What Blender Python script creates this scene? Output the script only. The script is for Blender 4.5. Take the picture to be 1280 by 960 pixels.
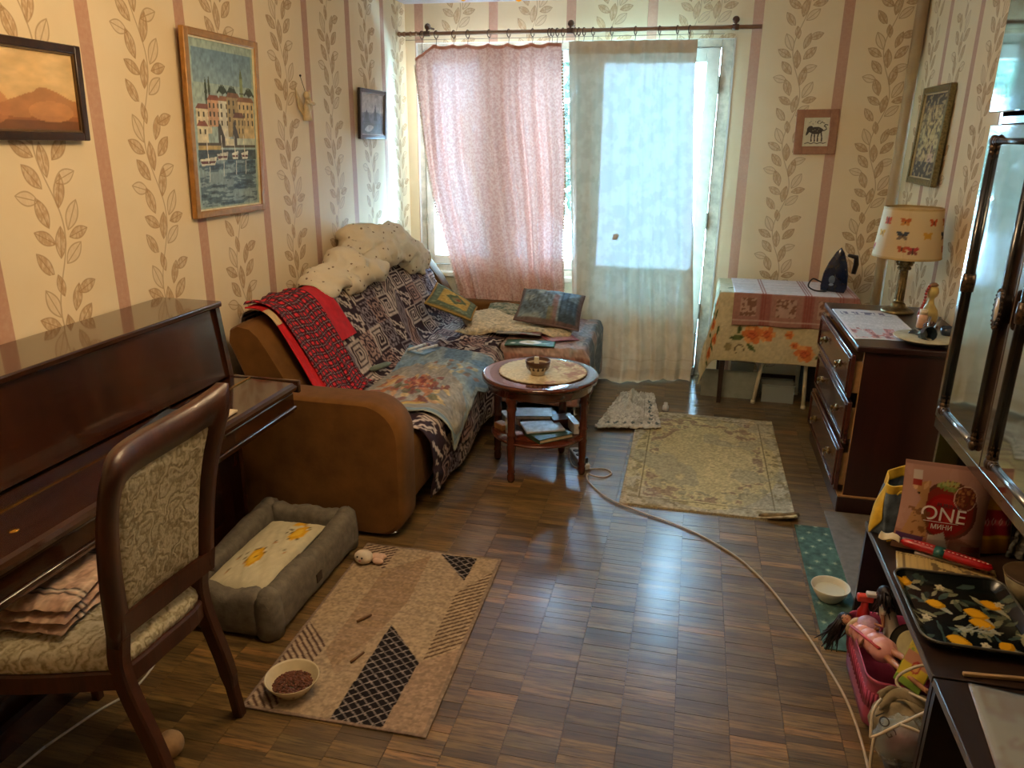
import bpy, bmesh, math, random
import numpy as np
from mathutils import Vector, Matrix

sc = bpy.context.scene
for _o in list(bpy.data.objects):
    bpy.data.objects.remove(_o)
random.seed(7)
RNG = np.random.default_rng(7)
PI = math.pi

# ------------------------------------------------------------ camera
cd = bpy.data.cameras.new('camera')
cam = bpy.data.objects.new('camera', cd)
sc.collection.objects.link(cam)
cd.sensor_fit = 'HORIZONTAL'
cd.sensor_width = 36.0
cd.lens = 27.0
cd.clip_start = 0.02
_R = [[0.973870527619558, 0.07971288500135561, -0.21265477045851655],
      [0.22687319119274868, -0.2992795288074557, 0.9268011214682499],
      [0.010234771713243537, -0.9508299635589678, -0.3095442292248877]]
cam.matrix_world = Matrix(((_R[0][0], -_R[0][1], -_R[0][2], 0.0),
                           (_R[1][0], -_R[1][1], -_R[1][2], 0.0),
                           (_R[2][0], -_R[2][1], -_R[2][2], 1.66),
                           (0, 0, 0, 1)))
sc.camera = cam

# ------------------------------------------------------------ sky, lamps, exposure
w = bpy.data.worlds.new('world')
sc.world = w
w.use_nodes = True
bg = w.node_tree.nodes['Background']
bg.inputs['Color'].default_value = (0.36, 0.70, 1.0, 1)
bg.inputs['Strength'].default_value = 110.0

def portal(name, x0, x1, z0, z1, y):
    ld = bpy.data.lights.new(name, 'AREA')
    ld.shape = 'RECTANGLE'
    ld.size, ld.size_y = x1 - x0, z1 - z0
    ld.cycles.is_portal = True
    o = bpy.data.objects.new(name, ld)
    sc.collection.objects.link(o)
    o.location = ((x0 + x1) / 2, y, (z0 + z1) / 2)
    o.rotation_euler = (-PI / 2, 0, 0)
portal('window_portal', -1.97, 0.15, 0.6, 2.27, 5.78)

BULB_W = 21.0
sc.view_settings.view_transform = 'Standard'
sc.view_settings.look = 'None'
sc.view_settings.exposure = 0.36
sc.view_settings.gamma = 1.0
sc.view_settings.use_curve_mapping = False
sc.cycles.max_bounces = 8
sc.cycles.transparent_max_bounces = 12
sc.cycles.sample_clamp_indirect = 6.0
sc.cycles.blur_glossy = 0.5

# ------------------------------------------------------------ helpers
def s2l(c):
    c = np.asarray(c, dtype=float)
    return np.where(c <= 0.04045, c / 12.92, ((c + 0.055) / 1.055) ** 2.4)

def hx(h):
    h = h.lstrip('#')
    return np.array([int(h[i:i + 2], 16) / 255 for i in (0, 2, 4)])

def lin(h):
    return tuple(s2l(hx(h))) + (1.0,)

class NT:
    """small node-building helper"""
    def __init__(self, m):
        self.t = m.node_tree
        self.n = self.t.nodes
        self.l = self.t.links
    def new(self, typ, **kw):
        nd = self.n.new(typ)
        for k, v in kw.items():
            setattr(nd, k, v)
        return nd
    def put(self, sock, v):
        if hasattr(v, 'links') or isinstance(v, bpy.types.NodeSocket):
            self.l.new(v, sock)
        else:
            sock.default_value = v
    def m(self, op, a, b=None, c=None, clamp=False):
        nd = self.new('ShaderNodeMath', operation=op, use_clamp=clamp)
        for i, v in enumerate((a, b, c)):
            if v is not None:
                self.put(nd.inputs[i], v)
        return nd.outputs[0]
    def mix(self, fac, a, b, blend='MIX'):
        nd = self.new('ShaderNodeMix', data_type='RGBA', blend_type=blend)
        self.put(nd.inputs[0], fac)
        self.put(nd.inputs[6], a)
        self.put(nd.inputs[7], b)
        return nd.outputs[2]
    def obj(self):
        return self.new('ShaderNodeTexCoord').outputs['Object']
    def xyz(self, v):
        nd = self.new('ShaderNodeSeparateXYZ')
        self.l.new(v, nd.inputs[0])
        return nd.outputs
    def comb(self, x, y, z=0.0):
        nd = self.new('ShaderNodeCombineXYZ')
        for i, v in enumerate((x, y, z)):
            self.put(nd.inputs[i], v)
        return nd.outputs[0]
    def mapping(self, v, loc=(0, 0, 0), rot=(0, 0, 0), scale=(1, 1, 1), typ='POINT'):
        nd = self.new('ShaderNodeMapping', vector_type=typ)
        self.l.new(v, nd.inputs[0])
        nd.inputs[1].default_value = loc
        nd.inputs[2].default_value = rot
        nd.inputs[3].default_value = scale
        return nd.outputs[0]
    def noise(self, v, scale, detail=3.0, rough=0.55, out=0):
        nd = self.new('ShaderNodeTexNoise')
        if v is not None:
            self.l.new(v, nd.inputs['Vector'])
        nd.inputs['Scale'].default_value = scale
        nd.inputs['Detail'].default_value = detail
        nd.inputs['Roughness'].default_value = rough
        return nd.outputs[out]
    def ramp(self, fac, stops):
        nd = self.new('ShaderNodeValToRGB')
        self.l.new(fac, nd.inputs[0])
        cr = nd.color_ramp
        while len(cr.elements) < len(stops):
            cr.elements.new(0.5)
        for e, (p, c) in zip(cr.elements, stops):
            e.position = p
            e.color = lin(c) if isinstance(c, str) else c
        return nd.outputs[0]
    def smooth(self, v, a, b):
        nd = self.new('ShaderNodeMapRange', interpolation_type='SMOOTHSTEP')
        self.put(nd.inputs[0], v)
        nd.inputs[1].default_value = a
        nd.inputs[2].default_value = b
        return nd.outputs[0]
    def bump(self, h, strength=0.3, dist=0.01):
        nd = self.new('ShaderNodeBump')
        self.l.new(h, nd.inputs['Height'])
        nd.inputs['Strength'].default_value = strength
        nd.inputs['Distance'].default_value = dist
        return nd.outputs[0]

def base_mat(name, rough=0.6, metal=0.0, spec=0.5):
    m = bpy.data.materials.new(name)
    m.use_nodes = True
    b = m.node_tree.nodes['Principled BSDF']
    b.inputs['Roughness'].default_value = rough
    b.inputs['Metallic'].default_value = metal
    b.inputs['Specular IOR Level'].default_value = spec
    return m, b, NT(m)

_mats = {}
def flat(color, rough=0.6, metal=0.0, spec=0.5, noise=0.12, nscale=30.0, bump=0.0, coat=0.0):
    """plain colour with slight noise variation"""
    k = ('flat', color, rough, metal, spec, noise, nscale, bump, coat)
    if k in _mats:
        return _mats[k]
    m, b, N = base_mat('m_' + color.strip('#'), rough, metal, spec)
    v = N.obj()
    f = N.noise(v, nscale)
    c = lin(color)
    dk = tuple(x * (1 - noise * 1.6) for x in c[:3]) + (1,)
    lt = tuple(min(1, x * (1 + noise)) for x in c[:3]) + (1,)
    N.l.new(N.ramp(f, [(0.3, dk), (0.7, lt)]), b.inputs['Base Color'])
    if bump:
        N.l.new(N.bump(N.noise(v, nscale * 4), bump, 0.004), b.inputs['Normal'])
    if coat:
        b.inputs['Coat Weight'].default_value = coat
        b.inputs['Coat Roughness'].default_value = 0.08
    _mats[k] = m
    return m

def wood(name, dark, light, axis=1, rough=0.3, scale=9.0, stretch=14.0, coat=0.0, spec=0.5, bump=0.05):
    m, b, N = base_mat(name, rough, 0.0, spec)
    sc_ = [scale, scale, scale]
    sc_[axis] = scale / stretch
    v = N.mapping(N.obj(), scale=tuple(sc_))
    n1 = N.noise(v, 3.0, 5.0, 0.6)
    n2 = N.noise(v, 14.0, 3.0, 0.6)
    f = N.m('ADD', N.m('MULTIPLY', n1, 0.7), N.m('MULTIPLY', n2, 0.3))
    N.l.new(N.ramp(f, [(0.32, dark), (0.68, light)]), b.inputs['Base Color'])
    if bump:
        N.l.new(N.bump(n2, bump, 0.003), b.inputs['Normal'])
    if coat:
        b.inputs['Coat Weight'].default_value = coat
        b.inputs['Coat Roughness'].default_value = 0.06
    return m

def painted(name, rough=0.8, bump=0.15, bscale=220.0, spec=0.25, sheen=0.0):
    """colour comes from the printed pattern stored on the mesh (attribute Col)"""
    m, b, N = base_mat(name, rough, 0.0, spec)
    at = N.new('ShaderNodeAttribute', attribute_name='Col')
    N.l.new(at.outputs['Color'], b.inputs['Base Color'])
    if bump:
        N.l.new(N.bump(N.noise(N.obj(), bscale, 2.0), bump, 0.002), b.inputs['Normal'])
    if sheen:
        b.inputs['Sheen Weight'].default_value = sheen
    return m

P_CLOTH = painted('printed_cloth', 0.92, 0.25, 260)
P_PAPER = painted('printed_paper', 0.55, 0.03, 80, 0.4)
P_GLOSS = painted('printed_gloss', 0.22, 0.0, 80, 0.5)
P_RUG = painted('printed_rug', 0.97, 0.6, 180, 0.1)

def link(o):
    sc.collection.objects.link(o)
    return o

def thing(name, label, cat, loc=(0, 0, 0), rz=0.0, group=None):
    o = link(bpy.data.objects.new(name, None))
    o.empty_display_size = 0.05
    o.location = loc
    o.rotation_euler = (0, 0, rz)
    return tag(o, label, cat, group)

def tag(o, label=None, cat=None, group=None, kind=None):
    if label: o['label'] = label
    if cat: o['category'] = cat
    if group: o['group'] = group
    if kind: o['kind'] = kind
    return o

def world_of(o):
    m = Matrix()
    while o is not None:
        m = o.matrix_basis @ m
        o = o.parent
    return m

class MB:
    """collects shapes and links them as ONE mesh object"""
    def __init__(self):
        self.v = []; self.f = []; self.mi = []; self.sm = []; self.uv = []; self.n = 0; self.open = False
    def add(self, v, f, smooth=False, mi=0, uv=None, M=None):
        v = np.asarray(v, dtype=float).reshape(-1, 3)
        if M is not None:
            A = np.array(M)
            v = v @ A[:3, :3].T + A[:3, 3]
        self.v.append(v)
        n = self.n
        self.f += [tuple(i + n for i in q) for q in f]
        self.mi += [mi] * len(f)
        self.sm += [smooth] * len(f)
        self.uv.append(np.zeros((len(v), 2)) if uv is None else np.asarray(uv, dtype=float))
        self.n += len(v)
        return self
    def box(self, x0, x1, y0, y1, z0, z1, bev=0.0, seg=2, M=None, mi=0, smooth=None):
        bm = bmesh.new()
        bmesh.ops.create_cube(bm, size=1)
        bmesh.ops.scale(bm, vec=(x1 - x0, y1 - y0, z1 - z0), verts=bm.verts)
        bmesh.ops.translate(bm, vec=((x0 + x1) / 2, (y0 + y1) / 2, (z0 + z1) / 2), verts=bm.verts)
        if bev > 0:
            bmesh.ops.bevel(bm, geom=bm.edges[:], offset=bev, segments=seg, affect='EDGES', profile=0.5)
        self._bm(bm, M, mi, bev > 0 if smooth is None else smooth)
        return self
    def _bm(self, bm, M=None, mi=0, smooth=False):
        bm.verts.index_update()
        bm.normal_update()
        flags = [smooth and max(abs(c) for c in f.normal) < .999 for f in bm.faces]
        self.add([v.co[:] for v in bm.verts], [[v.index for v in f.verts] for f in bm.faces], smooth, mi, None, M)
        self.sm[-len(flags):] = flags
        bm.free()
    def lathe(self, prof, n=24, c=(0, 0, 0), M=None, mi=0, sx=1.0, sy=1.0, smooth=True):
        v = []; f = []
        k = len(prof)
        for r, z in prof:
            for i in range(n):
                a = 2 * PI * i / n
                v.append((c[0] + r * math.cos(a) * sx, c[1] + r * math.sin(a) * sy, c[2] + z))
        for j in range(k - 1):
            for i in range(n):
                i2 = (i + 1) % n
                f.append((j * n + i, j * n + i2, (j + 1) * n + i2, (j + 1) * n + i))
        if prof[0][0] > 1e-6: f.append(tuple(range(n - 1, -1, -1)))
        if prof[-1][0] > 1e-6: f.append(tuple((k - 1) * n + i for i in range(n)))
        return self.add(v, f, smooth, mi, None, M)
    def ball(self, c, r, sx=1, sy=1, sz=1, n=16, M=None, mi=0):
        k = max(6, n // 2)
        prof = [(r * math.sin(PI * i / k) + 1e-5, -r * math.cos(PI * i / k) * sz) for i in range(k + 1)]
        return self.lathe(prof, n, c, M, mi, sx, sy)
    def tube(self, pts, rad, n=8, mi=0, M=None, closed=False, flatten=1.0, up=None):
        pts = np.asarray(pts, dtype=float)
        k = len(pts)
        rad = np.broadcast_to(np.asarray(rad, dtype=float), (k,))
        v = []; f = []
        T = np.zeros_like(pts)
        for i in range(k):
            a = pts[(i - 1) % k] if (closed or i > 0) else pts[i]
            b = pts[(i + 1) % k] if (closed or i < k - 1) else pts[i]
            d = b - a
            T[i] = d / (np.linalg.norm(d) + 1e-12)
        u = np.array(up if up is not None else (0, 0, 1.0), dtype=float)
        if abs(T[0] @ u) > 0.95: u = np.array((1.0, 0, 0))
        u = u - T[0] * (u @ T[0]); u /= np.linalg.norm(u)
        for i in range(k):
            u = u - T[i] * (u @ T[i]); u /= np.linalg.norm(u) + 1e-12
            s = np.cross(T[i], u)
            for j in range(n):
                a = 2 * PI * j / n
                v.append(pts[i] + rad[i] * (math.cos(a) * s + math.sin(a) * u * flatten))
        kk = k if closed else k - 1
        for i in range(kk):
            i2 = (i + 1) % k
            for j in range(n):
                j2 = (j + 1) % n
                f.append((i * n + j, i * n + j2, i2 * n + j2, i2 * n + j))
        if not closed:
            f.append(tuple(range(n - 1, -1, -1)))
            f.append(tuple((k - 1) * n + j for j in range(n)))
        return self.add(v, f, True, mi, None, M)
    def bar(self, pts, w_, h_, side, M=None, mi=0, bev=0.0):
        """rectangular section swept along pts; side = unit vector of the width; w_,h_ scalars or per-point"""
        pts = np.asarray(pts, dtype=float)
        k = len(pts)
        w_ = np.broadcast_to(np.asarray(w_, dtype=float), (k,)); h_ = np.broadcast_to(np.asarray(h_, dtype=float), (k,))
        v = []; f = []
        for i in range(k):
            d = pts[min(i + 1, k - 1)] - pts[max(i - 1, 0)]
            d /= np.linalg.norm(d)
            s = np.asarray(side, dtype=float); s = s - d * (s @ d); s /= np.linalg.norm(s)
            t = np.cross(d, s)
            e = 0.25
            for a, b in ((-1, -1 + e), (-1 + e, -1), (1 - e, -1), (1, -1 + e), (1, 1 - e), (1 - e, 1), (-1 + e, 1), (-1, 1 - e)):
                v.append(pts[i] + s * a * w_[i] / 2 + t * b * h_[i] / 2)
        n = 8
        for i in range(k - 1):
            for j in range(n):
                j2 = (j + 1) % n
                f.append((i * n + j, (i + 1) * n + j, (i + 1) * n + j2, i * n + j2))
        f.append(tuple(range(n)))
        f.append(tuple((k - 1) * n + j for j in range(n - 1, -1, -1)))
        return self.add(v, f, False, mi, None, M)
    def prism(self, poly, a, b, axis='z', M=None, mi=0, smooth=False):
        """extrude a 2-D polygon: axis z -> (x,y), x -> (y,z), y -> (x,z)"""
        n = len(poly)
        def P(p, h):
            return {'z': (p[0], p[1], h), 'x': (h, p[0], p[1]), 'y': (p[0], h, p[1])}[axis]
        v = [P(p, a) for p in poly] + [P(p, b) for p in poly]
        f = [tuple(range(n - 1, -1, -1)), tuple(range(n, 2 * n))]
        f += [(i, (i + 1) % n, n + (i + 1) % n, n + i) for i in range(n)]
        return self.add(v, f, smooth, mi, None, M)
    def sheet(self, P, thick=0.004, mi=0, M=None, closed_u=False, uv=None):
        """P: (nu,nv,3) grid of points -> closed thin shell (or single skin when thick == 0)"""
        P = np.asarray(P, dtype=float)
        nu, nv = P.shape[:2]
        if uv is None:
            du = np.linalg.norm(np.diff(P, axis=0), axis=2).mean(axis=1)
            dv = np.linalg.norm(np.diff(P, axis=1), axis=2).mean(axis=0)
            U = np.concatenate([[0], np.cumsum(du)]); V = np.concatenate([[0], np.cumsum(dv)])
            uv = np.stack(np.meshgrid(U, V, indexing='ij'), -1)
        uv = uv.reshape(-1, 2)
        gu = np.gradient(P, axis=0); gv = np.gradient(P, axis=1)
        nn = np.cross(gu, gv); nn /= np.linalg.norm(nn, axis=2, keepdims=True) + 1e-12
        idx = np.arange(nu * nv).reshape(nu, nv)
        q = np.stack([idx[:-1, :-1], idx[1:, :-1], idx[1:, 1:], idx[:-1, 1:]], -1).reshape(-1, 4)
        f = [tuple(x) for x in q.tolist()]
        if thick == 0:
            self.open = True
            return self.add(P, f, True, mi, uv, M)
        v = np.concatenate([P.reshape(-1, 3), (P - nn * thick).reshape(-1, 3)])
        o = nu * nv
        f += [(a + o, d + o, c + o, b + o) for a, b, c, d in f]
        rim = list(idx[:, 0]) + list(idx[-1, 1:]) + list(idx[-2::-1, -1]) + list(idx[0, -2:0:-1])
        k = len(rim)
        f += [(rim[(i + 1) % k], rim[i], rim[i] + o, rim[(i + 1) % k] + o) for i in range(k)]
        f = [tuple(int(t) for t in x) for x in f]
        return self.add(v, f, True, mi, np.concatenate([uv, uv]), M)
    def build(self, name, mats, parent=None, world=True, paint=None):
        me = bpy.data.meshes.new(name)
        V = np.concatenate(self.v) if self.v else np.zeros((0, 3))
        if parent is not None and world:
            A = np.array(world_of(parent).inverted())
            V = V @ A[:3, :3].T + A[:3, 3]
        me.from_pydata(V.tolist(), [], self.f)
        if not isinstance(mats, (list, tuple)): mats = [mats]
        for m in mats: me.materials.append(m)
        me.polygons.foreach_set('material_index', np.array(self.mi, dtype=np.int32))
        me.polygons.foreach_set('use_smooth', np.array(self.sm, dtype=bool))
        if paint is not None:
            col = np.clip(np.asarray(paint(np.concatenate(self.uv))), 0, 1)
            rgba = np.ones((len(V), 4), dtype=np.float32)
            rgba[:, :3] = s2l(col)
            at = me.attributes.new('Col', 'FLOAT_COLOR', 'POINT')
            at.data.foreach_set('color', rgba.ravel())
        me.update()
        if not self.open and len(self.f) < 60000:
            bm = bmesh.new(); bm.from_mesh(me)
            bmesh.ops.recalc_face_normals(bm, faces=bm.faces[:])
            bm.to_mesh(me); bm.free()
        o = link(bpy.data.objects.new(name, me))
        if parent is not None: o.parent = parent
        return o

def fbm(p, octaves=4, seed=0):
    """vectorised value noise in 2-D, p: (N,2) -> 0..1"""
    p = np.asarray(p, dtype=float)
    out = np.zeros(len(p)); amp = 0.5; tot = 0
    for o in range(octaves):
        q = p * 2 ** o + 17.3 * o + seed * 31.7
        i = np.floor(q).astype(np.int64); fr = q - i
        fr = fr * fr * (3 - 2 * fr)
        def h(a, b):
            n = (a * 374761393 + b * 668265263 + seed * 974711) & 0x7fffffff
            n = ((n ^ (n >> 13)) * 1274126177) & 0x7fffffff
            return ((n ^ (n >> 16)) & 0xffff) / 65535.0
        a = h(i[:, 0], i[:, 1]); b = h(i[:, 0] + 1, i[:, 1])
        c = h(i[:, 0], i[:, 1] + 1); d = h(i[:, 0] + 1, i[:, 1] + 1)
        x, y = fr[:, 0], fr[:, 1]
        out += amp * ((a * (1 - x) + b * x) * (1 - y) + (c * (1 - x) + d * x) * y)
        tot += amp; amp *= 0.5
    return out / tot

class Pic:
    """tiny painter over scattered uv points"""
    def __init__(self, uv, base):
        self.u = uv[:, 0]; self.v = uv[:, 1]; self.uv = uv
        self.c = np.tile(np.asarray(hx(base) if isinstance(base, str) else base, dtype=float), (len(uv), 1))
    def fill(self, mask, col, a=1.0):
        k = (np.asarray(mask, dtype=float) * a)[:, None]
        col = hx(col) if isinstance(col, str) else np.asarray(col)
        self.c = self.c * (1 - k) + col * k
        return self
    def ell(self, cx, cy, rx, ry, rot=0.0):
        dx, dy = self.u - cx, self.v - cy
        c, s = math.cos(rot), math.sin(rot)
        return ((dx * c + dy * s) / rx) ** 2 + ((-dx * s + dy * c) / ry) ** 2
    def oval(self, cx, cy, rx, ry, col, rot=0.0, a=1.0):
        return self.fill(self.ell(cx, cy, rx, ry, rot) < 1, col, a)
    def leaf(self, cx, cy, L, W, rot, col, a=1.0):
        dx, dy = self.u - cx, self.v - cy
        c, s = math.cos(rot), math.sin(rot)
        x = (dx * c + dy * s) / L; y = (-dx * s + dy * c) / W
        return self.fill((np.abs(y) < 1 - x * x) & (np.abs(x) < 1), col, a)
    def rect(self, x0, x1, y0, y1, col, a=1.0):
        return self.fill((self.u > x0) & (self.u < x1) & (self.v > y0) & (self.v < y1), col, a)
    def poly(self, pts, col, a=1.0):
        ins = np.zeros(len(self.u), dtype=bool)
        n = len(pts)
        for i in range(n):
            x0, y0 = pts[i]; x1, y1 = pts[(i + 1) % n]
            if y0 == y1: continue
            c = ((y0 > self.v) != (y1 > self.v)) & (self.u < (x1 - x0) * (self.v - y0) / (y1 - y0) + x0)
            ins ^= c
        return self.fill(ins, col, a)
    def line(self, pts, wd, col, a=1.0):
        d = np.full(len(self.u), 1e9)
        for (x0, y0), (x1, y1) in zip(pts[:-1], pts[1:]):
            L2 = (x1 - x0) ** 2 + (y1 - y0) ** 2 + 1e-12
            t = np.clip(((self.u - x0) * (x1 - x0) + (self.v - y0) * (y1 - y0)) / L2, 0, 1)
            d = np.minimum(d, np.hypot(self.u - x0 - t * (x1 - x0), self.v - y0 - t * (y1 - y0)))
        return self.fill(d < wd, col, a)
    def grain(self, scale, amt, seed=0, octaves=4):
        k = 1 + (fbm(self.uv * scale, octaves, seed) - 0.5) * 2 * amt
        self.c = np.clip(self.c * k[:, None], 0, 1)
        return self

def lerp(a, b, t):
    return a + (b - a) * t

def spline(pts, n):
    """Catmull-Rom through pts, n samples"""
    p = np.asarray(pts, dtype=float)
    p = np.vstack([2 * p[0] - p[1], p, 2 * p[-1] - p[-2]])
    k = len(p) - 3
    out = []
    for s in np.linspace(0, k - 1e-9, n):
        i = int(s); t = s - i
        a, b, c, d = p[i:i + 4]
        out.append(0.5 * ((2 * b) + (-a + c) * t + (2 * a - 5 * b + 4 * c - d) * t ** 2 + (-a + 3 * b - 3 * c + d) * t ** 3))
    return np.array(out)

def grid(nu, nv, fn):
    return np.array([[fn(i / (nu - 1), j / (nv - 1)) for j in range(nv)] for i in range(nu)], dtype=float)

def text(body, size, M, material, parent, name='lettering', align='CENTER', extrude=0.0004):
    cu = bpy.data.curves.new(name, 'FONT')
    cu.body = body; cu.size = size; cu.align_x = align; cu.align_y = 'CENTER'; cu.extrude = extrude
    cu.materials.append(material)
    tmp = link(bpy.data.objects.new('tmp_text', cu))
    bpy.context.view_layer.update()
    me = bpy.data.meshes.new_from_object(tmp.evaluated_get(bpy.context.evaluated_depsgraph_get()))
    bpy.data.objects.remove(tmp)
    me.name = name
    o = link(bpy.data.objects.new(name, me))
    o.parent = parent
    o.matrix_local = world_of(parent).inverted() @ M if parent is not None else M
    return o

def frame_of(o, x, y):
    """matrix from origin and two directions (columns x, y, x cross y)"""
    o = Vector(o); x = Vector(x).normalized(); z = x.cross(Vector(y)).normalized(); y = z.cross(x)
    return Matrix(((x[0], y[0], z[0], o[0]), (x[1], y[1], z[1], o[1]), (x[2], y[2], z[2], o[2]), (0, 0, 0, 1)))

def copy_tree(root):
    def rec(o, par):
        c = o.copy(); link(c)
        if par is not None:
            c.parent = par
        for ch in kids.get(o, []):
            rec(ch, c)
        return c
    kids = {}
    for o in list(sc.collection.objects):
        if o.parent: kids.setdefault(o.parent, []).append(o)
    return rec(root, None)
# ------------------------------------------------------------ room shell
XL, XR, YB, YF, ZC = -2.05, 1.27, 5.5, -0.9, 2.5

def wallpaper(name, ucoord, phase):
    """striped paper with a climbing leaf vine between the stripes; ucoord 0 = x, 1 = y"""
    m, b, N = base_mat(name, 0.75, 0.0, 0.3)
    p = N.obj()
    X = N.xyz(p)
    u = N.m('ADD', X[ucoord], 100 * 0.53 - phase)
    t = N.m('MODULO', u, 0.53)                       # 0 at a stripe centre
    uc = N.m('SUBTRACT', t, 0.265)                   # 0 midway between stripes
    P = 0.56
    vv = N.m('MODULO', N.m('ADD', X[2], 10.0), P)
    wob = N.noise(p, 60.0, 2.0)
    lv = N.comb(uc, vv)
    # the stripe
    ds = N.m('SUBTRACT', 0.265, N.m('ABSOLUTE', uc))
    stripe = N.m('SUBTRACT', 1.0, N.smooth(ds, 0.030, 0.0325))
    # stem: sine + secondary twigs
    sx = N.m('MULTIPLY', N.m('SINE', N.m('MULTIPLY', vv, 2 * PI / P)), 0.036)
    stem = N.m('SUBTRACT', 1.0, N.smooth(N.m('ABSOLUTE', N.m('SUBTRACT', uc, sx)), 0.0018, 0.0042))
    leaves = [(-.060, .035, 125, .046, .017, 0), (.055, .060, 40, .045, .019, 1), (.010, .100, 80, .048, .018, 0),
              (.085, .125, 15, .040, .016, 0), (-.045, .120, 150, .042, .017, 0), (.070, .185, 60, .050, .020, 1),
              (-.040, .200, 110, .048, .019, 0), (-.085, .250, 165, .040, .018, 1), (.035, .265, 75, .052, .018, 0),
              (-.055, .315, 130, .046, .019, 0), (.065, .310, 20, .044, .018, 1), (-.005, .365, 95, .050, .018, 0),
              (.060, .400, 45, .046, .019, 0), (-.075, .400, 150, .044, .018, 0), (-.055, .465, 115, .050, .020, 1),
              (.040, .470, 70, .044, .016, 0), (.085, .500, 20, .040, .017, 0), (-.015, .520, 100, .035, .014, 0)]
    fill = None; line = stem
    for (cx, cy, ang, L, W, kind) in leaves:
        q = N.mapping(lv, loc=(cx * 1.12, cy, 0), rot=(0, 0, math.radians(ang)), scale=(L * 1.12, W * 1.28, 1), typ='TEXTURE')
        s = N.xyz(q)
        d = N.m('SUBTRACT', N.m('SUBTRACT', 1.0, N.m('MULTIPLY', s[0], s[0])), N.m('ABSOLUTE', s[1]))
        f = N.smooth(d, 0.0, 0.10)
        ln = N.m('MULTIPLY', N.smooth(d, -0.12, 0.0), N.m('SUBTRACT', 1.0, N.smooth(d, 0.08, 0.22)))
        mid = N.m('MULTIPLY', f, N.m('SUBTRACT', 1.0, N.smooth(N.m('ABSOLUTE', s[1]), 0.04, 0.12)))
        line = N.m('MAXIMUM', line, N.m('MAXIMUM', ln, mid))
        ff = N.m('MULTIPLY', f, 0.30 if kind else 1.0)
        fill = ff if fill is None else N.m('MAXIMUM', fill, ff)
    hatch = N.smooth(N.noise(N.mapping(p, scale=(1, 1, 0.5)), 95.0, 2.0), 0.35, 0.6)
    base = N.mix(N.noise(p, 5.0, 3.0), lin('#e3cda4'), lin('#ecdab8'))
    c = N.mix(N.m('MULTIPLY', stripe, N.m('ADD', 0.75, N.m('MULTIPLY', wob, 0.4), clamp=True)), base, lin('#bd9178'))
    c = N.mix(N.m('MULTIPLY', fill, N.m('ADD', 0.34, N.m('MULTIPLY', hatch, 0.40))), c, lin('#b0875a'))
    c = N.mix(N.m('MULTIPLY', line, 0.55), c, lin('#98703f'))
    N.l.new(c, b.inputs['Base Color'])
    h = N.m('ADD', N.m('MULTIPLY', N.noise(p, 45.0, 3.0), 0.5), N.m('MULTIPLY', N.m('ADD', fill, stripe), 0.5))
    N.l.new(N.bump(h, 0.15, 0.004), b.inputs['Normal'])
    return m

def structure(o):
    return tag(o, kind='structure')

WP_L = wallpaper('wallpaper_left', 1, 2.43)
WP_R = wallpaper('wallpaper_right', 1, 4.46)
WP_B1 = wallpaper('wallpaper_back', 0, -1.948)
WP_B2 = wallpaper('wallpaper_back_right', 0, 0.297)
PLASTER = flat('#cfcdd2', 0.9, noise=0.04)
WPAINT = flat('#cfc6b4', 0.45, noise=0.10, nscale=14)      # old white gloss paint
WPAINT_OLD = flat('#b9ad98', 0.5, noise=0.22, nscale=18)

structure(MB().box(XL - .15, XL, YF, YB + .3, -.1, ZC + .1).build('wall_left', WP_L))
structure(MB().box(XR, XR + .15, YF, YB + .3, -.1, ZC + .1).build('wall_right', WP_R))
structure(MB().box(XL, XR, YF - .15, YF, -.1, ZC + .1).build('wall_front', WP_B1))
structure(MB().box(XL - .15, XR + .15, YF - .15, YB + .3, ZC, ZC + .12).build('ceiling', PLASTER))
# back wall with the opening of window and balcony door (x -1.975..0.185, door part from x=-0.76)
OX0, OX1, OZT, SILL, DX0 = -1.975, 0.178, 2.255, 0.70, -0.755
b = MB()
b.box(XL, OX0, YB, YB + .3, 0, ZC, mi=0)
b.box(OX0, OX1 * 0 + 0.0, YB, YB + .3, OZT, ZC, mi=0)
b.box(0.0, OX1, YB, YB + .3, OZT, ZC, mi=1)
b.box(OX1, XR, YB, YB + .3, 0, ZC, mi=1)
b.box(OX0, DX0, YB, YB + .3, 0, SILL - .05, mi=2)
structure(b.build('wall_back', [WP_B1, WP_B2, flat('#c9bd9f', 0.8, noise=0.06)]))

# ---- parquet floor: strips 0.158 x 0.032 in columns running into the room
m, bs, N = base_mat('subfloor', 0.9)
bs.inputs['Base Color'].default_value = lin('#1d120a')
structure(MB().box(XL - .1, XR + .1, YF - .1, YB + .3, -.12, -.012).build('floor', m))
FLOOR = sc.objects['floor']

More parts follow.
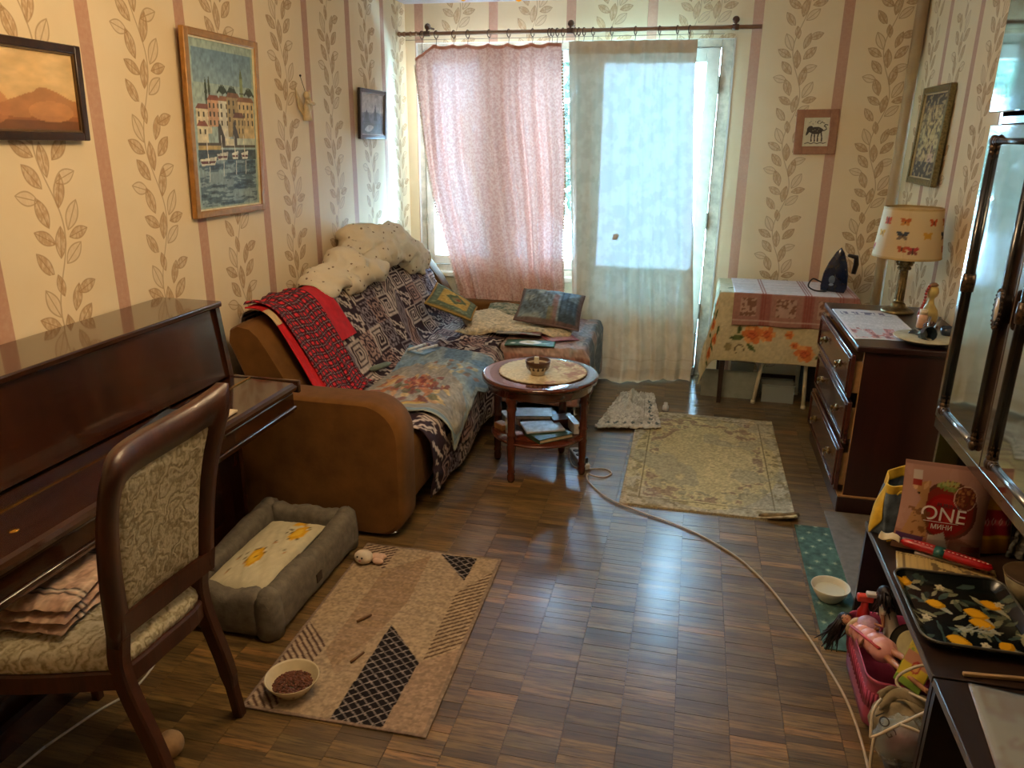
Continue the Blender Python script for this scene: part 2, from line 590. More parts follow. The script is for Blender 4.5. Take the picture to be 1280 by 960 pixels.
def parquet_mat(name, per_object):
    m, b, N = base_mat(name, 0.30, 0.0, 0.5)
    v = N.obj()
    if per_object:
        r = N.new('ShaderNodeObjectInfo').outputs['Random']
    else:
        r = N.new('ShaderNodeNewGeometry').outputs['Random Per Island']
    pos = N.new('ShaderNodeNewGeometry').outputs['Position']
    off = N.m('MULTIPLY', r, 37.0)
    pv = N.mapping(pos, scale=(4.0, 46.0, 4.0))
    ad = N.new('ShaderNodeVectorMath', operation='ADD')
    N.l.new(pv, ad.inputs[0]); N.l.new(N.comb(off, off), ad.inputs[1])
    g = N.noise(ad.outputs[0], 2.2, 5.0, 0.65)
    big = N.noise(pos, 1.3, 3.0)
    tone = N.ramp(r, [(0.0, '#4a391f'), (0.15, '#7a6138'), (0.3, '#5c4526'), (0.45, '#8a6d3d'), (0.6, '#6b5230'), (0.75, '#94733f'), (0.88, '#74603a'), (0.95, '#a67a44'), (1.0, '#3d2e1b')])
    c = N.mix(N.smooth(g, 0.35, 0.75), tone, lin('#33240f'))
    c = N.mix(N.m('MULTIPLY', N.smooth(big, 0.4, 0.7), 0.45), c, lin('#67543a'))
    N.l.new(c, b.inputs['Base Color'])
    rr = N.m('ADD', 0.20, N.m('MULTIPLY', N.noise(pos, 9.0, 4.0), 0.34))
    N.l.new(rr, b.inputs['Roughness'])
    N.l.new(N.bump(g, 0.12, 0.002), b.inputs['Normal'])
    b.inputs['Coat Weight'].default_value = .6; b.inputs['Coat Roughness'].default_value = .22
    return m
PQ_OBJ = parquet_mat('parquet_oak', True)
PQ_ALL = parquet_mat('parquet_oak_far', False)
SW, SL_, G = 0.0318, 0.1581, 0.00035
C0 = 0.0645 + 0.159 * 0
cols = [C0 + 0.1585 * k for k in range(-14, 9)]
_camM = np.array(cam.matrix_world.inverted())
def to_px(p):
    q = _camM[:3, :3] @ np.asarray(p) + _camM[:3, 3]
    if q[2] > -0.1: return None
    return (640 + 960 * q[0] / -q[2], 480 - 960 * q[1] / -q[2])
sb = MB(); sb.box(-SL_ / 2 + G, SL_ / 2 - G, -SW / 2 + G, SW / 2 - G, -.012, 0)
cells = []
for ci, x in enumerate(cols):
    y = YF + 0.013 * (ci % 3)
    while y < YB + .28:
        if XL - .08 < x + SL_ / 2 < XR + .16:
            cells.append((x + SL_ / 2, y, random.gauss(0, 0.00035)))
        y += SW
def strip_rank(c):
    q = to_px((c[0], c[1], 0))
    if q is None or not (20 < q[0] < 1090 and 20 < q[1] < 952): return 1e9
    # hidden by the chair, dog bed, rug, shelves
    x, y = c[0], c[1]
    if (-1.22 < x < -.61 and 1.60 < y < 2.64) or (x < -1.25 and y > 1.95) or x > .66 or x < -1.55: return 1e9
    return y
cells.sort(key=strip_rank)
first = sb.build('parquet_strip', PQ_OBJ)
first.parent = FLOOR
for i, (x, y, dz) in enumerate(cells[:300]):
    o = first if i == 0 else link(first.copy())
    o.parent = FLOOR
    o.location = (x, y, dz)
    o.rotation_euler = (random.gauss(0, .004), 0, random.gauss(0, .0015))
sv, sf = np.concatenate(sb.v), sb.f
rest = MB()
for x, y, dz in cells[300:]:
    rest.add(sv + np.array((x, y, dz)), sf)
tag(rest.build('parquet_strips', PQ_ALL, FLOOR, world=False), kind='stuff')

# baseboards
BB = wood('baseboard_wood', '#2a170b', '#4a2b15', 1, 0.4)
structure(MB().box(XL, XL + .018, YF, YB, 0, .06, .004).build('baseboard_left', BB))
structure(MB().box(XR - .018, XR, YF, YB, 0, .06, .004).build('baseboard_right', BB))
structure(MB().box(OX1 + .01, XR, YB - .018, YB, 0, .06, .004).build('baseboard_back', BB))

# heating pipe in the right corner, papered over
pm = wallpaper('wallpaper_pipe', 0, 0.297)
pm = flat('#b49a72', 0.6, noise=0.10, nscale=6)
structure(MB().tube([(1.228, 5.455, 0), (1.228, 5.455, ZC)], .034, 16).build('trim_1', pm))
PIPE = sc.objects['trim_1']

# ---- window_1 (left) and door_1 (balcony door)
y0, y1 = YB + .03, YB + .10
GLASS = None
m, b, N = base_mat('window_glass', 0.02)
tr = N.new('ShaderNodeBsdfTransparent'); gl = N.new('ShaderNodeBsdfGlossy')
gl.inputs['Roughness'].default_value = 0.02
fr = N.new('ShaderNodeFresnel'); mx = N.new('ShaderNodeMixShader')
N.l.new(fr.outputs[0], mx.inputs[0]); N.l.new(tr.outputs[0], mx.inputs[1]); N.l.new(gl.outputs[0], mx.inputs[2])
N.l.new(mx.outputs[0], N.n['Material Output'].inputs[0])
GLASS = m

def rect_frame(mb, x0, x1, z0, z1, ya, yb, l, r, t, bt, bev=.006):
    mb.box(x0, x0 + l, ya, yb, z0, z1, bev); mb.box(x1 - r, x1, ya, yb, z0, z1, bev)
    mb.box(x0 + l - .002, x1 - r + .002, ya + .001, yb - .001, z1 - t, z1, bev); mb.box(x0 + l - .002, x1 - r + .002, ya + .001, yb - .001, z0, z0 + bt, bev)

win = structure(MB().box(OX0, OX0 + .045, y0, y1 + .05, SILL - .04, OZT, .004)
                .box(OX0 + .045, DX0, y0, y1 + .05, OZT - .05, OZT, .004)
                .box(OX0 + .045, DX0, y0, y1 + .05, SILL - .04, SILL + .02, .004)
                .box(-1.39, -1.33, y0 + .004, y1 + .046, SILL + .02, OZT - .05, .004).build('window_1', WPAINT_OLD))
for k, (xa, xb) in enumerate(((OX0 + .045, -1.39), (-1.33, DX0))):
    f = MB(); rect_frame(f, xa + .003, xb - .003, SILL + .025, OZT - .055, y0 - .012, y1 - .01, .058, .058, .07, .065)
    sash = f.build('sash', WPAINT, win)
    MB().box(xa + .055, xb - .055, y0 + .02, y0 + .025, SILL + .08, OZT - .12).build('pane', GLASS, sash)
    MB().box(xa + .0, xa + .014, y0 - .018, y0 - .004, 1.0, 1.09, .003).box(xa + .0, xa + .014, y0 - .018, y0 - .004, 1.9, 1.99, .003).build('hinge', WPAINT_OLD, sash)
structure(MB().box(OX0 - .03, DX0 - .02, YB - .045, YB + .06, SILL - .06, SILL - .025, .006).build('trim_2', WPAINT))   # window sill

dr = MB()
dr.box(DX0, DX0 + .035, y0, y1 + .05, 0, OZT, .004)
dr.box(OX1 - .085, OX1 - .012, y0, y1 + .05, 0, OZT, .004)
dr.box(DX0 + .035, OX1 - .085, y0, y1 + .05, OZT - .05, OZT, .004)
dr.box(DX0 + .035, OX1 - .085, y0 - .02, y1 + .05, 0, .06, .004)
door = structure(dr.build('door_1', WPAINT_OLD))
leaf = MB(); xa, xb = DX0 + .038, OX1 - .089
rect_frame(leaf, xa, xb, .065, OZT - .053, y0 - .014, y1 - .008, .055, .085, .085, .12)
leaf.box(xa + .05, xb - .08, y0 - .012, y1 - .01, .42, .51, .005)
leaf.box(xa + .05, xb - .08, y0 + .008, y1 - .022, .18, .425, .004)
lf = leaf.build('casement', WPAINT, door)
MB().box(xa + .05, xb - .08, y0 + .02, y0 + .026, .505, OZT - .13).build('pane', GLASS, lf)
for z in (.42, 1.05, 1.92):
    MB().tube([(xb + .002, y0 - .018, z), (xb + .002, y0 - .018, z + .11)], .007, 8).build('hinge', flat('#6d6252', .5), lf)
MB().box(xa + .035, xa + .05, y0 - .04, y0 - .012, 1.02, 1.16, .004).build('door_handle', flat('#8c8577', .35, .7), lf)
# plastered reveals of the opening
structure(MB().box(OX1 - .012, OX1, YB - .004, YB + .28, 0, OZT).box(OX0, OX1, YB + .001, YB + .28, OZT - .004, OZT + .01)
          .box(OX0 - .001, OX0 + .004, YB + .001, YB + .28, SILL - .04, OZT).build('trim_3', flat('#d9d4ca', .7, noise=.05)))

# ---- outside: glazed-in balcony parapet and trees
structure(MB().box(-2.4, 1.6, YB + .3, YB + 1.35, -.12, -.02).build('floor_balcony', flat('#6f6a62', .9)))
par = thing('balcony_parapet', 'pale blue-grey balcony parapet of upright boards outside the window', 'parapet', (-.4, YB + 1.3, 0))
pmt = flat('#a9b9bf', .7, noise=.15)
for k in range(26):
    MB().box(-2.4 + k * .155, -2.4 + k * .155 + .148, YB + 1.28, YB + 1.30, .0, .52).build('board', pmt, par)
MB().box(-2.42, 1.62, YB + 1.25, YB + 1.33, .52, .56, .008).build('handrail', flat('#9db0b2', .6), par)

def tree(x, y, h, r, seed, label):
    t = thing('tree', label, 'tree', (x, y, -3.0), 0, None)
    rg = np.random.default_rng(seed)
    MB().tube(spline([(x, y, -3), (x + .1, y, -1), (x - .1, y + .1, h * .3), (x + .05, y, h * .75)], 14), np.linspace(.16, .03, 14), 8).build('trunk', flat('#4a3b2c', .9), t)
    n = 2600
    d = rg.normal(size=(n, 3)); d /= np.linalg.norm(d, axis=1)[:, None]
    rad = r * rg.uniform(.45, 1, n) ** .6 * (1 + .25 * np.sin(d[:, 0] * 5 + seed) * np.cos(d[:, 2] * 4))
    P = d * rad[:, None] * np.array((1, 1, 1.35)) + np.array((x, y, h * .45))
    b = MB(); v = []; f = []
    for i in range(n):
        a = rg.normal(size=3); a /= np.linalg.norm(a); bb = np.cross(a, rg.normal(size=3)); bb /= np.linalg.norm(bb)
        s = rg.uniform(.05, .10)
        q = [P[i] + a * s * 1.6, P[i] + bb * s * .6, P[i] - a * s * 1.6, P[i] - bb * s * .6]
        k = len(v); v += q; f.append((k, k + 1, k + 2, k + 3))
    b.add(v, f)
    tag(b.build('foliage', flat(('#16300e', '#13290d', '#12280f')[seed % 3], .7, noise=.35, nscale=3), t), kind='stuff')
tree(-2.35, 11.5, 3.6, 1.0, 1, 'green leafy tree outside, seen through the gap beside the pink curtain')
tree(0.95, 12.5, 3.4, .85, 2, 'green leafy tree outside, behind the right edge of the balcony door')
# ------------------------------------------------------------ chandelier
BRASS = flat('#b58a3a', .25, 1.0, noise=.1)
BRASS_OLD = flat('#7d6a45', .4, .85, noise=.25, nscale=60)
CH = (-.525, 2.0); ZA = ZC - .08
ch = thing('chandelier', 'brass chandelier whose lowest tips just show at the top edge', 'chandelier', (CH[0], CH[1], ZC))
MB().lathe([(.0, 0), (.055, 0), (.05, -.02), (.02, -.04), (.008, -.05), (.008, -.32), (.03, -.34), (.04, -.38), (.02, -.42), (.006, -.44), (0, -.445)], 16, (CH[0], CH[1], ZC)).build('stem', BRASS, ch)
GLINT = base_mat('glint_yellow', .1)[0]  # translucent yellow standing in for gold glints on the brass tips
_t = GLINT.node_tree; _n = _t.nodes.new('ShaderNodeBsdfTranslucent'); _n.inputs[0].default_value = lin('#ffcf4a')
_m = _t.nodes.new('ShaderNodeMixShader'); _m.inputs[0].default_value = .75; _t.nodes['Principled BSDF'].inputs['Base Color'].default_value = lin('#e0a020')
_t.links.new(_t.nodes['Principled BSDF'].outputs[0], _m.inputs[1]); _t.links.new(_n.outputs[0], _m.inputs[2]); _t.links.new(_m.outputs[0], _t.nodes['Material Output'].inputs[0])
SHADE = base_mat('frosted_bulb', .3)[0]
_b = SHADE.node_tree.nodes['Principled BSDF']
_b.inputs['Base Color'].default_value = lin('#fff0d0')
_b.inputs['Emission Color'].default_value = (1.0, .62, .28, 1); _b.inputs['Emission Strength'].default_value = 14
for k in range(5):
    a = 2 * PI * k / 5 - 1.35
    ca, sa = math.cos(a), math.sin(a)
    P = lambda r, z: (CH[0] + r * ca, CH[1] + r * sa, ZA + z)
    arm = MB().tube(spline([P(.02, -.30), P(.12, -.405), P(.20, -.39), P(.27, -.33), P(.27, -.30)], 16), .006, 6).lathe([(0, 0), (.012, .006), (.035, .02), (.038, .028), (.0, .03)], 14, P(.27, -.31)) \
        .build('arm', BRASS, ch)
    MB().lathe([(0, -.022), (.006, -.019), (.010, -.008), (.007, .004), (.003, .012), (0, .014)], 12, P(.12, -.418)).build('glint_drop', GLINT, arm)  # drop added under the arm to show as a glint
    MB().lathe([(.0, 0), (.014, .0), (.016, .03), (.032, .07), (.03, .10), (.0, .118)], 14, P(.27, -.285)).build('bulb', SHADE, arm)
    ld = bpy.data.lights.new('bulb_light', 'POINT')
    ld.energy = BULB_W; ld.color = (1.0, .72, .40); ld.shadow_soft_size = .05
    lo = link(bpy.data.objects.new('bulb_light', ld)); lo.parent = ch
    lo.location = Vector(P(.27, -.21)) - ch.location
for o in sc.objects:
    if o.name.startswith('bulb') and o.type == 'MESH':
        o.visible_shadow = True

# ------------------------------------------------------------ curtain rod
ROD = wood('rod_wood', '#7d5c44', '#a07c5e', 0, .45)
RODD = flat('#5c3f2c', .5)
rod = thing('curtain_rod', 'long brown wooden curtain rod above window and balcony door', 'curtain rod', (-.85, 5.38, 2.28))
ry, rz0, rz1 = 5.350, 2.293, 2.300
rzx = lambda x: lerp(rz0, rz1, (x + 2.03) / 2.35)
rb = MB().tube([(-2.03, ry, rz0), (.315, ry, rz1)], .0125, 12)
for x in (-2.035, -2.0, -1.955, -1.915):
    rb.ball((x, ry, rz0), .017, .9, 1, 1, 12)
rb.build('pole', ROD, rod)
for x in (-1.84, -.868, .16):
    z = rzx(x)
    MB().tube([(x, YB - .004, z + .045), (x, ry + .01, z + .04), (x, ry, z + .012)], .008, 8).ball((x, ry + .02, z + .045), .022, n=12).lathe([(0, -.02), (.017, -.02), (.017, .02), (0, .02)], 14, (x, ry, z), Matrix.Translation((x, ry, z)) @ Matrix.Rotation(PI / 2, 4, 'Y') @ Matrix.Translation((-x, -ry, -z))).build('bracket', RODD, rod)
MB().tube([(-2.0, ry + .02, 2.258), (.1, ry + .02, 2.266)], .002, 5).build('wire', flat('#8a7a68', .5), rod)

def ring_at(x, parent, z2):
    z = rzx(x)
    a = np.linspace(0, 2 * PI, 15)[:-1]
    MB().tube([(x + .006 * math.cos(t), ry + .023 * math.cos(t), z - .007 + .024 * math.sin(t)) for t in a], .0034, 5, closed=True) \
        .tube([(x, ry, z - .031), (x + .003, ry, z - .036), (x, ry, z2)], .002, 5).build('ring', RODD, parent)

# ------------------------------------------------------------ curtains
def curtain_mat(name, col, fac, trans, pattern, tint=None):
    m, b, N = base_mat(name, .9)
    v = N.obj()
    df = N.new('ShaderNodeBsdfDiffuse'); tl = N.new('ShaderNodeBsdfTranslucent'); tp = N.new('ShaderNodeBsdfTransparent')
    n = N.noise(v, 70.0, 2.0) if pattern else N.noise(v, 12.0, 2.0)
    c = N.mix(N.smooth(n, .42, .58), lin(col[0]), lin(col[1]))
    N.l.new(c, df.inputs[0])
    if tint: tl.inputs[0].default_value = lin(tint)
    else: N.l.new(c, tl.inputs[0])
    a = N.new('ShaderNodeMixShader'); a.inputs[0].default_value = trans
    N.l.new(df.outputs[0], a.inputs[1]); N.l.new(tl.outputs[0], a.inputs[2])
    o = N.new('ShaderNodeMixShader'); o.inputs[0].default_value = fac
    N.l.new(tp.outputs[0], o.inputs[1]); N.l.new(a.outputs[0], o.inputs[2])
    N.l.new(o.outputs[0], N.n['Material Output'].inputs[0])
    return m
PINK = curtain_mat('pink_cotton', ('#dcb0a4', '#efd2c8'), .9985, .042, True, '#e6ae9e')
PINK_HEM = curtain_mat('pink_hem', ('#c98b78', '#cf9684'), 1.0, .008, False)
SHEER = curtain_mat('white_tulle', ('#e6e1d3', '#f1ede1'), .9945, .0105, False, '#a9f4e2')
SHEER_HEM = curtain_mat('tulle_heading', ('#dcd5c4', '#e6e0d0'), .995, .0095, False, '#c4efe0')

pink = thing('pink_curtain', 'pink patterned cotton curtain hanging left of the sheer one', 'curtain', (-1.4, 5.38, 1.2))
hooks = [-1.876, -1.775, -1.652, -1.555, -1.408, -1.275, -1.115, -1.005, -.985, -.952, -.915]
hx_all = np.array(hooks)
def pink_pt(u, v, y_off=0.0):
    x0 = lerp(-1.905, -.918, u)
    i = np.searchsorted(hx_all, x0) - 1; i = int(np.clip(i, 0, len(hx_all) - 2))
    s = np.clip((x0 - hx_all[i]) / (hx_all[i + 1] - hx_all[i]), 0, 1)
    gap = hx_all[i + 1] - hx_all[i]
    sag = .12 * gap * 4 * s * (1 - s) * max(0, 1 - v * 6)
    drop = .075 * max(0, (-1.79 - x0) / .1) * max(0, 1 - v * 2)     # the corner that has slipped off its hook
    zt = 2.228 - sag - drop
    z = lerp(zt, .40, v)
    xl = lerp(-1.925, -1.60, v ** 1.8); xr = lerp(-.915, -.85, v)
    x = lerp(xl, xr, u) + .008 * math.sin(9 * v + 4 * u)
    amp = .010 + .030 * min(1, v * 3) * (.55 + .45 * math.sin(u * 7.3 + 1.3))
    ph = u * 2 * PI * (7.2) + 1.1 * math.sin(u * 9) + .8 * math.sin(v * 2.2 + u * 3)
    y = 5.337 + .03 * v + amp * (math.sin(ph) * .8 + .35 * math.sin(ph * 2.3 + 1 + v)) - .012 * v + .012 * math.sin(3 * v + 8 * u) + y_off
    return (x, y, z)
P = grid(150, 60, lambda u, v: pink_pt(u, v))
MB().sheet(P, 0).build('cloth', PINK, pink)
P = grid(150, 3, lambda u, v: pink_pt(u, v * .012, -.004))
MB().sheet(P, 0).build('hem', PINK_HEM, pink)
for k, x in enumerate(hooks):
    ring_at(x, pink, 2.222 if k else 2.15)
# scalloped edge trim on the left and right
e = MB()
for u in (0.0, 1.0):
    L = [pink_pt(u, t) for t in np.linspace(.03, .98, 90)]
    for i, p in enumerate(L):
        if i % 1 == 0: e.ball((p[0] + (.004 if u else -.004), p[1] - .003, p[2]), .008, 1, .3, 1.15, 6)
tag(e.build('lace_edge', flat('#ecd8cc', .9), pink), kind='stuff')

sheer = thing('tulle_curtain', 'long white see-through tulle curtain over the balcony door', 'curtain', (-.4, 5.38, 0))
def sheer_pt(u, v):
    x0 = lerp(-.885, -.058, u)
    z = lerp(2.222, .012, v)
    xl = lerp(-.875, -.80, v); xr = -.060 + .17 * max(0, v - .1) ** 1.1 - .03 * max(0, v - .93) / .07
    uu = u + .03 * math.sin(6 * u + 3 * v) * v
    x = lerp(xl, xr, min(max(uu, 0), 1))
    fl = max(0, (v - .72) / .28) ** 2
    ph = u * 2 * PI * 6.5 + 1.9 * math.sin(u * 8 + 1) + .5 * v
    amp = .013 + .010 * v
    bell = math.exp(-((u - .45) / .28) ** 2)
    gather = math.exp(-((u - .40) / .10) ** 2) * math.exp(-((v - .55) / .22) ** 2)
    y = 5.350 + .02 * v + amp * (math.sin(ph) + .3 * math.sin(2.3 * ph + 1)) * (1 - .5 * gather) - fl * (.17 * bell + .02) - .035 * gather + .006 * math.sin(30 * v + 14 * u) * v
    if v > .97: z = .012 + .012 * (1 + math.sin(u * 17))* (1 - v) / .03
    return (x, y, z)
P = grid(190, 80, sheer_pt)
MB().sheet(P, 0).build('tulle', SHEER, sheer)
P = grid(190, 4, lambda u, v: (lambda p: (p[0], p[1] - .003, p[2] + .012 - v * .0))(sheer_pt(u, v * .035)))
MB().sheet(P, 0).build('heading', SHEER_HEM, sheer)
P = grid(190, 3, lambda u, v: (lambda p: (p[0], p[1] - .003, p[2]))(sheer_pt(u, .935 + v * .004)))
MB().sheet(P, 0).build('seam', SHEER_HEM, sheer)
P = grid(190, 6, lambda u, v: (lambda p: (p[0], p[1] - .004, p[2]))(sheer_pt(u, .965 + v * .035)))
MB().sheet(P, 0).build('hem', SHEER_HEM, sheer)
kx = sheer_pt(.40, .55)
MB().ball((kx[0], kx[1] - .02, 1.0), .018, 1, .7, 1.1, 12).ball((kx[0] + .012, kx[1] - .022, 1.012), .012, n=8).ball((kx[0] - .012, kx[1] - .02, .99), .011, n=8).build('tied_knot', SHEER_HEM, sheer)
for x in (-.835, -.812, -.778, -.72, -.60, -.45, -.30, -.19, -.115):
    ring_at(x, sheer, 2.232)

# ------------------------------------------------------------ pictures on the walls
def framed(name, label, w_, h_, M, bar_w, depth, fmat, paint_fn, res, bevel=.004, mount=None, inner=None, pmat=None):
    """local frame: x right, y up, z out of the wall"""
    t = thing(name, label, 'picture', M.translation)
    b = MB()
    W, H = w_ / 2, h_ / 2
    for (x0, x1, yy0, yy1) in ((-W, -W + bar_w, -H, H), (W - bar_w, W, -H, H), (-W + bar_w, W - bar_w, H - bar_w, H), (-W + bar_w, W - bar_w, -H, -H + bar_w)):
        b.box(x0 - .0005, x1 + .0005, yy0, yy1, 0, depth, bevel, 2, M)
    b.build('frame', fmat, t)
    if inner:
        b = MB(); bw = bar_w
        for (x0, x1, yy0, yy1) in ((-W + bw - .001, -W + bw + .006, -H + bw, H - bw), (W - bw - .006, W - bw + .001, -H + bw, H - bw), (-W + bw, W - bw, H - bw - .006, H - bw + .001), (-W + bw, W - bw, -H + bw - .001, -H + bw + .006)):
            b.box(x0, x1, yy0, yy1, .002, depth * .75, 0, 1, M)
        b.build('inner_frame', inner, t)
    pw, ph = w_ - 2 * bar_w, h_ - 2 * bar_w
    nx, ny = res
    G = grid(nx, ny, lambda u, v: tuple(M @ Vector((lerp(-pw / 2, pw / 2, u), lerp(-ph / 2, ph / 2, v), depth * .45))))
    uv = grid(nx, ny, lambda u, v: (u, v, 0))[..., :2]
    MB().sheet(G, .003, uv=uv).build('picture_sheet', pmat or P_PAPER, t, paint=paint_fn)
    return t

def left_wall(yc, zc, lean=0.0, tilt=0.0, off=.004):
    M = frame_of((XL + off, yc, zc), (0, 1, 0), (0, 0, 1))
    # +x local = +y world, up = z, normal = x cross y = +x
    return M @ Matrix.Rotation(tilt, 4, 'Z') @ Matrix.Rotation(lean, 4, 'X')

def p_haze(uv):
    p = Pic(uv, '#d9b57c')
    n = fbm(uv * np.array((3.2, 2.2)), 4, 3)
    p.fill(np.clip(n * 1.6 - .4, 0, 1), '#e6cd9d', .8)
    p.fill(np.clip(1 - uv[:, 1] * 1.7, 0, 1), '#b98549', .75)
    p.fill(uv[:, 1] < .16 + .06 * fbm(uv * 6, 3, 5), '#6a3f22', .85)
    p.fill((uv[:, 1] < .42 + .16 * np.sin(uv[:, 0] * 9 + 1) * fbm(uv * 4, 3, 8)) & (uv[:, 1] > .14), '#a4673a', .7)
    p.oval(.80, .25, .16, .13, '#c58b58', 0, .8); p.oval(.38, .30, .14, .22, '#b87a4b', .1, .7)
    p.grain(9, .12, 2)
    return p.c
framed('framed_warm_picture', 'dark framed picture in warm cream and brown tones, nearest on left wall', .62, .295, left_wall(2.03, 1.775, .03, -.012, .02), .026, .024,
       wood('frame_dark', '#241509', '#3f2713', 0, .3), p_haze, (130, 70), inner=flat('#6b5230', .4, .4))

def p_harbour(uv):
    p = Pic(uv, '#9cae9f')
    u, v = uv[:, 0], uv[:, 1]
    m0 = .055
    ins = (u > m0) & (u < 1 - m0 * .8) & (v > .02) & (v < .945)
    sky = np.clip((v - .72) / .23, 0, 1)
    p.fill(ins, '#8aa3a8')
    p.fill(ins * sky, '#5f7f95', .8)
    p.fill(ins & (v < .75), '#9db0a2')
    # cypress, palms, tower
    p.leaf(.225, .70, .085, .018, PI / 2, '#2f3a22'); p.leaf(.275, .72, .075, .016, PI / 2, '#37422a')
    for cx in (.47, .62, .90):
        for k in range(7):
            a = .3 + k * .4
            p.line([(cx, .70), (cx + .055 * math.cos(a), .70 + .045 * math.sin(a)), (cx + .085 * math.cos(a), .69 + .030 * math.sin(a))], .008, '#2e3824')
        p.line([(cx, .62), (cx, .70)], .006, '#3a3626')
    p.rect(.755, .80, .66, .80, '#7f8a55'); p.poly([(.75, .80), (.805, .80), (.778, .865)], '#5f6a42'); p.rect(.74, .815, .705, .715, '#4c5236')
    rg = np.random.default_rng(5)
    hs = [(.07, .28, .46, .60, '#d9c79a', '#7a4630'), (.24, .42, .50, .655, '#c9976a', '#8a4a2e'), (.40, .56, .42, .655, '#d6cfae', '#9a6238'), (.53, .74, .44, .68, '#a58a55', '#7d5230'),
          (.70, .97, .43, .66, '#d2b478', '#8a5a36'), (.07, .22, .40, .50, '#e0d2a6', '#8a4a2e'), (.62, .80, .42, .56, '#bda269', '#6a4128')]
    for (a, b_, z0, z1, c, rf) in hs:
        p.rect(a, b_, z0, z1, c)
        p.poly([(a - .01, z1), (b_ + .01, z1), (b_ - .03, z1 + .03), (a + .03, z1 + .03)], rf)
        nx_ = max(2, int((b_ - a) / .06))
        for i in range(nx_):
            for j in range(3):
                x = a + (i + .5) * (b_ - a) / nx_; z = z1 - .03 - j * .05
                if z > z0 + .02: p.rect(x - .011, x + .011, z - .017, z + .014, '#41371f')
    p.poly([(.37, .38), (.37, .50), (.41, .52), (.47, .44), (.47, .38)], '#3d3523'); p.poly([(.58, .38), (.62, .55), (.70, .44), (.70, .38)], '#443a26')
    p.rect(.07, .97, .375, .405, '#4a4029'); p.rect(.47, .62, .385, .43, '#e2d6a8'); p.rect(.66, .97, .39, .435, '#b9c0a6')
    p.rect(.07, .40, .36, .385, '#b89a55')
    # water
    wat = ins & (v < .362)
    p.fill(wat, '#4e636b')
    rip = fbm(np.stack([u * 7, v * 55], 1), 3, 9)
    p.fill(wat & (rip > .55), '#8fa3a0', .85); p.fill(wat & (rip < .36), '#2c3c46', .85)
    p.rect(.07, .97, .30, .362, '#2f3735', .75)
    for (cx, cz, L, c) in ((.20, .285, .13, '#d8d2b6'), (.42, .315, .09, '#c9c6ae'), (.62, .32, .055, '#dcd8c2'), (.78, .32, .06, '#e3dfca')):
        p.poly([(cx - L, cz + .02), (cx + L, cz + .035), (cx + L * .7, cz - .015), (cx - L * .8, cz - .018)], c)
        p.poly([(cx - L * .9, cz + .008), (cx + L * .8, cz + .01), (cx + L * .7, cz - .004), (cx - L * .8, cz - .006)], '#5d2f27')
        p.line([(cx, cz), (cx - .01, cz + .13)], .005, '#ded6b8'); p.line([(cx + .01, cz - .03), (cx, cz - .11)], .006, '#c9cbbd')
    p.fill(ins, '#9aa58e', .10)
    p.grain(40, .16, 4, 2)
    return p.c
framed('framed_harbour_picture', 'tall gilt framed picture of harbour houses and boats on left wall', .545, .745, left_wall(3.16, 1.676, .035, -.012, .022), .03, .024,
       flat('#a9793f', .35, .35, noise=.15), p_harbour, (170, 240), inner=flat('#e6d9b4', .4))

def p_mono(uv):
    p = Pic(uv, '#9b9a97'); u, v = uv[:, 0], uv[:, 1]
    p.fill(v > .55, '#b4b1ad'); p.fill(v < .42 + .25 * fbm(np.stack([u * 4, v * 0], 1), 3, 2), '#74777a')
    p.poly([(.55, .35), (.62, .80), (.70, .35)], '#4c4f52'); p.poly([(.1, .3), (.25, .62), (.42, .3)], '#5d6063')
    p.fill(v < .28, '#6a6b69'); p.leaf(.35, .16, .2, .08, .2, '#c2c0ba'); p.grain(14, .22, 7)
    return p.c
framed('framed_grey_picture', 'small dark framed grey landscape on left wall nearest the window', .415, .295, left_wall(4.80, 1.768, .03, -.01, .018), .024, .02,
       flat('#2a2622', .35, noise=.2), p_mono, (90, 70), inner=flat('#8b8379', .3, .6))

# cream angel figurine hanging on a string between the two pictures
an = thing('angel_figurine', 'small cream angel figurine hung by a string on left wall', 'figurine', (XL + .02, 3.93, 1.72))
CREAM = flat('#d8c39a', .7, noise=.15)
bd = MB().lathe([(0, -.075), (.032, -.075), (.026, -.03), (.016, .01), (.011, .03), (0, .035)], 12, (XL + .03, 3.925, 1.79), sx=.7).ball((XL + .034, 3.925, 1.842), .019, n=12)
bd.tube(spline([(XL + .035, 3.91, 1.815), (XL + .06, 3.89, 1.80), (XL + .065, 3.92, 1.795)], 8), .006, 6).tube(spline([(XL + .035, 3.94, 1.815), (XL + .06, 3.955, 1.80), (XL + .065, 3.925, 1.795)], 8), .006, 6)
bd.build('body', CREAM, an)
for s in (-1, 1):
    W = grid(7, 7, lambda u, v: (XL + .012 + .01 * v, 3.925 + s * (.008 + .065 * u), 1.80 + .06 * u * (1.2 - v) - .075 * v * (1 - .5 * u)))
    MB().sheet(W, .004).build('wing', flat('#cdb180', .7), an)
MB().tube([(XL + .025, 3.925, 1.86), (XL + .003, 3.925, 1.935)], .0015, 5).build('string', flat('#6b4f30', .8), an)
MB().ball((XL + .004, 3.925, 1.937), .006, n=8).build('nail', flat('#4a3a2a', .4, .8), an)

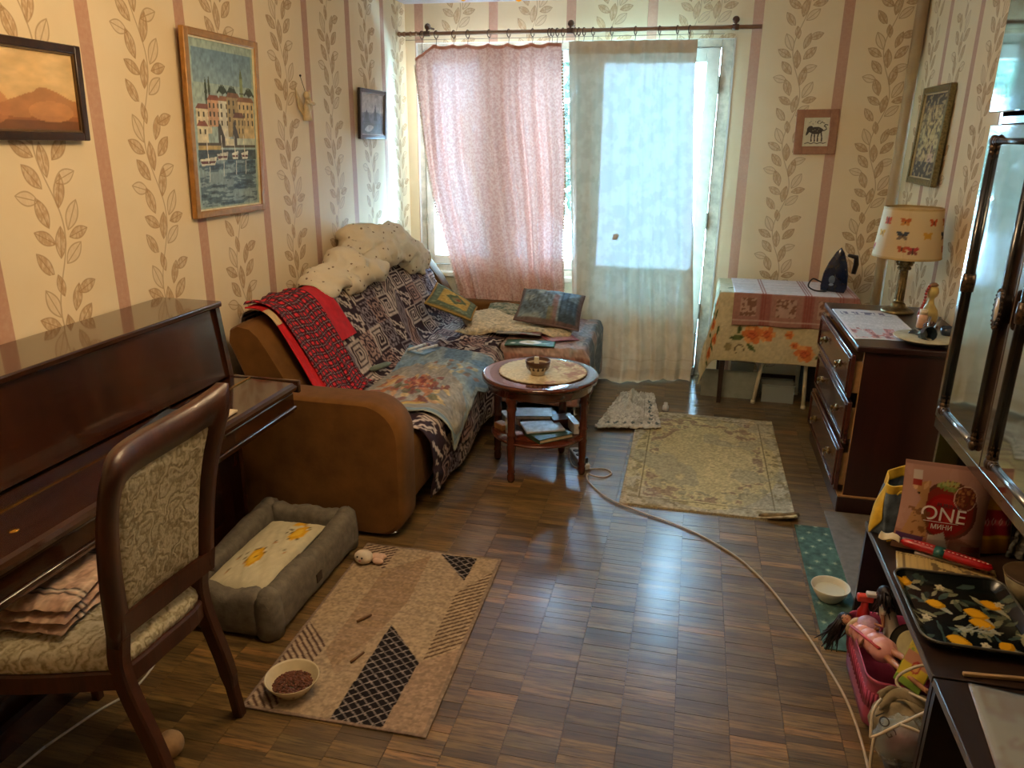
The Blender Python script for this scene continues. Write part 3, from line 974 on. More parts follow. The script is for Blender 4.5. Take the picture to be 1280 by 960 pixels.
def p_camel(uv):
    p = Pic(uv, '#d6cfb4'); u, v = uv[:, 0], uv[:, 1]
    K = '#3a2f22'
    p.oval(.50, .55, .26, .13, K); p.oval(.26, .60, .13, .11, K, .6); p.leaf(.18, .50, .14, .05, 1.1, K)
    for (x0, x1) in ((.36, .33), (.44, .46), (.62, .58), (.70, .74)):
        p.line([(x0, .5), (x1, .33), (x1 + .01, .18)], .026, K)
    p.line([(.72, .60), (.80, .54), (.90, .60), (.86, .68), (.80, .70), (.84, .76), (.93, .74)], .018, K)
    for k in range(9):
        p.oval(.22 + .07 * k + .02 * math.sin(k * 5), .83 + .05 * math.sin(k * 2.3), .018, .014, K)
    p.line([(.62, .78), (.70, .86), (.78, .80)], .012, K); p.line([(.52, .80), (.58, .90)], .012, K)
    p.line([(.1, .10), (.22, .13), (.34, .09), (.46, .13), (.58, .09), (.70, .13), (.82, .10), (.92, .13)], .014, K)
    for (x, y) in ((.45, .58), (.55, .53), (.60, .60), (.38, .55)): p.oval(x, y, .02, .015, '#9c8f72')
    p.grain(10, .06, 3)
    return p.c
MC = frame_of((.722, YB - .004, 1.692), (1, 0, 0), (0, 0, 1)) @ Matrix.Rotation(.02, 4, 'Z')
framed('framed_animal_picture', 'small wooden framed dark animal silhouette on back wall', .255, .275, MC, .05, .016,
       wood('frame_oak', '#8a5a3c', '#a87450', 1, .5), p_camel, (70, 80))

def p_tree(uv):
    p = Pic(uv, '#b59a66'); u, v = uv[:, 0], uv[:, 1]
    p.fill(np.clip(np.abs(u - .5) * 2.2 - .35, 0, 1), '#4b4438', .9); p.fill(v > .86, '#3d3a33', .9); p.fill(v < .2, '#41392f')
    p.line([(.45, .2), (.5, .35), (.47, .5), (.55, .62), (.5, .8)], .02, '#4a2f1d')
    for (x0, y0, x1, y1, x2, y2) in ((.5, .35, .7, .48, .75, .62), (.47, .45, .28, .55, .25, .72), (.53, .6, .68, .7, .62, .86), (.5, .3, .3, .36, .2, .46), (.5, .66, .38, .76, .42, .9)):
        p.line([(x0, y0), (x1, y1), (x2, y2)], .013, '#5a3b23')
    p.oval(.66, .36, .05, .06, '#5d2d33'); p.rect(.56, .78, .2, .3, '#c9a48a')
    n = fbm(uv * np.array((14, 26)), 3, 6); p.fill(n > .58, '#d6bf8b', .7); p.fill(n < .36, '#3b3328', .6)
    return p.c
MT = frame_of((XR - .010, 4.90, 1.672), (0, -1, 0), (0, 0, 1)) @ Matrix.Rotation(-.03, 4, 'X')
framed('framed_tree_picture', 'tall narrow framed dark tree picture on right wall above the lamp', .53, .525, MT, .035, .03,
       flat('#75683f', .4, .3, noise=.3, nscale=90), p_tree, (90, 110), inner=flat('#cbb98a', .4, .2), pmat=painted('mosaic_picture', .5, .5, 120, .5))
# ------------------------------------------------------------ piano
PIANO = wood('piano_mahogany', '#1f0e07', '#43210f', 1, .16, 3.2, 6.0, .6)
PIANO_V = wood('piano_mahogany_panel', '#1d0d07', '#45210f', 2, .2, 2.2, 5.0, .5)
pno = thing('upright_piano', 'dark polished mahogany upright piano against the left wall', 'piano', (-1.75, 1.85, 0))
ye, ys = 2.60, 1.08
MB().box(XL + .012, -1.762, ys - .01, ye + .012, 1.008, 1.031, .006).build('lid', PIANO, pno)
MB().prism([(-2.03, .60), (-1.73, .60), (-1.737, .735), (-1.768, 1.008), (-2.03, 1.008)], ye - .025, ye, 'y').build('side_panel', PIANO_V, pno)
MB().prism([(-2.03, .60), (-1.73, .60), (-1.737, .735), (-1.768, 1.008), (-2.03, 1.008)], ys, ys + .025, 'y').build('side_panel', PIANO_V, pno)
for yy in (ye - .025, ys): MB().prism([(-2.03, .0), (-1.735, .0), (-1.735, .60), (-2.03, .60)], yy, yy + .025, 'y').build('lower_side_panel', PIANO_V, pno)
MB().prism([(-1.80, .735), (-1.748, .735), (-1.782, 1.006), (-1.82, 1.006)], ys + .026, ye - .026, 'y').build('front_panel', PIANO_V, pno)
MB().box(-2.02, -1.785, ys + .026, ye - .026, .0, .60).build('lower_panel', PIANO_V, pno)
MB().box(-1.76, -1.735, ys + .026, ye - .026, .0, .08).build('plinth', PIANO, pno)
# keybed with fall board
MB().box(-1.76, -1.478, ys, ye, .60, .688, .008).box(-1.50, -1.47, ys - .002, ye + .002, .612, .628, .005).build('key_bed', PIANO, pno)
fb = MB().prism([(-1.742, .690), (-1.742, .728), (-1.662, .730), (-1.662, .690)], ys + .026, ye - .004, 'y')
fb.prism([(-1.660, .690), (-1.660, .730), (-1.475, .727), (-1.462, .722), (-1.456, .712), (-1.458, .700), (-1.468, .692)], ys + .004, ye - .004, 'y').build('fall_board', PIANO, pno)
MB().box(-1.742, -1.452, ye - .006, ye + .012, .684, .734, .004).build('cheek', PIANO, pno)
MB().box(-1.742, -1.452, ys - .012, ys + .006, .684, .734, .004).build('cheek', PIANO, pno)
MB().box(-1.665, -1.656, ys + .03, ye - .008, .728, .7335).build('brass_hinge', BRASS, pno)
MB().lathe([(0, 0), (.014, 0), (.012, .003), (0, .004)], 16, (-1.553, 1.352, .7276)).build('brass_disc', BRASS, pno)  # small brass disc set on the fall board

bk = MB(); Mm = frame_of((-1.640, 2.07, .7325), (-.18, .98, 0), (-.98, -.18, 0))
bk.box(-.105, .105, -.06, .06, 0, .012, 0, 1, Mm); o = bk.build('music_book', flat('#3a4450', .5, noise=.35, nscale=25)); tag(o, 'dark blue music book lying on the piano lid behind the chair', 'book')
o.location.z += .0005
pp = MB(); Mm = frame_of((-1.535, 2.16, .731), (-.05, 1, 0), (-1, -.05, 0)); pp.box(-.075, .075, -.045, .045, 0, .006, 0, 1, Mm)
tag(pp.build('note_paper', flat('#d9c7a8', .7)), 'small cream note paper on the piano lid right of the chair back', 'paper')

# ------------------------------------------------------------ sofa
def suede(name, a, b_, rough=.9):
    m, bb, N = base_mat(name, rough, 0, .2)
    v = N.obj()
    f = N.noise(v, 4.0, 5.0, .6)
    N.l.new(N.ramp(f, [(.3, a), (.7, b_)]), bb.inputs['Base Color'])
    bb.inputs['Sheen Weight'].default_value = .04
    N.l.new(N.bump(N.noise(v, 8, 4), .25, .02), bb.inputs['Normal'])
    return m
SUEDE = suede('brown_suede', '#523514', '#7c5325')
sofa = thing('corner_sofa', 'brown suede corner sofa along the left wall and window', 'sofa', (-1.5, 4.0, 0))
def rounded_poly(x0, x1, z0, z1, rtl, rtr, rbr, rbl, n=9):
    P = []
    for (cx, cz, r, a0) in ((x1 - rbr, z0 + rbr, rbr, -90), (x1 - rtr, z1 - rtr, rtr, 0), (x0 + rtl, z1 - rtl, rtl, 90), (x0 + rbl, z0 + rbl, rbl, 180)):
        for i in range(n):
            a = math.radians(a0 + 90 * i / (n - 1)); P.append((cx + r * math.cos(a), cz + r * math.sin(a)))
    return P
def pad(mb, poly, a, b_, e=.025):
    """prism along y with softened ends"""
    poly = np.array(poly); c = poly.mean(0)
    L = [(a, .955), (a + e * .3, .985), (a + e, 1.0), (b_ - e, 1.0), (b_ - e * .3, .985), (b_, .955)]
    v = []; f = []; n = len(poly)
    for yy, s in L:
        k = c + (poly - c) * s
        v += [(p[0], yy, p[1]) for p in k]
    for i in range(len(L) - 1):
        for j in range(n):
            f.append((i * n + j, i * n + (j + 1) % n, (i + 1) * n + (j + 1) % n, (i + 1) * n + j))
    mb.add(v, f, True)
    mb.add(v[:n], [tuple(range(n))]); mb.add(v[-n:], [tuple(range(n))])
    return mb
arm = MB(); pad(arm, rounded_poly(-1.97, -1.092, .012, .612, .05, .16, .10, .03), 2.735, 2.915, .03)
arm.build('armrest', SUEDE, sofa)
sb_ = MB(); pad(sb_, rounded_poly(-1.95, -1.105, .10, .415, .03, .05, .04, .02), 2.90, 4.42, .03); sb_.build('seat', SUEDE, sofa)
cb = MB().box(-1.95, -.575, 4.40, 5.22, .08, .415, .04, 3); cb.build('chaise_seat', SUEDE, sofa)
bk = MB(); pad(bk, [(-1.60, .40), (-1.66, .52), (-1.79, .74), (-1.83, .80), (-1.87, .835), (-1.93, .845), (-1.968, .825), (-1.978, .77), (-1.90, .58), (-1.83, .40)], 2.945, 5.17, .05)
bk.build('backrest', SUEDE, sofa)
MB().box(-1.985, -1.95, 2.95, 5.2, .08, .48, .01).build('back_frame', SUEDE, sofa)
wn = MB(); pad(wn, [(-1.62, .40), (-1.66, .56), (-1.73, .68), (-1.83, .81), (-1.88, .85), (-1.93, .86), (-1.97, .83), (-1.97, .40)], 5.175, 5.30, .03); wn.build('wing', SUEDE, sofa)
MB().box(-1.66, -.80, 5.19, 5.30, .38, .525, .03, 3).build('window_side_back', SUEDE, sofa)
CHROME = flat('#b9b9b9', .15, 1.0, noise=.05)
for (x, y) in ((-1.17, 2.80), (-1.9, 2.80), (-.63, 4.46), (-.63, 5.15), (-1.9, 5.15)):
    MB().lathe([(.026, 0), (.026, .008), (.012, .014), (.012, .085), (.02, .10)], 14, (x, y, 0)).build('foot', CHROME, sofa)

# ---- patterned throw over backrest, seat and front
TILES = []
def tl(rows): return np.array([[1 if c == '#' else 0 for c in r] for r in rows])
TILES.append(tl(['############', '#..........#', '#.########.#', '#.#......#.#', '#.#.####.#.#', '#.#.#..#.#.#', '#.#.#.##.#.#', '#.#.#....#.#', '#.#.######.#', '#.#........#', '#.##########', '#...........']))
TILES.append(tl(['............', '.##.........', '.###........', '...##.......', '...###......', '.....##.....', '.....###....', '.......##...', '..##...###..', '..###....##.', '....##...##.', '............']))
TILES.append(tl(['............', '.##########.', '.#........#.', '.#.######.#.', '.#.#....#.#.', '.#.#.##.#.#.', '.#.#.##.#.#.', '.#.#....#.#.', '.#.######.#.', '.#........#.', '.##########.', '............']))
TILES.append(tl(['#..#..#..#..', '.#.######.#.', '..##....##..', '#.#..##..#.#', '.##.#..#.##.', '.#.#.##.#.#.', '.#.#.##.#.#.', '.##.#..#.##.', '#.#..##..#.#', '..##....##..', '.#.######.#.', '..#..#..#..#']))
TILES.append(tl(['##..........', '#.##........', '.#.##.......', '..#.##..##..', '.....##.#.#.', '##....###.#.', '#.##....###.', '.#.##.....#.', '..#.##..###.', '...#.##.#...', '....#.###...', '......##....']))
def ethnic(uv, size=.155):
    a, b_ = uv[:, 0] / size, uv[:, 1] / size
    i, j = np.floor(a).astype(int), np.floor(b_).astype(int)
    h = ((i * 7349 + j * 9151 + (i * j) * 3571 + (i // 2) * 77) % 97) % 11
    kind = np.array([0, 3, 2, 3, 4, 0, 1, 3, 2, 4, 2])[h]
    dark = np.array([1, 0, 0, 0, 1, 1, 1, 0, 0, 1, 0])[h]
    x = ((a - i) * 12).astype(int) % 12; y = ((b_ - j) * 12).astype(int) % 12
    bit = np.zeros(len(a), dtype=int)
    for k, T in enumerate(TILES):
        s = kind == k; bit[s] = T[y[s], x[s]]
    dk, lt, gr, pk = hx('#33222a'), hx('#c3b2a4'), hx('#8e8286'), hx('#a98a7e')
    bgl = np.where(((i + 2 * j) % 3 == 0)[:, None], pk, np.where(((i + j) % 2 == 0)[:, None], gr, lt * .92))
    c = np.where(dark[:, None] == 1, np.where(bit[:, None] == 1, lt, dk), np.where(bit[:, None] == 1, dk, bgl))
    n = fbm(uv * 90, 2, 3)
    return np.clip(c * (0.82 + .36 * n[:, None]), 0, 1)
prof = spline([(-2.005, .70), (-2.008, .80), (-1.985, .862), (-1.92, .880), (-1.85, .866), (-1.785, .795), (-1.655, .565), (-1.590, .468), (-1.54, .437), (-1.40, .434), (-1.20, .436), (-1.100, .428), (-1.062, .385), (-1.056, .30), (-1.06, .18), (-1.075, .055)], 200)
sl_ = np.concatenate([[0], np.cumsum(np.linalg.norm(np.diff(prof, axis=0), axis=1))])
TOT = sl_[-1]
def prof_at(s):
    s = min(max(s, 0), TOT)
    return np.array((np.interp(s, sl_, prof[:, 0]), np.interp(s, sl_, prof[:, 1])))
S_EDGE = sl_[np.argmin(abs(prof[:, 0] + 1.105) + (prof[:, 1] < .3))]
def wr(a, b_, k=1.0):
    return k * (math.sin(a * 9 + 3 * math.sin(b_ * 4)) * .5 + math.sin(a * 21 + b_ * 13) * .25 + math.sin(b_ * 17 + 5 * math.sin(a * 6)) * .35)
def throw_pt(u, v):
    y = lerp(2.955, 5.08, u)
    y = lerp(y, 5.08, .065 * max(0, min(1, (.95 - v * TOT) / .25)))
    end = TOT * (.985 + .015 * math.sin(y * 6)) if y < 4.25 else lerp(TOT, S_EDGE + .02, min(1, (y - 4.25) / .12))
    s = v * end
    x, z = prof_at(s)
    flatp = s > S_EDGE - .5
    k = .010 if flatp else .006
    if y > 4.2 and s > .75: k = .024 if y < 4.5 else .010
    if 1.15 < s and y < 4.3: k = .012
    wv = wr(s * 2.4, y * 1.7) * k
    on = 1.0 if s < S_EDGE else 0.0
    side = min(1, max(0, (s - S_EDGE) / .15))
    z += abs(wv) * (1 - side) + .002; x += (abs(wv) + .004 + .010 * (1 + math.sin(y * 11))) * side
    if .25 < s < .75: x += abs(wv)
    if y > 4.38 and s > S_EDGE - .12: z = max(z, .448)
    return (x, y, z)
th = thing('patterned_throw', 'brown and cream ethnic patterned throw over sofa back and seat', 'throw', (-1.5, 4.0, .43))
P = grid(230, 190, throw_pt)
uvv = grid(230, 190, lambda u, v: (u * 2.12, v * TOT, 0))[..., :2]
MB().sheet(P, -.004, uv=uvv).build('cloth', P_CLOTH, th, paint=lambda uv: ethnic(uv))

# ---- blue rose tapestry on the seat
def tap_pt(u, v):
    y = lerp(3.02, 4.12, u) + .03 * math.sin(v * 5)
    s0 = sl_[np.argmin(abs(prof[:, 0] + 1.53) + (prof[:, 1] > .5))] + .05 * math.sin(y * 4)
    s1 = S_EDGE + .02 + .20 * max(0, 1 - abs(y - 3.22) / .45) + .10 * min(1, max(0, (y - 3.5) / .3))
    if y < 3.2: s1 = lerp(S_EDGE - .26, s1, (y - 3.0) / .2)
    s = lerp(s0, s1, v)
    x, z = prof_at(s)
    side = min(1, max(0, (s - S_EDGE + .02) / .12))
    wv = abs(wr(s * 2.0 + 1, y * 1.5)) * .012
    return (x + (wv + .044) * side, y, z + (wv + .026) * (1 - side))
def tap_paint(uv):
    p = Pic(uv, '#8e9ea0'); u, v = uv[:, 0], uv[:, 1]
    n = fbm(uv * np.array((5, 9)), 4, 11)
    p.fill(np.clip((n - .45) * 4, 0, 1), '#6f8796', .8); p.fill(np.clip((.42 - n) * 5, 0, 1), '#b3b6a6', .8)
    sw = np.sin(u * 10 + 8 * fbm(uv * 4, 3, 4))
    p.fill((u > .80) & (sw > .5), '#55748c', .6)
    p.fill(p.ell(.36, .42, .34, .50, .2) * (.8 + .5 * n) < 1, '#a58a6c', .55)
    rg = np.random.default_rng(3)
    for k in range(70):
        a = rg.uniform(0, 6.28); r = rg.uniform(0, 1) ** .7
        cx, cy = .34 + .22 * r * math.cos(a), .40 + .36 * r * math.sin(a)
        p.leaf(cx, cy, rg.uniform(.03, .07), rg.uniform(.015, .04), rg.uniform(0, 3.1), ['#8b4a38', '#a8683f', '#6c3a35', '#c08d5c', '#5f6247', '#caa86a', '#7c5048'][rg.integers(7)], .75)
    for k in range(26):
        a = k * .9; r = .02 + .004 * k
        p.leaf(.40 + r * math.cos(a) * .8, .42 + r * math.sin(a) * 1.4, .035, .02, a + 1.3, ['#b5714a', '#9a4f37', '#7d3b31'][k % 3], .85)
    for k in range(20):
        p.leaf(rg.uniform(.6, .8), rg.uniform(.35, .9), .03, .02, rg.uniform(0, 3), ['#9c6a50', '#b9a071', '#77695a', '#c9b98a'][k % 4], .7)
    p.leaf(.12, .55, .06, .05, .6, '#c2a24e', .7); p.fill(v > .95, '#a8a48c', .6)
    p.grain(60, .2, 5, 2)
    return p.c
P = grid(120, 80, tap_pt)
uvv = grid(120, 80, lambda u, v: (u, v, 0))[..., :2]
o = MB().sheet(P, -.004, uv=uvv).build('rose_tapestry', P_CLOTH, None, paint=tap_paint)
tag(o, 'grey-blue tapestry cloth with faded red roses on the sofa seat', 'cloth')

# ---- pinkish chaise cover
cov = thing('chaise_cover', 'faded pink and grey woven cover on the chaise by the window', 'cover', (-.9, 4.8, .42))
def cov_pt(u, v):
    a = u * .845; b_ = v * 1.16            # along +x then down ; along -y then down
    x = -1.075 + min(a, .510); dx = max(0, a - .510)
    y = 5.17 - min(b_, .80); dy = max(0, b_ - .80)
    r = .04
    z = .446 - max(dx, dy) * .98
    ox = .022 + .012 * math.sin(y * 14) * min(1, dx * 4) if dx > 0 else 0
    oy = .024 + .012 * math.sin(x * 16) * min(1, dy * 4) if dy > 0 else 0
    if dx > 0 and dy > 0: ox += .02; oy += .02
    w_ = abs(wr(x * 2, y * 2)) * .008
    return (x + ox * min(1, dx / .05), y - oy * min(1, dy / .05), z + (w_ if dx + dy == 0 else 0))
def cov_paint(uv):
    p = Pic(uv, '#a3877c'); u, v = uv[:, 0], uv[:, 1]
    n = fbm(uv * 8, 4, 2); p.fill(n > .55, '#8d7370', .6); p.fill(n < .42, '#b8a195', .5)
    p.fill(u > .60, '#8f9494', .7); p.fill((u > .60) & (n > .52), '#a78a7e', .7); p.fill((u > .66) & (n < .45), '#59646c', .6)
    p.fill((v > .73) & (v < .79), '#8a5546', .6); p.fill((v > .79) & (fbm(uv * np.array((30, 14)), 2, 8) > .5), '#b78370', .8)
    p.grain(80, .25, 5, 2); return p.c
P = grid(70, 76, cov_pt)
MB().sheet(P, -.004, uv=grid(70, 76, lambda u, v: (.2 + u * .8, v, 0))[..., :2]).build('cloth', P_CLOTH, cov, paint=cov_paint)

# ---- pillows
def pillow(name, label, C4, thick, paint, mats=P_CLOTH, n=34, piping=None, cat='cushion', flatness=.42, group=None):
    """C4 = corners (u0v0, u1v0, u1v1, u0v1)"""
    a, b_, c, d = [np.array(q, dtype=float) for q in C4]
    nn = np.cross(b_ - a, d - a); nn /= np.linalg.norm(nn)
    t = thing(name, label, cat, tuple((a + b_ + c + d) / 4 - np.array((0, 0, .0))), group=group)
    mb = MB()
    for sgn in (1, -1):
        def f(u, v):
            q = (a * (1 - u) + b_ * u) * (1 - v) + (d * (1 - u) + c * u) * v
            e = (4 * u * (1 - u)) * (4 * v * (1 - v))
            pin = .035 * ((2 * u - 1) ** 2 + (2 * v - 1) ** 2 - 1)
            q = q + ((a + b_ + c + d) / 4 - q) * (.05 * (1 - (2 * u - 1) ** 2 * (2 * v - 1) ** 2))
            return q + nn * sgn * (thick / 2) * (e ** flatness) * (1 + .10 * wr(u * 2, v * 2 + sgn))
        P = grid(n, n, f)
        if sgn < 0: P = P[::-1]
        mb.sheet(P, 0, uv=grid(n, n, lambda u, v: ((u if sgn > 0 else 1 - u), v, 0))[..., :2])
    mb.build('cover', mats, t, paint=paint)
    if piping:
        L = []
        for (p0, p1) in ((a, b_), (b_, c), (c, d), (d, a)):
            for s in np.linspace(0, 1, 14)[:-1]:
                q = p0 * (1 - s) + p1 * s
                L.append(q + ((a + b_ + c + d) / 4 - q) * .05 * (1 - (2 * s - 1) ** 2))
        MB().tube(L, .006, 6, closed=True).build('piping', flat(piping, .8), t)
    return t
def rugcush(uv):
    p = Pic(uv, '#68765f'); u, v = uv[:, 0], uv[:, 1]
    e = np.minimum(np.minimum(u, 1 - u), np.minimum(v, 1 - v))
    p.fill(e < .03, '#bd9a55'); n = fbm(uv * 16, 3, 2)
    p.fill((e > .05) & (e < .15) & (n > .55), '#8f9a7c', .8); p.fill((e > .04) & (e < .05), '#c2a25e')
    ins = (e > .17)
    p.fill(ins, '#c09c50'); p.poly([(.2, .5), (.4, .2), (.62, .25), (.8, .5), (.62, .75), (.4, .8)], '#c7a75c')
    d = np.abs((u - .52) / .26) + np.abs((v - .5) / .26)
    p.fill((d + .25 * (n - .5)) < 1, '#5d6b4d'); p.fill((d + .4 * (n - .5)) < .55, '#8d8456'); p.oval(.56, .5, .05, .06, '#9a5a3c')
    p.grain(70, .2, 4, 2); return p.c
# local: u along the long side (down the slope), v across
pillow('rug_cushion', 'green and gold medallion cushion leaning in the sofa corner', [(-1.600, 4.50, .645), (-1.345, 4.66, .512), (-1.405, 5.02, .520), (-1.605, 4.76, .725)], .075, rugcush, piping='#b39049', flatness=.3)
def bluecush(uv):
    p = Pic(uv, '#7b8a8e'); u, v = uv[:, 0], uv[:, 1]
    n = fbm(uv * np.array((6, 5)), 4, 7)
    p.fill((u > .08) & (u < .60) & (n > .55), '#9aa39a', .8); p.fill((n < .42) & (u < .6), '#5f6d73', .8)
    for k in range(9):
        p.line([(.10 + .05 * k, .15 + .05 * (k % 3)), (.16 + .05 * k, .5 + .1 * math.sin(k)), (.12 + .055 * k, .85)], .008, '#4b4f4a', .6)
    p.fill((u > .56) & (u < .66) & (v < .75), '#8d6258', .7); p.fill((u > .50) & (u < .60) & (v < .35), '#7d7450', .7)
    p.fill(u > .68, '#394852', .85); p.fill((u > .68) & (np.sin(u * 70) > .3) & (v > .2), '#5a6f80', .7); p.fill((u > .80) & (v > .62), '#7e9099', .7)
    e = np.minimum(np.minimum(u, 1 - u), np.minimum(v, 1 - v)); p.fill(e < .04, '#6b5550', .8)
    p.grain(60, .25, 4, 2); return p.c
pillow('blue_cushion', 'grey-blue tapestry cushion lying near the sheer curtain', [(-1.070, 4.69, .530), (-.640, 4.62, .500), (-.655, 4.98, .645), (-1.075, 5.02, .665)], .13, bluecush, piping='#6d5751')
def floral(uv):
    p = Pic(uv, '#9a9d8a'); n = fbm(uv * 14, 3, 4); p.fill(n > .55, '#6f7d6d'); p.fill(n < .4, '#b9b6a0'); return p.c
pillow('floral_cushion', 'small grey-green floral cushion behind the cream sheepskin', [(-1.36, 5.05, .47), (-1.12, 5.04, .47), (-1.13, 5.16, .525), (-1.35, 5.17, .52)], .07, floral)

# sheepskin: hide with tufts
sk = thing('sheepskin', 'shaggy cream sheepskin lying on the chaise between the cushions', 'sheepskin', (-1.12, 4.82, .45))
FUR = flat('#e3d3b0', .95, noise=.25, nscale=40, spec=.1)
def sk_h(x, y): return .482 + .022 * math.sin(x * 9 + 1) * math.sin(y * 8) + .012 * math.sin(x * 23) * math.sin(y * 19)
P = grid(30, 24, lambda u, v: (lambda x, y: (x, y, sk_h(x, y) * (1 if .06 < u < .94 and .06 < v < .94 else .965)))(-1.42 + .68 * u + .05 * math.sin(v * 7), 4.54 + .50 * v + .03 * math.sin(u * 9)))
MB().sheet(P, -.01).build('hide', FUR, sk)
v = []; f = []
for i in range(5200):
    a, c = random.random(), random.random()
    x, y = -1.42 + .68 * a + .05 * math.sin(c * 7), 4.54 + .50 * c + .03 * math.sin(a * 9)
    z = sk_h(x, y) - .004; t = random.uniform(0, 6.28); L = random.uniform(.015, .035)
    d = (math.cos(t) * L * .9, math.sin(t) * L * .9 - .006, L * random.uniform(.1, .6)); wd = .0035
    k = len(v); v += [(x - wd * math.sin(t), y + wd * math.cos(t), z), (x + wd * math.sin(t), y - wd * math.cos(t), z), (x + d[0], y + d[1], z + d[2])]; f.append((k, k + 1, k + 2))
tag(MB().add(v, f).build('wool', FUR, sk), kind='stuff')

# papers on the chaise
def mag(name, label, c, w_, h_, rot, z, paint, th_=.006, tilt=0.0, cat='magazine'):
    M = Matrix.Translation((c[0], c[1], z)) @ Matrix.Rotation(rot, 4, 'Z') @ Matrix.Rotation(tilt, 4, 'Y')
    G = grid(24, 18, lambda u, v: tuple(M @ Vector((lerp(-w_ / 2, w_ / 2, u), lerp(-h_ / 2, h_ / 2, v), th_ + .004 * math.sin(u * 3.1)))))
    o = MB().sheet(G, th_, uv=grid(24, 18, lambda u, v: (u, v, 0))[..., :2]).build(name, P_PAPER, None, paint=paint)
    return tag(o, label, cat)
def pm1(uv):
    p = Pic(uv, '#98968a'); u, v = uv[:, 0], uv[:, 1]; p.fill(fbm(uv * 7, 3, 3) > .55, '#7d8078'); p.fill((u > .55) & (fbm(uv * 6, 3, 9) > .42), '#7a4238'); p.rect(0, 1, .0, .06, '#c9c4b4'); return p.c
def pm2(uv):
    p = Pic(uv, '#2f5a3c'); p.oval(.5, .5, .22, .34, '#e3e2cf'); p.oval(.5, .5, .1, .16, '#c9c08e'); p.oval(.15, .35, .05, .1, '#dadcc6'); p.leaf(.8, .4, .15, .08, .7, '#93b083'); p.grain(12, .25, 2); return p.c
def pm3(uv): return Pic(uv, '#a8606a').rect(.1, .9, .1, .9, '#b98a8a').grain(8, .2, 3).c
mag('magazine', 'green magazine with a white flower on its cover, on the chaise', (-.90, 4.41, 0), .30, .13, .10, .452, pm2)
mag('magazine', 'grey and dark red magazine lying above the green one on the chaise', (-1.0, 4.56, 0), .28, .14, .06, .482, pm1, tilt=.0)
mag('brochure', 'dusty pink brochure half under the blue cushion', (-.76, 4.60, 0), .20, .20, .5, .455, pm3, .003, cat='brochure')
# blue box with two white pens on the seat
bx = thing('blue_box', 'flat light blue box lying on the sofa seat', 'box', (-1.46, 4.03, .462), -.35)
MB().box(-.06, .06, -.055, .055, 0, .012, .003).build('card', flat('#7ea3c4', .4), bx, world=False)
MB().box(-.04, .03, -.045, -.02, .012, .0135).build('label', flat('#c9d6df', .5), bx, world=False)
for k, (dx, rot, lb) in enumerate(((-.035, 1.2, 'white pen nearer the sofa back, on the blue box'), (.03, 1.05, 'white pen farther from the sofa back, across the blue box'))):
    c = Vector((-1.46 + dx, 4.05, .485)); d = Vector((math.cos(rot), math.sin(rot), 0)) * .075
    pe = thing('white_pen', lb, 'pen', c - Vector((0, 0, .008)))
    MB().tube([c - d, c + d * .6], .008, 10).build('barrel', flat('#e4e6e2', .35), pe)
    MB().tube([c + d * .6, c + d], .0085, 10).build('cap', flat('#cfd3d0', .35), pe)
cs = MB().tube(spline([(-1.585, 3.58, .478), (-1.56, 3.65, .478), (-1.53, 3.73, .478)], 10), [.006, .016, .019, .02, .02, .02, .02, .019, .016, .006], 12, flatten=.7)
tag(cs.build('spectacle_case', flat('#6d7a6c', .5)), 'small grey-green spectacle case at the foot of the sofa back', 'case')

# ---- red robe over the near end of the backrest
rbx = thing('red_robe', 'red robe with dark tartan panels draped over the sofa back', 'robe', (-1.8, 3.3, .6))
RED = flat('#c2101c', .85, noise=.15, nscale=20)
def robe_pt(y0a, y1a, y0b, y1b, s_a, s_b, off, k):
    def f(u, v):
        s = lerp(s_a, s_b, v)
        y = lerp(lerp(y0a, y0b, v), lerp(y1a, y1b, v), u)
        x, z = prof_at(s); e = .004
        x2, z2 = prof_at(s + .01); t = np.array((x2 - x, z2 - z)); t /= np.linalg.norm(t) + 1e-9
        nrm = np.array((-t[1], t[0]))
        if nrm @ np.array((x + 1.80, z - .55)) < 0: nrm = -nrm
        if s > .72: nrm = np.array((abs(nrm[0]), abs(nrm[1])))
        h = off + k * (1 + math.sin(u * 13 + 2 * math.sin(v * 5)) * .8 + .4 * math.sin(u * 31 + v * 9))
        return (x + nrm[0] * h, y, z + nrm[1] * h)
    return f
def tartan(uv):
    p = Pic(uv, '#2c1a22'); u, v = uv[:, 0], uv[:, 1]
    su = np.abs(((u / .040) % 1) - .5); sv_ = np.abs(((v / .040) % 1) - .5)
    p.fill(su < .22, '#6e1420', .75); p.fill(sv_ < .22, '#6e1420', .75); p.fill((su < .2) & (sv_ < .2), '#d2333b')
    p.fill(su > .46, '#a89a9a', .6); p.fill(sv_ > .46, '#a89a9a', .6); p.grain(200, .3, 2, 2); return p.c
P = grid(40, 60, robe_pt(3.06, 3.60, 3.12, 3.66, .215, .58, .016, .004)); MB().sheet(P, -.004).build('lining', RED, rbx)
P = grid(26, 60, robe_pt(3.03, 3.14, 3.04, 3.17, .225, .86, .020, .004)); MB().sheet(P, -.004).build('front_facing', RED, rbx)
P = grid(130, 180, robe_pt(3.06, 3.42, 3.13, 3.46, .205, .88, .026, .010))
MB().sheet(P, -.004, uv=grid(130, 180, lambda u, v: (u * .46 + .02 * math.sin(v * 7), v * .72 + .010 * math.sin(u * 9), 0))[..., :2]).build('tartan_panel', P_CLOTH, rbx, paint=tartan)
P = grid(10, 10, lambda u, v: (lambda q: (q[0], q[1], q[2]))(robe_pt(3.03, 3.08, 3.03, 3.08, .30, .38, .027, .001)(u, v))); MB().sheet(P, -.003).build('garment_tag', flat('#d9b98a', .7), rbx)

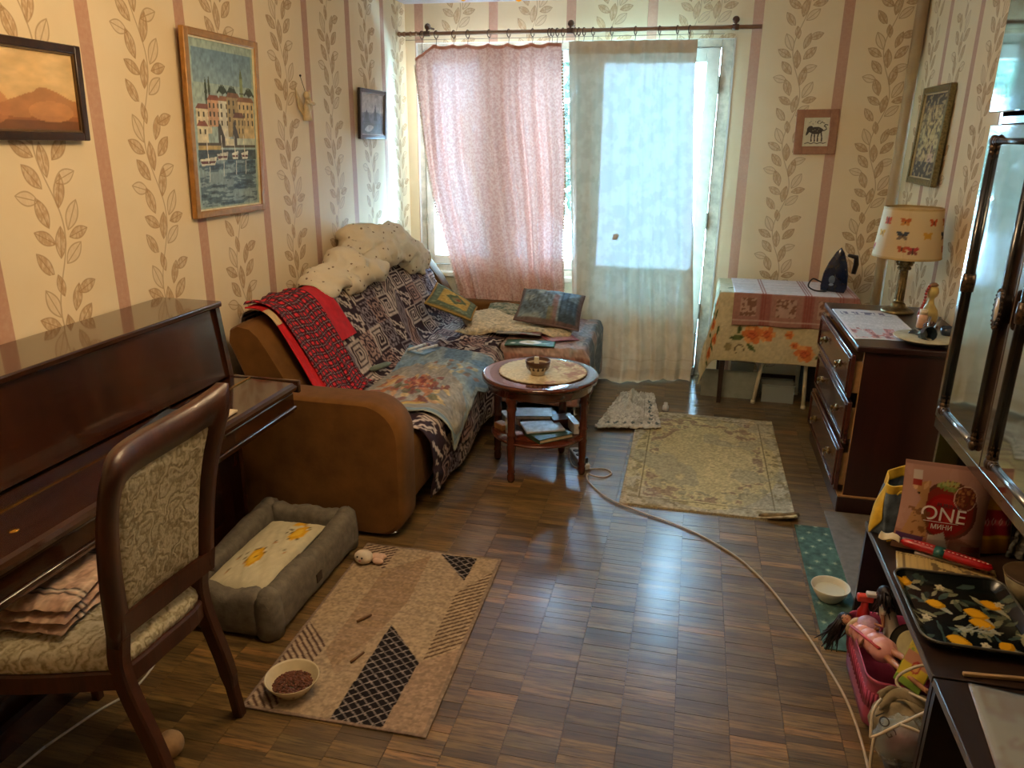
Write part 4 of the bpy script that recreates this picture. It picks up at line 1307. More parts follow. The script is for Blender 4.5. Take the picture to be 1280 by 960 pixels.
# ---- cream duvet bundle on the sofa back
m, bb, N = base_mat('duvet_cloth', .92, 0, .2)
vr = N.new('ShaderNodeTexVoronoi'); N.l.new(N.obj(), vr.inputs['Vector']); vr.inputs['Scale'].default_value = 23; vr.inputs['Randomness'].default_value = .7
N.l.new(N.mix(N.smooth(vr.outputs['Distance'], .15, .18), lin('#8a7862'), lin('#e0d5bd')), bb.inputs['Base Color'])
N.l.new(N.bump(N.noise(N.obj(), 14, 4), .5, .02), bb.inputs['Normal'])
from mathutils import noise as mn
bm = bmesh.new()
def blob(c, r, rot=0):
    M = Matrix.Translation(c) @ Matrix.Rotation(rot, 4, 'X') @ Matrix.Diagonal((r[0], r[1], r[2], 1))
    bmesh.ops.create_uvsphere(bm, u_segments=28, v_segments=18, radius=1, matrix=M)
blob((-1.90, 4.42, 1.0), (.125, .36, .105), -.05); blob((-1.87, 4.55, .94), (.13, .36, .075), -.1); blob((-1.86, 3.93, .915), (.12, .155, .095), .35); blob((-1.88, 3.74, .895), (.10, .15, .050), .3); blob((-1.80, 4.12, .90), (.07, .17, .05), -.25)
blob((-1.86, 4.70, .92), (.12, .24, .10), -.3); blob((-1.80, 4.90, .84), (.06, .13, .08), -.2); blob((-1.92, 4.36, 1.075), (.085, .25, .045)); blob((-1.84, 4.30, .985), (.10, .22, .05), .15)
me = bpy.data.meshes.new('tmp'); bm.to_mesh(me); bm.free()
to = link(bpy.data.objects.new('tmp', me)); md = to.modifiers.new('r', 'REMESH'); md.mode = 'VOXEL'; md.voxel_size = .012
ms = to.modifiers.new('s', 'SMOOTH'); ms.iterations = 1
dg = bpy.context.evaluated_depsgraph_get(); ev = to.evaluated_get(dg).to_mesh()
V = np.array([q.co[:] for q in ev.vertices]); NN = np.array([q.normal[:] for q in ev.vertices]); Fc = [tuple(q.vertices) for q in ev.polygons]
bpy.data.objects.remove(to)
disp = np.array([.012 * math.sin(p[1] * 16 + 5 * math.sin(p[2] * 11 + p[1] * 3)) + .030 * mn.noise(Vector(p) * 7) + .030 * (1 - 2 * abs(mn.noise(Vector((p[0] * 8, p[1] * 9 + p[2] * 6, p[2] * 13))))) + .010 * (1 - 2 * abs(mn.noise(Vector(p) * 21))) for p in V])
V = V + NN * disp[:, None]
V[:, 0] = np.maximum(V[:, 0], XL + .012)
_up = prof[(sl_ > .04) & (sl_ < .75)]; _o = np.argsort(_up[:, 0])
zt = np.interp(V[:, 0], _up[_o, 0], _up[_o, 1])
V[:, 2] = np.where((V[:, 0] > -2.03) & (V[:, 2] < zt + .026) & (V[:, 0] < -1.6), zt + .026, V[:, 2])
o = MB().add(V, Fc, True).build('duvet', m)
tag(o, 'cream dotted duvet bundled on top of the sofa back', 'duvet')
# ------------------------------------------------------------ coffee table
TW = wood('table_cherry', '#3c180e', '#602c1a', 0, .14, 5, 8, .7)
TWV = wood('table_cherry_legs', '#3c180e', '#5d2a18', 2, .25, 6, 8, .4)
TC = (-.69, 3.64); TZ = .52
ct = thing('coffee_table', 'round polished reddish wooden coffee table with turned legs and lower shelf', 'table', (TC[0], TC[1], 0))
MB().lathe([(0, -.012), (.262, -.012), (.280, -.016), (.292, -.026), (.294, -.010), (.290, -.003), (.280, -.0005), (.250, .0), (0, .0)], 72, (TC[0], TC[1], TZ)).build('tabletop', TW, ct)
MB().lathe([(.225, 0), (.262, 0), (.266, .006), (.268, .05), (.274, .058), (.225, .058)], 64, (TC[0], TC[1], TZ - .075)).build('apron', TW, ct)
LEGS = [(-.785, 3.427), (-.468, 3.607), (-.925, 3.690), (-.600, 3.870)]
legs_xy = []
for (x, y) in LEGS:
    a = math.atan2(y - TC[1], x - TC[0]); legs_xy.append((TC[0] + .236 * math.cos(a), TC[1] + .236 * math.sin(a)))
for (x, y) in legs_xy:
    pr = [(0, 0), (.014, 0), (.019, .012), (.020, .035), (.016, .045), (.021, .055), (.021, .060), (.017, .068), (.019, .10), (.0225, .175), (.0235, .182), (.0235, .192), (.021, .198),
          (.021, .245), (.024, .250), (.024, .258), (.020, .264), (.0205, .32), (.0225, .375), (.0255, .382), (.0255, .392), (.022, .400), (.026, .415), (.030, .44), (.030, .450), (0, .450)]
    MB().lathe(pr, 18, (x, y, 0)).box(x - .026, x + .026, y - .026, y + .026, .425, .452, .004).build('leg', TWV, ct)
MB().lathe([(0, 0), (.232, 0), (.243, .006), (.246, .012), (.240, .019), (0, .020)], 60, (TC[0], TC[1], .195)).build('shelf', TW, ct)
SZ = .2155
# doily and bowl on top
def doily(uv):
    p = Pic(uv, '#d9caa4'); u, v = uv[:, 0] - .5, uv[:, 1] - .5
    r = np.hypot(u, v); p.fill(r > .485, '#6e5a3c', .7)
    p.fill((u > .02) & (fbm(uv * 9, 3, 6) > .52), '#b59c7a', .6); p.fill((u > .08) & (fbm(uv * 13, 3, 3) > .62), '#a3746a', .6)
    p.fill((u < 0) & (fbm(uv * 5, 3, 1) > .55), '#d8c69d', .7); p.grain(70, .12, 3, 2); return p.c
dn = 44; R_ = .222
def doi(u, v):
    r = R_ * u * (1 + .012 * math.sin(v * 2 * PI * 40) * (u > .95)); a = v * 2 * PI
    return (TC[0] + .012 + r * math.cos(a), TC[1] + .01 + r * math.sin(a), TZ + .0045 + .002 * abs(math.sin(3 * r * 9 + a * 3)))
P = grid(26, 121, doi); uvv = grid(26, 121, lambda u, v: (.5 + .5 * u * math.cos(v * 2 * PI), .5 + .5 * u * math.sin(v * 2 * PI), 0))[..., :2]
o = MB().sheet(P, .003, uv=uvv).build('doily', P_CLOTH, None, paint=doily); tag(o, 'round cream embroidered doily on the coffee table', 'doily')
BC = (-.690, 3.575)
cb = thing('ceramic_bowl', 'small brown ceramic bowl with dark drop pattern on the doily', 'bowl', (BC[0], BC[1], TZ + .008))
MB().lathe([(0, .0), (.034, .0), (.034, .008), (.044, .020), (.057, .045), (.0625, .072), (.060, .073), (.054, .046), (.040, .022), (0, .014)], 32, (BC[0], BC[1], TZ + .008)).build('body', flat('#b3a389', .35, noise=.15), cb)
MB().lathe([(.0575, .045), (.0635, .072), (.062, .0735), (.059, .0725), (.055, .048)], 32, (BC[0], BC[1], TZ + .008)).build('brown_rim', flat('#4f3320', .3), cb)
for k in range(14):
    a = 2 * PI * k / 14
    M = Matrix.Translation((BC[0], BC[1], TZ + .008)) @ Matrix.Rotation(a, 4, 'Z') @ Matrix.Translation((.0525, 0, .036)) @ Matrix.Rotation(.5, 4, 'Y')
    MB().prism([(-.006, -.008), (.006, -.008), (.004, .006), (0, .013), (-.004, .006)], -.001, .0014, 'x', M).build('drop_mark', flat('#3a261a', .4), cb)
bx = MB().box(-.011, .011, -.007, .007, .0, .075, .002, 2, Matrix.Translation((BC[0] - .008, BC[1] + .012, TZ + .022)) @ Matrix.Rotation(.12, 4, 'X'))
tag(bx.build('small_card_box', flat('#d8cfae', .5)), 'small cream card box standing in the ceramic bowl', 'box')

# on the lower shelf
def slab(name, label, cat, c, w_, d_, h_, rot, z, col, pages=None, tilt=0, rough=.5):
    t = thing(name, label, cat, (c[0], c[1], z), rot)
    if pages:
        MB().box(-w_ / 2, w_ / 2, -d_ / 2, d_ / 2, 0, .003).box(-w_ / 2, w_ / 2, -d_ / 2, d_ / 2, h_ - .003, h_).box(-w_ / 2, -w_ / 2 + .004, -d_ / 2, d_ / 2, .003, h_ - .003).build('cover', flat(col, rough, noise=.25), t, world=False)
        MB().box(-w_ / 2 + .004, w_ / 2 - .004, -d_ / 2 + .004, d_ / 2 - .004, .003, h_ - .003).build('pages', flat(pages, .8), t, world=False)
    else:
        MB().box(-w_ / 2, w_ / 2, -d_ / 2, d_ / 2, 0, h_, .002).build('block', flat(col, rough, noise=.2), t, world=False)
    return t
slab('green_book', 'dark green hardback book at the front of the coffee table shelf', 'book', (-.62, 3.545), .20, .14, .022, .75, SZ, '#2f4a33', '#c8b68c')
slab('white_sheet_pad', 'pad of white paper lying across the green book', 'paper', (-.665, 3.60), .20, .15, .010, .45, SZ + .023, '#d3d4d8')
slab('brown_box', 'dark brown flat box behind the white paper pad', 'box', (-.585, 3.725), .12, .09, .045, .5, SZ, '#4d2a1f')
slab('white_carton', 'white carton at the right end of the table shelf', 'box', (-.515, 3.665), .035, .13, .055, .45, SZ, '#d7d6d2')
slab('blue_book', 'book with blue spine lying at the back of the table shelf', 'book', (-.715, 3.755), .20, .13, .028, .3, SZ, '#3e5266', '#cfcabd')
slab('grey_book', 'grey brown book on top of the blue book', 'book', (-.74, 3.745), .19, .13, .02, .22, SZ + .029, '#8d8078', '#cfc8b4')
slab('white_box', 'pale box on the left side of the table shelf', 'box', (-.86, 3.70), .07, .11, .045, .5, SZ, '#c9c2b6')
slab('wooden_box', 'tan wooden box at the left front of the table shelf', 'box', (-.875, 3.595), .05, .07, .03, .9, SZ, '#9c6c3c')
bt = thing('white_bottle', 'small white plastic bottle on the table shelf by the left front leg', 'bottle', (-.825, 3.545, SZ))
MB().lathe([(0, 0), (.018, 0), (.019, .004), (.019, .06), (.010, .072), (.009, .076), (0, .076)], 18, (-.825, 3.545, SZ)).build('body', flat('#d8d6cd', .35), bt)
MB().lathe([(.0095, .076), (.0095, .098), (.005, .103), (0, .103)], 14, (-.825, 3.545, SZ)).build('cap', flat('#eceae4', .35), bt)
MB().lathe([(.0193, .018), (.0195, .05)], 18, (-.825, 3.545, SZ)).build('label', flat('#a7b7b0', .5), bt)

# power strip and cable
ps = thing('power_strip', 'black and white power strip on the floor under the coffee table', 'power strip', (-.490, 3.765, 0), -1.15)
MB().box(-.12, .12, -.025, .025, .0, .032, .006).build('body', flat('#d0cfc9', .4), ps, world=False)
for k in range(3):
    MB().lathe([(0, 0), (.017, 0), (.017, .003), (0, .001)], 14, (-.07 + k * .06, 0, .0315)).build('socket', flat('#2b2b2b', .5), ps, world=False)
MB().box(.06, .105, -.018, .018, .032, .062, .005).build('plug', flat('#222222', .4), ps, world=False)
CABLE = flat('#b8a283', .45)
cpts = [(-.555, 3.90, .01), (-.55, 3.80, .006), (-.505, 3.675, .006), (-.43, 3.665, .006), (-.345, 3.685, .006), (-.305, 3.64, .006), (-.335, 3.585, .006), (-.385, 3.570, .012), (-.418, 3.585, .014), (-.422, 3.555, .010), (-.395, 3.49, .006), (-.29, 3.345, .008), (-.135, 3.245, .008), (.0, 3.18, .006), (.122, 3.104, .006), (.235, 3.0, .006), (.314, 2.902, .006), (.395, 2.75, .006), (.454, 2.595, .006), (.508, 2.44, .006), (.545, 2.30, .006), (.575, 2.17, .006), (.590, 2.04, .006), (.592, 1.89, .006), (.585, 1.70, .006), (.57, 1.4, .006)]
tag(MB().tube(spline(cpts, 190), .0044, 7).build('extension_cable', CABLE), 'long beige cable looping by the table leg and crossing the floor', 'cable')
tag(MB().tube(spline([(-1.66, 1.40, .005), (-1.62, 1.55, .005), (-1.58, 1.66, .005), (-1.60, 1.8, .005), (-1.66, 1.9, .005)], 40), .004, 6).tube(spline([(-1.69, 1.0, .005), (-1.68, 1.2, .005), (-1.66, 1.40, .005)], 20), .004, 6).build('thin_cable', flat('#b9b2aa', .5)), 'thin pale cable on the dark floor under the dining chair', 'cable')

# ------------------------------------------------------------ rugs, towel
def rug1(uv):
    p = Pic(uv, '#a48e72'); u, v = uv[:, 0], uv[:, 1]
    n = fbm(np.stack([u * 6, v * 120], 1), 3, 2)
    p.fill(n > .5, '#94806a', .5)
    def diag(c1, c2, ang, per, frac, mask):
        q = ((u * math.cos(ang) + v * math.sin(ang)) / per) % 1
        p.fill(mask, c1); p.fill(mask & (q < frac), c2)
    def inside(pts):
        t = Pic(uv, '#000000'); t.poly(pts, '#ffffff'); return t.c[:, 0] > .5
    mid = inside([(.145, .81), (.295, .96), (.31, .63), (.255, .35), (.22, .19), (.135, .30)]); p.fill(mid, '#8d7358', .85)
    mid2 = inside([(.145, .01), (.285, .01), (.30, .485), (.22, .30)]); p.fill(mid2, '#a08a70', .6)
    rb = inside([(.575, .41), (.46, .31), (.447, .0), (.575, .0)]); p.fill(rb, '#8f7763', .85)
    p.fill((mid | rb) & (n > .5), '#a18770', .45)
    diag('#a48f78', '#4f3a30', .75, .019, .42, inside([(.0, .0), (.0, .45), (.125, .33), (.10, .0)]))
    diag('#a48f78', '#4f3a30', 2.2, .019, .42, inside([(.0, 1.02), (.145, 1.02), (.145, .82), (.03, .87)]))
    b1 = inside([(.33, .985), (.485, .98), (.477, .81)]) | inside([(.30, .485), (.46, .31), (.447, .0), (.285, .0)])
    diag('#1f1a1b', '#8a7f78', .85, .026, .13, b1)
    q = ((u * math.cos(2.3) + v * math.sin(2.3)) / .030) % 1; p.fill(b1 & (q < .12), '#8a7f78')
    diag('#a08b70', '#5e4938', 2.25, .019, .40, inside([(.578, .92), (.578, .43), (.47, .32), (.47, .72)]))
    e = np.minimum(np.minimum(u, .58 - u), np.minimum(v, 1.0 - v)); p.fill(e < .008, '#837061')
    p.grain(120, .2, 5, 2); return p.c
def flat_rug(name, label, x0, y0, w_, h_, rot, nu, nv, paint, th_, wob, cat='rug', mat=None):
    c, s = math.cos(rot), math.sin(rot)
    def f(u, v):
        a, b_ = u * w_, v * h_
        return (x0 + a * c - b_ * s, y0 + a * s + b_ * c, th_ + wob(u, v))
    o = MB().sheet(grid(nu, nv, f), th_ * .9, uv=grid(nu, nv, lambda u, v: (u * w_, v * h_, 0))[..., :2]).build(name, mat or P_RUG, None, paint=paint)
    return tag(o, label, cat)
flat_rug('beige_rug', 'narrow beige rug with black and striped diamond blocks in the foreground', -1.215, 1.675, .585, 1.0, .02, 150, 260, rug1, .006, lambda u, v: .002 * abs(wr(u, v)))
def rug2(uv):
    p = Pic(uv, '#b2a78c'); u, v = uv[:, 0], uv[:, 1]; W_, H_ = .80, 1.32
    p.fill(p.ell(W_ / 2, H_ / 2, .36, .60) < 1.1, '#bfae7c', .8); p.fill(fbm(uv * 3, 3, 2) > .52, '#c7b686', .5)
    e = np.minimum(np.minimum(u, W_ - u), np.minimum(v, H_ - v))
    p.fill(np.abs(e - .085) < .004, '#6d6142', .9); p.fill((e < .08) & (fbm(uv * 40, 2, 5) > .6), '#7c7050', .6)
    ring = (p.ell(W_ / 2, H_ / 2, .25, .45) > 1) & (e > .10)
    n = fbm(uv * 26, 3, 9); n2 = fbm(uv * 7, 3, 4)
    p.fill(ring & (n > .56) & (n2 > .44), '#73584f', .5); p.fill(ring & (n < .36) & (n2 > .40), '#66665c', .4); p.fill(ring & (n > .48) & (n < .52) & (n2 > .4), '#c2b083', .5)
    p.fill((n2 < .40), '#8f8a78', .4); p.grain(120, .22, 5, 2); return p.c
def curl2(u, v):
    d = max(0, (u * .8 - .63) / .17) * max(0, (.10 - v * 1.32) / .10)
    return .0015 * abs(wr(u, v)) + .030 * d
flat_rug('faded_rug', 'large faded yellow-beige floral rug in front of the chest of drawers', -.235, 3.315, .80, 1.32, .0, 130, 200, rug2, .008, curl2)
# rolled edge at its near right corner and a frayed near edge
rl = MB().tube(spline([(.40, 3.335, .012), (.46, 3.335, .016), (.52, 3.345, .018), (.575, 3.375, .018)], 12), [.006, .012, .015, .015, .016, .016, .016, .016, .016, .016, .015, .012], 10)
rl_o = rl.build('rolled_corner', flat('#7f6d4c', .95, noise=.3), sc.objects['faded_rug'])
v = []; f = []
for k in range(420):
    x = -.22 + .66 * random.random(); y = 3.315; L = random.uniform(.008, .022); dx = random.uniform(-.008, .008); a = len(v)
    v += [(x - .0015, y, .004), (x + .0015, y, .004), (x + dx, y - L, .001)]; f.append((a, a + 1, a + 2))
tag(MB().add(v, f).build('fringe', flat('#9b8962', .95), sc.objects['faded_rug']), kind='stuff')
def rug3(uv):
    p = Pic(uv, '#4a645c'); u, v = uv[:, 0], uv[:, 1]
    for i in range(5):
        for j in range(16):
            cx, cy = .02 + i * .07 + (j % 2) * .035, .03 + j * .062
            for k in range(3):
                p.leaf(cx, cy, .017, .005, k * PI / 3 + .3, '#7c8f7e', .6)
            p.oval(cx, cy, .006, .006, '#a0a88a', a=.7)
    p.grain(50, .25, 5, 3); return p.c
flat_rug('green_mat', 'narrow dark green mat with pale star flowers beside the low shelves', .552, 2.40, .20, .90, .0, 60, 220, rug3, .005, lambda u, v: 0.0, cat='mat')
def towel_p(uv):
    p = Pic(uv, '#d0c9ba'); u, v = uv[:, 0], uv[:, 1]
    p.fill(fbm(uv * 20, 3, 3) > .55, '#a49d8e', .6)
    for k in range(7): p.oval(.06 + .05 * k, .07 + .004 * math.sin(k * 3), .017, .012, '#55605f', .3 * k, .85)
    for k in range(6): p.oval(.325 + .006 * math.sin(k * 2), .13 + .06 * k, .015, .014, '#55605f', .8 * k, .85)
    p.line([(.02, .14), (.28, .16), (.28, .5)], .003, '#7d7a6f', .7); p.grain(90, .15, 4, 2); return p.c
def towel_h(u, v):
    return .013 * abs(wr(u * 3, v * 3)) + .030 * math.exp(-((u - .32) / .13) ** 2 - ((v - .80) / .16) ** 2) * (1 + .5 * math.sin(u * 40)) + .02 * math.exp(-((u - .38) / .05) ** 2) * (v > .5)
M_t = [(-.470, 4.23), (-.085, 4.32), (-.165, 4.96), (-.375, 4.93)]
def tw(u, v):
    a, b_, c, d = [np.array(q) for q in M_t]
    q = (a * (1 - u) + b_ * u) * (1 - v) + (d * (1 - u) + c * u) * v
    return (q[0], q[1], .019 + towel_h(u, v))
o = MB().sheet(grid(80, 90, tw), .006, uv=grid(80, 90, lambda u, v: (u * .38, v * .6, 0))[..., :2]).build('grey_towel', P_CLOTH, None, paint=towel_p)
tag(o, 'crumpled grey-cream towel with dark spots on the floor by the curtain', 'towel')
j = thing('white_cap', 'tiny white plastic stopper on the floor right of the towel', 'bottlecap', (-.075, 4.70, 0))
MB().lathe([(0, 0), (.020, 0), (.018, .03), (.013, .034), (.013, .05), (0, .05)], 14, (-.075, 4.70, 0)).build('body', flat('#d9d7d0', .3), j)  # loose white cap, narrower at its top

# ------------------------------------------------------------ dining chair
CW = wood('chair_wood', '#2a130b', '#4d2512', 2, .38, 7, 10, .12)
m, bb, N = base_mat('chair_fabric', .85, 0, .3)
v_ = N.obj()
wv = N.new('ShaderNodeTexWave'); wv.inputs['Scale'].default_value = 8; wv.inputs['Distortion'].default_value = 20; wv.inputs['Detail'].default_value = 3; wv.inputs['Detail Scale'].default_value = 2.2
N.l.new(v_, wv.inputs['Vector'])
n1 = N.noise(v_, 90, 3)
f_ = N.m('ADD', N.m('MULTIPLY', wv.outputs['Fac'], .55), N.m('MULTIPLY', n1, .45))
N.l.new(N.ramp(f_, [(.18, '#8a7d5e'), (.34, '#aea385'), (.62, '#bdb294'), (.85, '#cbc1a5')]), bb.inputs['Base Color'])
N.l.new(N.bump(f_, .5, .004), bb.inputs['Normal'])
FAB = m
chair = thing('dining_chair', 'dark wooden dining chair with cream patterned back, pushed to the piano', 'chair', (-1.44, 1.41, 0))
def post(y, top_y, foot_y, fx):
    P = spline([(fx, foot_y, .0), (fx * .5 - .612, lerp(foot_y, y, .5), .20), (-1.245, y, .42), (-1.235, y, .56), (-1.185, lerp(y, top_y, .6), .82), (-1.125, top_y, 1.0)], 26)
    return P
Lp, Rp = post(1.285, 1.185, 1.275, -1.125), post(1.600, 1.592, 1.650, -1.203)
MB().bar(Rp[:15], np.linspace(.030, .038, 15), [.030] * 4 + [.044] * 11, (0, 1, 0)).build('rear_leg', CW, chair)
MB().bar(Lp[:15], np.linspace(.030, .038, 15), [.030] * 4 + [.044] * 11, (0, 1, 0)).build('rear_leg', CW, chair)
# back frame in the (y,z) sheet of the posts
def back_pt(y, z, off=0.0):
    zz = [p[2] for p in Rp]; xx = [p[0] for p in Rp]
    x = np.interp(z, zz, xx)
    t = (y - 1.40) / .21
    return np.array((x + .030 * (1 - t * t) * -1 + .020 + off, y, z))
OUT = spline([(1.266, .505), (1.235, .68), (1.196, .90), (1.185, .965), (1.192, 1.005), (1.225, 1.030), (1.29, 1.036), (1.40, 1.034), (1.50, 1.040), (1.575, 1.056), (1.603, 1.066), (1.606, 1.05), (1.604, .98), (1.606, .80), (1.612, .62), (1.620, .505)], 60)
INN = spline([(1.312, .575), (1.285, .70), (1.250, .88), (1.246, .925), (1.252, .948), (1.275, .958), (1.32, .958), (1.40, .956), (1.47, .960), (1.525, .968), (1.548, .972), (1.556, .96), (1.557, .92), (1.560, .80), (1.566, .68), (1.574, .575)], 60)
v = []; f = []
for off in (-.016, .020):
    for o_, i_ in zip(OUT, INN):
        v += [back_pt(o_[0], o_[1], off * .8), back_pt(lerp(o_[0], i_[0], .5), lerp(o_[1], i_[1], .5), off * 1.08), back_pt(i_[0], i_[1], off * .8)]
K = 60
for k in range(K - 1):
    for j in range(2):
        a = k * 3 + j; f += [(a, a + 1, a + 4, a + 3), (180 + a, 180 + a + 3, 180 + a + 4, 180 + a + 1)]
    a = k * 3; f += [(a, a + 3, 180 + a + 3, 180 + a), (a + 2, 180 + a + 2, 180 + a + 5, a + 5)]
f += [(0, 180, 181, 1), (1, 181, 182, 2), (177, 178, 358, 357), (178, 179, 359, 358)]
MB().add(v, f, True).build('back_frame', CW, chair)
lr = MB(); v = []; f = []
for side in (0, 1):
    for k in range(30):
        yy = lerp(1.275, 1.612, k / 29); sag = .018 * math.sin(PI * k / 29)
        for z in (.525 - sag, .588 - sag): v.append(back_pt(yy, z, .021 if side else -.014))
for k in range(29):
    a = k * 2; b_ = 60 + k * 2
    f += [(a, a + 2, a + 3, a + 1), (b_, b_ + 1, b_ + 3, b_ + 2), (a, b_, b_ + 2, a + 2), (a + 1, a + 3, b_ + 3, b_ + 1)]
f += [(0, 1, 61, 60), (58, 118, 119, 59)]
lr.add(v, f).build('lower_rail', CW, chair)
def panel(u, v, s):
    z = lerp(.565, .965, v); t = (z - .575) / .38
    y = lerp(lerp(1.308, 1.240, t), lerp(1.578, 1.562, t), u)
    e = (min(1, 10 * u, 10 * (1 - u), 8 * v, 8 * (1 - v)))
    return back_pt(y, z, s * (.004 + .012 * e ** .5 + .008 * math.sin(PI * u) * math.sin(PI * v)))
mb = MB(); mb.sheet(grid(24, 30, lambda u, v: panel(u, v, 1)), 0); mb.sheet(grid(24, 30, lambda u, v: panel(1 - u, v, -1)), 0)
mb.build('back_upholstery', FAB, chair)
# seat: wooden frame with padded top, in plan a rounded trapezoid
def seat_poly(g=0.0, n=10):
    A = [(-1.235 + g, 1.275 - g * .3), (-1.225 + g, 1.40), (-1.24 + g, 1.60 + g * .3), (-1.45, 1.655 + g), (-1.655 - g * .5, 1.665 + g), (-1.69 - g, 1.60), (-1.70 - g, 1.40), (-1.69 - g, 1.22), (-1.655 - g * .5, 1.165 - g), (-1.45, 1.205 - g)]
    return [(q[0], q[1]) for q in spline(A + [A[0]], 60)[:-1]]
pl = np.array(seat_poly())
c0 = pl.mean(0)
v = []; f = []
n_ = len(pl)
Ls = [(.385, 1.0), (.430, 1.0), (.436, .985), (.436, .90), (.385, .90)]
for z, s in Ls: v += [(c0[0] + (p[0] - c0[0]) * s, c0[1] + (p[1] - c0[1]) * s, z) for p in pl]
for i in range(5):
    for k in range(n_): f.append((i * n_ + k, i * n_ + (k + 1) % n_, ((i + 1) % 5) * n_ + (k + 1) % n_, ((i + 1) % 5) * n_ + k))
MB().add(v, f).build('seat_frame', CW, chair)
v = []; f = []
Ls = [(.432, .96), (.450, .975), (.468, .96), (.482, .90), (.490, .75), (.494, .45), (.495, .02)]
for z, s in Ls: v += [(c0[0] + (p[0] - c0[0]) * s, c0[1] + (p[1] - c0[1]) * s, z) for p in pl]
for i in range(len(Ls) - 1):
    for k in range(n_): f.append((i * n_ + k, i * n_ + (k + 1) % n_, (i + 1) * n_ + (k + 1) % n_, (i + 1) * n_ + k))
f.append(tuple(range(n_ - 1, -1, -1))); f.append(tuple((len(Ls) - 1) * n_ + k for k in range(n_)))
MB().add(v, f, True).build('seat_cushion', FAB, chair)
for y in (1.215, 1.61):
    MB().bar([(-1.665, y, .40), (-1.665, y, .34), (-1.663, y, .0)], [.042, .040, .026], [.042, .040, .026], (0, 1, 0)).build('front_leg', CW, chair)

# folded plaid blanket on the seat
def plaid(uv):
    p = Pic(uv, '#c2a089'); u, v = uv[:, 0], uv[:, 1]
    p.fill(((u / .075) % 1) < .5, '#ab8771', .55); p.fill(((v / .075) % 1) < .5, '#d0b398', .5)
    for o_ in (.02, .045): p.fill(np.abs(((u + o_) % .22) - .11) < .004, '#3c3230'); p.fill(np.abs(((u + .032) % .22) - .11) < .003, '#d8c8b2')
    p.fill(np.abs(((v + .05) % .15) - .07) < .003, '#d8c2a6', .7); p.grain(100, .2, 3, 2); return p.c
bl = thing('folded_blanket', 'folded pink-brown plaid blanket on the dining chair seat', 'blanket', (-1.56, 1.44, .497))
for k, (z0, z1, s, rot) in enumerate(((.498, .518, 1.0, .0), (.519, .538, .96, .05), (.539, .562, .88, .12))):
    c, s_ = math.cos(rot + .1), math.sin(rot + .1)
    def fp(u, v, top):
        a, b_ = (u - .5) * .25 * s, (v - .5) * .36 * s
        e = min(1, 9 * u, 9 * (1 - u), 9 * v, 9 * (1 - v)) ** .5
        z = lerp((z0 + z1) / 2, z1 if top else z0, e) + (.004 * wr(u * 2, v * 2 + k) if top else 0)
        return (-1.535 + a * c - b_ * s_, 1.445 + a * s_ + b_ * c, z)
    mb = MB(); mb.sheet(grid(40, 50, lambda u, v: fp(u, v, True)), 0, uv=grid(40, 50, lambda u, v: (v * .36, u * .25 + k * .04, 0))[..., :2])
    mb.sheet(grid(40, 50, lambda u, v: fp(1 - u, v, False)), 0, uv=grid(40, 50, lambda u, v: (v * .36, u * .25, 0))[..., :2])
    mb.build('fold', P_CLOTH, bl, paint=plaid)

# ------------------------------------------------------------ dog bed
GREYF = flat('#6d6557', .9, noise=.18, nscale=35, bump=.25)
db = thing('dog_bed', 'grey rectangular dog bed with raised sides between sofa arm and chair', 'dog bed', (-1.50, 2.33, 0))
DX, DY, RZ = (-1.70, -1.265), (1.975, 2.675), .02
def bolster(p0, p1, name='bolster', h=.175, t=.085, seed=0):
    p0, p1 = np.array(p0), np.array(p1); d = p1 - p0; L = np.linalg.norm(d); d /= L; nrm = np.array((-d[1], d[0]))
    v = []; f = []; K, n = 22, 16
    for k in range(K):
        s = k / (K - 1); e = min(1, 12 * s, 12 * (1 - s)) ** .5
        sag = .028 * math.sin(PI * s) * (.6 + .4 * math.sin(seed * 2.1 + 9 * s)); lean = .012
        for i in range(n):
            a = 2 * PI * i / n
            ex, ez = abs(math.cos(a)) ** .55 * math.copysign(1, math.cos(a)), abs(math.sin(a)) ** .6 * math.copysign(1, math.sin(a))
            hh = h - sag
            off = ex * t / 2 * (.85 + .15 * e) * (1 + .06 * wr(s * 2, i * .3 + seed)) * (1.12 - .22 * (ez + 1) / 2)
            z = .004 + (ez + 1) / 2 * hh * (.95 + .05 * e) + .004 * wr(s * 4 + seed, i * .2) * (ez > 0)
            q = p0 + d * L * s + nrm * off
            v.append((q[0], q[1], max(.003, z)))
    for k in range(K - 1):
        for i in range(n): f.append((k * n + i, k * n + (i + 1) % n, (k + 1) * n + (i + 1) % n, (k + 1) * n + i))
    f.append(tuple(range(n - 1, -1, -1))); f.append(tuple((K - 1) * n + i for i in range(n)))
    return MB().add(v, f, True).build(name, GREYF, db)
i_ = .043
bolster((DX[1] - i_, DY[0] + .005), (DX[1] - i_, DY[1] - .005), seed=1)
bolster((DX[0] + i_, DY[0] + .005), (DX[0] + i_, DY[1] - .005), seed=2)
bolster((DX[0] + .07, DY[1] - i_), (DX[1] - .07, DY[1] - i_), seed=3)
bolster((DX[0] + .07, DY[0] + i_), (DX[1] - .07, DY[0] + i_), seed=4)
for (cx, cy) in ((DX[0] + i_, DY[0] + i_), (DX[1] - i_, DY[0] + i_), (DX[0] + i_, DY[1] - i_), (DX[1] - i_, DY[1] - i_)):
    MB().lathe([(.0, .003), (.046, .006), (.050, .05), (.046, .12), (.036, .165), (.018, .183), (0, .186)], 14, (cx, cy, 0)).build('corner', GREYF, db)
MB().box(DX[0] + .05, DX[1] - .05, DY[0] + .05, DY[1] - .05, .004, .05, .01).build('base', GREYF, db)
MB().box(DX[1] - .002, DX[1] + .003, 2.28, 2.32, .05, .085).build('fabric_tab', flat('#3a2a22', .7), db)
